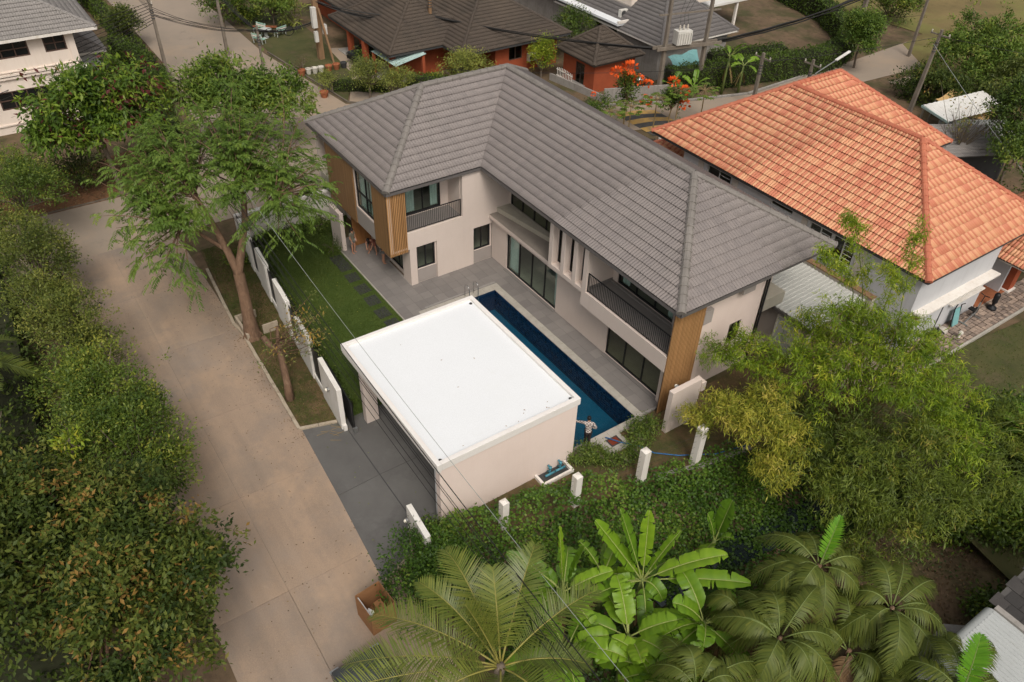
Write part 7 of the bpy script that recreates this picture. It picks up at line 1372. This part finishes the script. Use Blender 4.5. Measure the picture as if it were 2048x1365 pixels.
AR = [('smaller palm tangled between the banana clump and the tall plume palm', (25.88, -5.99, 2.40), -.8, [(100, 1.5, .8), (20, 1.4, .5), (190, 1.4, .3)]), ('low palm half under the two big feather palms', (28.46, -3.80, 2.20), -.6, [(90, 1.5, .9), (10, 1.5, .3), (200, 1.5, .3)]), ('young palm beside the corrugated shed wall', (30.18, -2.40, 2.00), -.6, [(90, 1.4, .9), (10, 1.4, .4), (200, 1.4, .3)]), ('palm with one bright green upright new frond beside the lower bamboo', (26.21, -3.10, 3.60), -.9, [(100, 1.9, -.1), (145, 2.0, .3), (60, 1.9, -.2), (20, 1.8, -.5), (190, 2.0, -.3), (235, 2.0, -.7), (280, 1.9, -.6), (325, 1.7, -.6), (255, 2.0, -1.1)]), ('palm with arching fronds over the brown bank, rightmost of the palm group', (28.52, -2.26, 3.40), -.6, [(110, 2.1, .2), (75, 1.9, .3), (40, 1.9, -.2), (0, 2.0, -.4), (160, 1.9, .0), (205, 1.7, -.5), (250, 1.8, -.9), (300, 1.9, -.8), (330, 1.9, -.9)]), ('palm with a tall plume frond in front of the banana plants', (27.21, -6.16, 3.40), -.7, [(110, 1.9, .7), (150, 1.7, .2), (60, 1.8, .2), (15, 2.0, -.1), (195, 1.8, -.3), (240, 1.8, -.5), (285, 2.0, -.5), (330, 2.0, -.3), (350, 1.8, .1)]), ('dark palm at the bottom edge under the banana leaves', (26.99, -9.57, 3.60), -.5, [(115, 1.3, .7), (160, 1.3, .3), (70, 1.2, .4), (25, 1.4, .0), (200, 1.5, -.2), (250, 1.7, -.4), (300, 1.7, -.4), (345, 1.5, -.2)]), ('palm with a stiff bright frond against the corrugated shed roof', (31.44, -3.14, 3.60), -.6, [(105, 1.9, .6), (60, 1.6, .8), (150, 2.0, .0), (20, 1.8, .2), (190, 2.0, -.3), (330, 1.8, -.3), (280, 1.8, -.3), (235, 1.8, -.5)])]
for i, (lb, c, gz, fr) in enumerate(AR): palm('areca_palm', lb, (c[0]+.15, c[1]+.1, gz), c, fr, 250+i, 'leaf_areca', 46, .62, .055, .085, 'bark', 1.25, 1.5, .5, 'feather palms at the lower right', .028, 6, .05)
g = np.random.default_rng(260)
for o in list(bpy.data.objects):
    if o.get('label', '').startswith('palm with one bright green'): c = AR[3][1]; frond(g, c, (c[0]-.5, c[1]+1.2, c[2]+1.2), .2, 40, .45, 'leaf_palm_bright', o, .05, .2, .03, .5, .7)
    if o.get('label', '').startswith('palm with a stiff bright'): c = AR[7][1]; frond(g, c, (c[0]-.6, c[1]+1.0, c[2]+1.35), .2, 40, .6, 'leaf_palm_bright', o, .06, .15, .03, .4, .5)
def rl_(seed, n, lo=1.4, hi=2.2, z0=-.5, z1=1.1):
    q = np.random.default_rng(seed); a0 = q.uniform(0, 360); return [((a0+i*137.5+q.normal(0, 12)) % 360, q.uniform(lo, hi)*(1-.35*max(0, u_)), z0+(z1-z0)*u_+q.normal(0, .15), q.uniform(.25, .6)) for i, u_ in enumerate(np.linspace(0, 1, n))]
banana('tall banana plant with three upright bright leaves, middle of the clump', (22.6, -7.6, -1.0), 2.9, [('p', 21.26, -8.88, 4.60, .1, .6, .70), ('p', 21.66, -8.26, 5.20, .1, .35, .62), ('p', 22.16, -7.50, 5.00, .1, .72, .60), ('p', 22.97, -6.46, 4.20, .3, .6, .5), ('p', 24.01, -5.22, 3.20, .4, .75, .72), ('p', 25.04, -4.91, 2.60, .5, .6, .72), ('p', 22.27, -10.12, 2.40, .5, .5, .7)]+rl_(1, 5, 1.5, 2.0, -1.2, -.3), 270)
def bpos(p): return (p[0], p[1], -1.0)
banana('banana plant with a narrow furled leaf, left of the clump', bpos((21.59, -10.22, 2.20)), 3.2, [('p', 21.12, -10.40, 5.40, .1, .72, .42), ('p', 21.92, -9.85, 4.80, .2, .5, .62), ('p', 20.01, -11.48, 3.60, .4, .3, .5)]+rl_(2, 8, 1.7, 2.4), 271, .72)
banana('low spreading banana plant in front of the taller two', bpos((24.05, -9.48, 2.00)), 3.0, rl_(3, 11, 1.8, 2.7), 272, .74)
banana('banana plant filling the gap between the clump and the coconut palm', bpos((23.26, -11.37, 1.90)), 2.9, rl_(4, 9, 1.6, 2.3), 276, .7)
banana('banana plant at the right of the clump before the tall plume palm', bpos((25.02, -6.75, 1.90)), 2.9, rl_(5, 11, 1.7, 2.5), 277, .7)
banana('banana plant close to the bottom edge beside the dark palm', bpos((25.48, -9.31, 1.80)), 2.8, rl_(6, 10, 1.7, 2.5), 278, .72)
banana('banana plant behind the furled leaf against the ivy', bpos((21.34, -8.14, 1.40)), 2.3, rl_(7, 8, 1.4, 2.0), 279, .6)
banana('small banana plant with a broad folded leaf by the ditch', (22.3, -3.4, -1.2), 2.0, [('p', 22.45, -3.06, 3.00, .15, .3, .69), ('p', 21.87, -3.73, 2.20, .2, .3, .64), ('p', 23.11, -5.51, 1.60, .3, .6, .64), ('p', 22.87, -2.87, 1.00, .3, .5, .64)], 273, dead=3)
banana('banana plant with hanging leaves at the right edge behind the bamboo', (26.3, 11.6, 0), 1.8, [(60, 1.5, .2), (150, 1.6, .4), (240, 1.7, -.3), (300, 1.8, -.6), (0, 1.7, -.2), (200, 1.6, .3)], 274, .6, .3)
banana('banana plant in the right edge thicket, lower one', (28.6, 9.4, 0), 1.9, [(60, 1.5, .2), (150, 1.6, .4), (240, 1.7, -.3), (300, 1.8, -.6), (0, 1.7, -.2)], 275, .6, .25)
for i, (x, y, r, h, lb) in enumerate([(25.6, 12.6, 1.8, 2.2, 'green thicket shrub behind the bamboo at the right edge'), (27.8, 11.4, 1.8, 2.0, 'leafy thicket shrub at the right edge above the ditch'), (28.4, 8.4, 1.8, 1.8, 'dark thicket shrub at the right edge, lowest'), (26.6, 7.2, 1.5, 1.6, 'dark shrub below the bamboo near the brown bank'), (24.4, 9.8, 1.6, 2.0, 'green shrub tucked behind the bamboo'), (25.5, -5.2, .8, 1.6, 'small-leaved green shrub between the banana plants and palms'), (26.3, -7.8, .9, 1.3, 'broad-leaved green shrub under the palm group'), (30.4, 3.6, 1.0, .9, 'low dark bush beside the slate roof')]): shrub(lb, x, y, r, h, 'leaf_hedge' if i != 5 else 'leaf_pale', 280+i, L=.2, W=.09, tint=(.5, .2), z=gh(x, y))
# ------------------------------------------------------------ bamboo
BGp = 'bamboo clumps right of the house'
bamboo('large green bamboo clump spilling over the corner of the house', (20.6, 6.6, -.2), [((20.9, 4.4, 4.6), (1.7, 1.6, 1.5), 95), ((22.4, 5.6, 5.0), (1.8, 1.6, 1.3), 95), ((19.2, 3.6, 4.1), (1.5, 1.3, 1.0), 70), ((17.4, 3.2, 3.7), (1.3, 1.1, .8), 55), ((16.2, 2.4, 3.3), (1.0, .8, .55), 32), ((23.6, 6.8, 4.2), (1.5, 1.5, 1.3), 70), ((19.8, 6.6, 5.2), (1.5, 1.4, 1.2), 70), ((21.6, 7.8, 5.2), (1.3, 1.3, 1.1), 55), ((18.4, 5.4, 4.6), (1.2, 1.2, 1.0), 48), ((19.4, 5.6, 6.0), (1.2, 1.1, 1.0), 40), ((21.2, 6.4, 6.4), (1.4, 1.3, 1.0), 46), ((22.8, 7.2, 5.6), (1.4, 1.3, 1.0), 44), ((24.6, 7.6, 3.6), (1.5, 1.5, 1.3), 60), ((25.4, 6.2, 3.2), (1.5, 1.5, 1.2), 56)], 'leaf_bamboo', 300, BGp, 'stem_dry', tint=(.5, .2))
bamboo('yellowing bamboo arching over the last white post', (20.6, 3.6, -.3), [((18.9, .4, 2.9), (1.3, 1.0, .6), 60), ((20.2, .9, 3.3), (1.4, 1.2, .75), 75), ((21.3, 1.0, 2.9), (1.2, 1.1, .8), 60), ((18.0, -.4, 2.3), (.8, .6, .4), 24), ((21.9, -.1, 2.3), (1.0, .9, .7), 45), ((19.6, 2.2, 3.4), (1.1, .9, .6), 40)], 'leaf_bamboo_yellow', 301, BGp, tint=(.5, .22))
bamboo('dull green bamboo mound above the palms', (24.6, 3.6, -.8), [((24.2, 1.4, 2.3), (1.5, 1.3, 1.0), 75), ((25.4, 2.8, 2.8), (1.6, 1.5, 1.1), 85), ((26.4, 2.2, 1.7), (1.2, 1.2, 1.0), 55), ((23.6, 3.0, 3.1), (1.3, 1.3, 1.0), 60), ((26.6, 4.4, 2.3), (1.3, 1.4, 1.1), 55), ((24.8, 5.0, 3.4), (1.4, 1.4, 1.1), 60), ((25.9, .6, 1.0), (1.0, .9, .8), 36), ((26.8, 6.6, 2.6), (1.5, 1.5, 1.2), 56), ((27.6, 8.6, 2.6), (1.6, 1.6, 1.2), 56), ((26.2, 9.8, 2.8), (1.5, 1.5, 1.2), 50)], 'leaf_bamboo_low', 302, BGp, tint=(.45, .2))
bamboo('dark inner bamboo behind the yellowing arch', (22.6, 3.4, -.6), [((21.9, 2.6, 2.0), (1.6, 1.4, 1.3), 60), ((20.4, 3.6, 2.2), (1.4, 1.3, 1.2), 50), ((22.6, 4.6, 2.4), (1.5, 1.4, 1.3), 50)], 'leaf_bamboo_low', 303, BGp, tint=(.2, .15))
SG = 'tall thin bamboo shoots in front of the orange roof'
shoot('tall bamboo shoot leaning left before the orange roof', (20.2, 6.2, 4), [(20.2, 6.2, 3), (18.6, 7.4, 6.5), (18.19, 5.71, 8.20), (18.00, 5.31, 8.60)], 'leaf_bamboo', 310, SG, 44, .7); shoot('tallest bamboo shoot, in the middle before the orange roof', (20.8, 6.6, 4), [(20.8, 6.6, 3), (18.9, 7.6, 6.5), (18.20, 6.96, 9.00), (17.43, 6.94, 9.80)], 'leaf_bamboo', 311, SG, 46, .65); shoot('upright bamboo shoot crossing the orange hip ridge', (21.6, 7.4, 4), [(21.6, 7.4, 3), (20.2, 8.6, 6.5), (19.96, 8.34, 9.00), (19.40, 9.38, 9.80)], 'leaf_bamboo', 312, SG, 40, .6); shoot('short bamboo shoot between the two tall ones', (20.9, 6.9, 4), [(20.9, 6.9, 3), (20.0, 7.8, 6.0), (20.35, 6.99, 8.00), (19.86, 7.13, 8.40)], 'leaf_bamboo', 313, SG, 34, .6)
# ------------------------------------------------------------ people
def skin_mesh(name, verts, edges, radii, m, parent, sub=2, root=0):
    me = bpy.data.meshes.new(name); me.from_pydata(verts, edges, []); me.update(); o = bpy.data.objects.new(name, me); COL.objects.link(o); o.parent = parent; W0[o.name] = Vector((0, 0, 0)); sk_ = o.modifiers.new('skin', 'SKIN'); sk_.use_smooth_shade = True
    for i, r_ in enumerate(radii): me.skin_vertices[0].data[i].radius = (r_, r_) if not hasattr(r_, '__len__') else r_
    me.skin_vertices[0].data[root].use_root = True; sb_ = o.modifiers.new('sub', 'SUBSURF'); sb_.levels = sub; sb_.render_levels = sub; me.materials.append(M[m]); return o
def hand(name, p, d, m, parent, curl=.35, side=1):
    """palm with five separate curled fingers"""
    p, d = Vector(p), Vector(d).normalized(); s_ = d.cross(Vector((0, 0, 1))).normalized() if abs(d.z) < .9 else Vector((1, 0, 0)); s_ = (s_-d*s_.dot(d)).normalized(); n_ = s_.cross(d); mb = MB()
    mb.tube([p-d*.02, p+d*.02, p+d*.06, p+d*.09], [.022, .034, .038, .03], 8)
    for k, (off, ln) in enumerate(((-.028, .062), (-.009, .075), (.010, .07), (.027, .055))):
        q = p+d*.085+s_*off; e1 = q+d*ln*.5-n_*ln*.1*curl; e2 = e1+d*ln*.35-n_*ln*.5*curl; mb.tube([q, e1, e2], [.0095, .009, .007], 6)
    q = p+d*.02+s_*.032*-side; e1 = q-s_*.028*side+d*.03; mb.tube([q, e1, e1+d*.03-n_*.008], [.012, .010, .008], 6); return part(mb, name, m, parent, smooth=True, local=True)
def person(label, loc, rz, J, top, bottom, bottom_len=.5, sleeve=1.0, hair_long=False, skirt=False, top_m='grey_cloth'):
    """J overrides joints (x right, y forward, z up); body is one skinned figure, clothes and hair are its children"""
    t_ = thing('person', label, 'person', loc, rz)
    j = dict(pel=(0, 0, .90), sp=(0, .0, 1.10), ch=(0, 0, 1.30), nk=(0, .01, 1.44), hb=(0, .02, 1.50), hc=(0, .035, 1.58), ht=(0, .02, 1.67), sl=(-.17, 0, 1.39), sr=(.17, 0, 1.39), el=(-.22, .0, 1.12), er=(.22, 0, 1.12), wl=(-.22, .08, .90), wr=(.22, .08, .90), hl=(-.09, 0, .86), hr=(.09, 0, .86), kl=(-.10, .02, .47), kr=(.10, .02, .47), al=(-.10, -.01, .08), ar=(.10, -.01, .08), tl=(-.11, .15, .03), tr=(.11, .15, .03)); j.update(J)
    keys = list(j); ix = {k: i for i, k in enumerate(keys)}; rad = dict(pel=(.125, .10), sp=(.115, .09), ch=(.135, .095), nk=.052, hb=.062, hc=(.078, .09), ht=.062, sl=.055, sr=.055, el=.04, er=.04, wl=.027, wr=.027, hl=.088, hr=.088, kl=.056, kr=.056, al=.036, ar=.036, tl=.03, tr=.03)
    E_ = [('pel', 'sp'), ('sp', 'ch'), ('ch', 'nk'), ('nk', 'hb'), ('hb', 'hc'), ('hc', 'ht'), ('ch', 'sl'), ('ch', 'sr'), ('sl', 'el'), ('el', 'wl'), ('sr', 'er'), ('er', 'wr'), ('pel', 'hl'), ('pel', 'hr'), ('hl', 'kl'), ('kl', 'al'), ('al', 'tl'), ('hr', 'kr'), ('kr', 'ar'), ('ar', 'tr')]
    bd = skin_mesh('body', [j[k] for k in keys], [(ix[a], ix[b]) for a, b in E_], [rad[k] for k in keys], 'skin', t_)
    def sub(nm, ks, es, grow, m, root): kk = list(ks); q = {k: i for i, k in enumerate(kk)}; return skin_mesh(nm, [ks[k] for k in kk], [(q[a], q[b]) for a, b in es], [tuple((r_ if hasattr(r_, '__len__') else (r_, r_))[i]*grow[0]+grow[1] for i in (0, 1)) for r_ in [RR[k] for k in kk]], m, t_, root=q[root])
    lerp = lambda a, b, u: tuple(a[i]+(b[i]-a[i])*u for i in range(3)); RR = dict(rad)
    ks = {k: j[k] for k in ('pel', 'sp', 'ch', 'sl', 'sr')}; ks['bot'] = lerp(j['pel'], (0, j['pel'][1], j['pel'][2]-.3), .35); es = [('bot', 'pel'), ('pel', 'sp'), ('sp', 'ch'), ('ch', 'sl'), ('ch', 'sr')]; RR['bot'] = (.145, .115)
    for s_ in 'lr':
        if sleeve > .05:
            ks['e'+s_] = j['e'+s_] if sleeve > .5 else lerp(j['s'+s_], j['e'+s_], .6); es.append(('s'+s_, 'e'+s_)); RR['e'+s_] = .046
            if sleeve > .8: ks['w'+s_] = lerp(j['e'+s_], j['w'+s_], .93); es.append(('e'+s_, 'w'+s_)); RR['w'+s_] = .036
    sub('shirt', ks, es, (1.08, .012), top_m, 'ch')
    ks = {k: j[k] for k in ('pel', 'hl', 'hr')}; es = [('pel', 'hl'), ('pel', 'hr')]
    for s_ in 'lr':
        if bottom_len <= .55: ks['k'+s_] = lerp(j['h'+s_], j['k'+s_], bottom_len*1.6); es.append(('h'+s_, 'k'+s_)); RR['k'+s_] = .074
        else: ks['k'+s_] = j['k'+s_]; ks['a'+s_] = lerp(j['k'+s_], j['a'+s_], .93); es += [('h'+s_, 'k'+s_), ('k'+s_, 'a'+s_)]; RR['k'+s_] = .062; RR['a'+s_] = .045
    sub('trousers' if bottom_len > .55 else 'shorts', ks, es, (1.06, .010), bottom, 'pel')
    h = Vector(j['hc']); hb = MB(); vs = []
    hb.sphere(h+Vector((0, -.015, .035)), .112, 14, 9, (.88, 1.0, .98))
    if hair_long: hb.tube([h+Vector((0, -.06, .02)), h+Vector((0, -.10, -.14)), h+Vector((0, -.09, -.30))], [.085, .08, .05], 9)
    part(hb, 'hair', 'hair', t_, smooth=True, local=True)
    fb = MB(); fy = .098
    fb.tube([h+Vector((0, fy-.005, .015)), h+Vector((0, fy+.022, -.022)), h+Vector((0, fy, -.03))], [.010, .014, .012], 6)
    for s_ in (-1, 1): fb.sphere(h+Vector((s_*.083, .0, -.01)), .024, 8, 6, (.5, .8, 1.2))
    part(fb, 'nose_and_ears', 'skin', t_, smooth=True, local=True); eb_ = MB()
    for s_ in (-1, 1): eb_.sphere(h+Vector((s_*.032, fy-.008, .012)), .011, 8, 5)
    part(eb_, 'eyes', 'hair', t_, local=True); part(MB().sphere(h+Vector((0, fy-.004, -.052)), .018, 8, 5, (1.3, .5, .4)), 'mouth', 'rust_red', t_, local=True)
    for s_, sg in (('l', -1), ('r', 1)): d = Vector(j['w'+s_])-Vector(j['e'+s_]); hand('hand', Vector(j['w'+s_])+d.normalized()*.01, d, 'skin', t_, side=sg)
    return t_
AWAY = R(25)
person('person in a plaid shirt and dark trousers cleaning the pool, arm stretched left', (15.2, -3.95, .012), R(58), dict(sl=(-.17, .02, 1.40), el=(-.40, .14, 1.34), wl=(-.63, .26, 1.30), er=(.33, -.06, 1.14), wr=(.17, .10, 1.02), sp=(0, .02, 1.10), ch=(0, .05, 1.30), nk=(0, .08, 1.43), hb=(-.01, .10, 1.49), hc=(-.01, .12, 1.57), ht=(-.01, .11, 1.66), kl=(-.07, .05, .47), kr=(.07, .0, .47)), 'shirt', 'dark_cloth', 1, 1.0, top_m='plaid_shirt')
pp = MB().tube([(14.64, -4.06, 1.28), (13.6, -4.3, .75), (11.8, -4.0, -.5)], .016, 6); setp(part(pp, 'pool_pole', 'hose_blue'), 'thin blue pool cleaning pole reaching from the hand into the water', 'pool pole')
person('long-haired person in a grey top and shorts standing by the white pier', (-4.42, -5.92, 0), R(-60), dict(el=(-.2, .05, 1.12), wl=(-.16, .14, .92), wr=(.2, .1, .9), kl=(-.11, .05, .47)), 'shirt', 'grey_cloth', .35, .1, True, top_m='olive_cloth')
person('person in a flowered wrap bending by the timber wall of the porch', (-3.75, -5.0, 0), R(-140), dict(pel=(0, -.05, .88), sp=(0, .12, 1.03), ch=(0, .30, 1.12), nk=(0, .42, 1.17), hb=(0, .47, 1.2), hc=(0, .53, 1.24), ht=(0, .56, 1.33), sl=(-.16, .28, 1.14), sr=(.16, .28, 1.14), el=(-.2, .38, .88), er=(.2, .38, .88), wl=(-.14, .46, .68), wr=(.14, .46, .68), hl=(-.1, -.04, .84), hr=(.1, -.04, .84), kl=(-.2, .02, .46), kr=(.2, .02, .46), al=(-.24, -.02, .08), ar=(.24, -.02, .08), tl=(-.26, .14, .03), tr=(.26, .14, .03)), 'shirt', 'flower_cloth', .5, .3, True, top_m='flower_cloth')
person('person in grey shorts half hidden under the slatted wood corner', (-2.5, -4.95, 0), R(-10), dict(el=(-.24, .1, 1.16), wl=(-.12, .2, 1.05)), 'shirt', 'grey_cloth', .3, .4, top_m='dark_cloth')
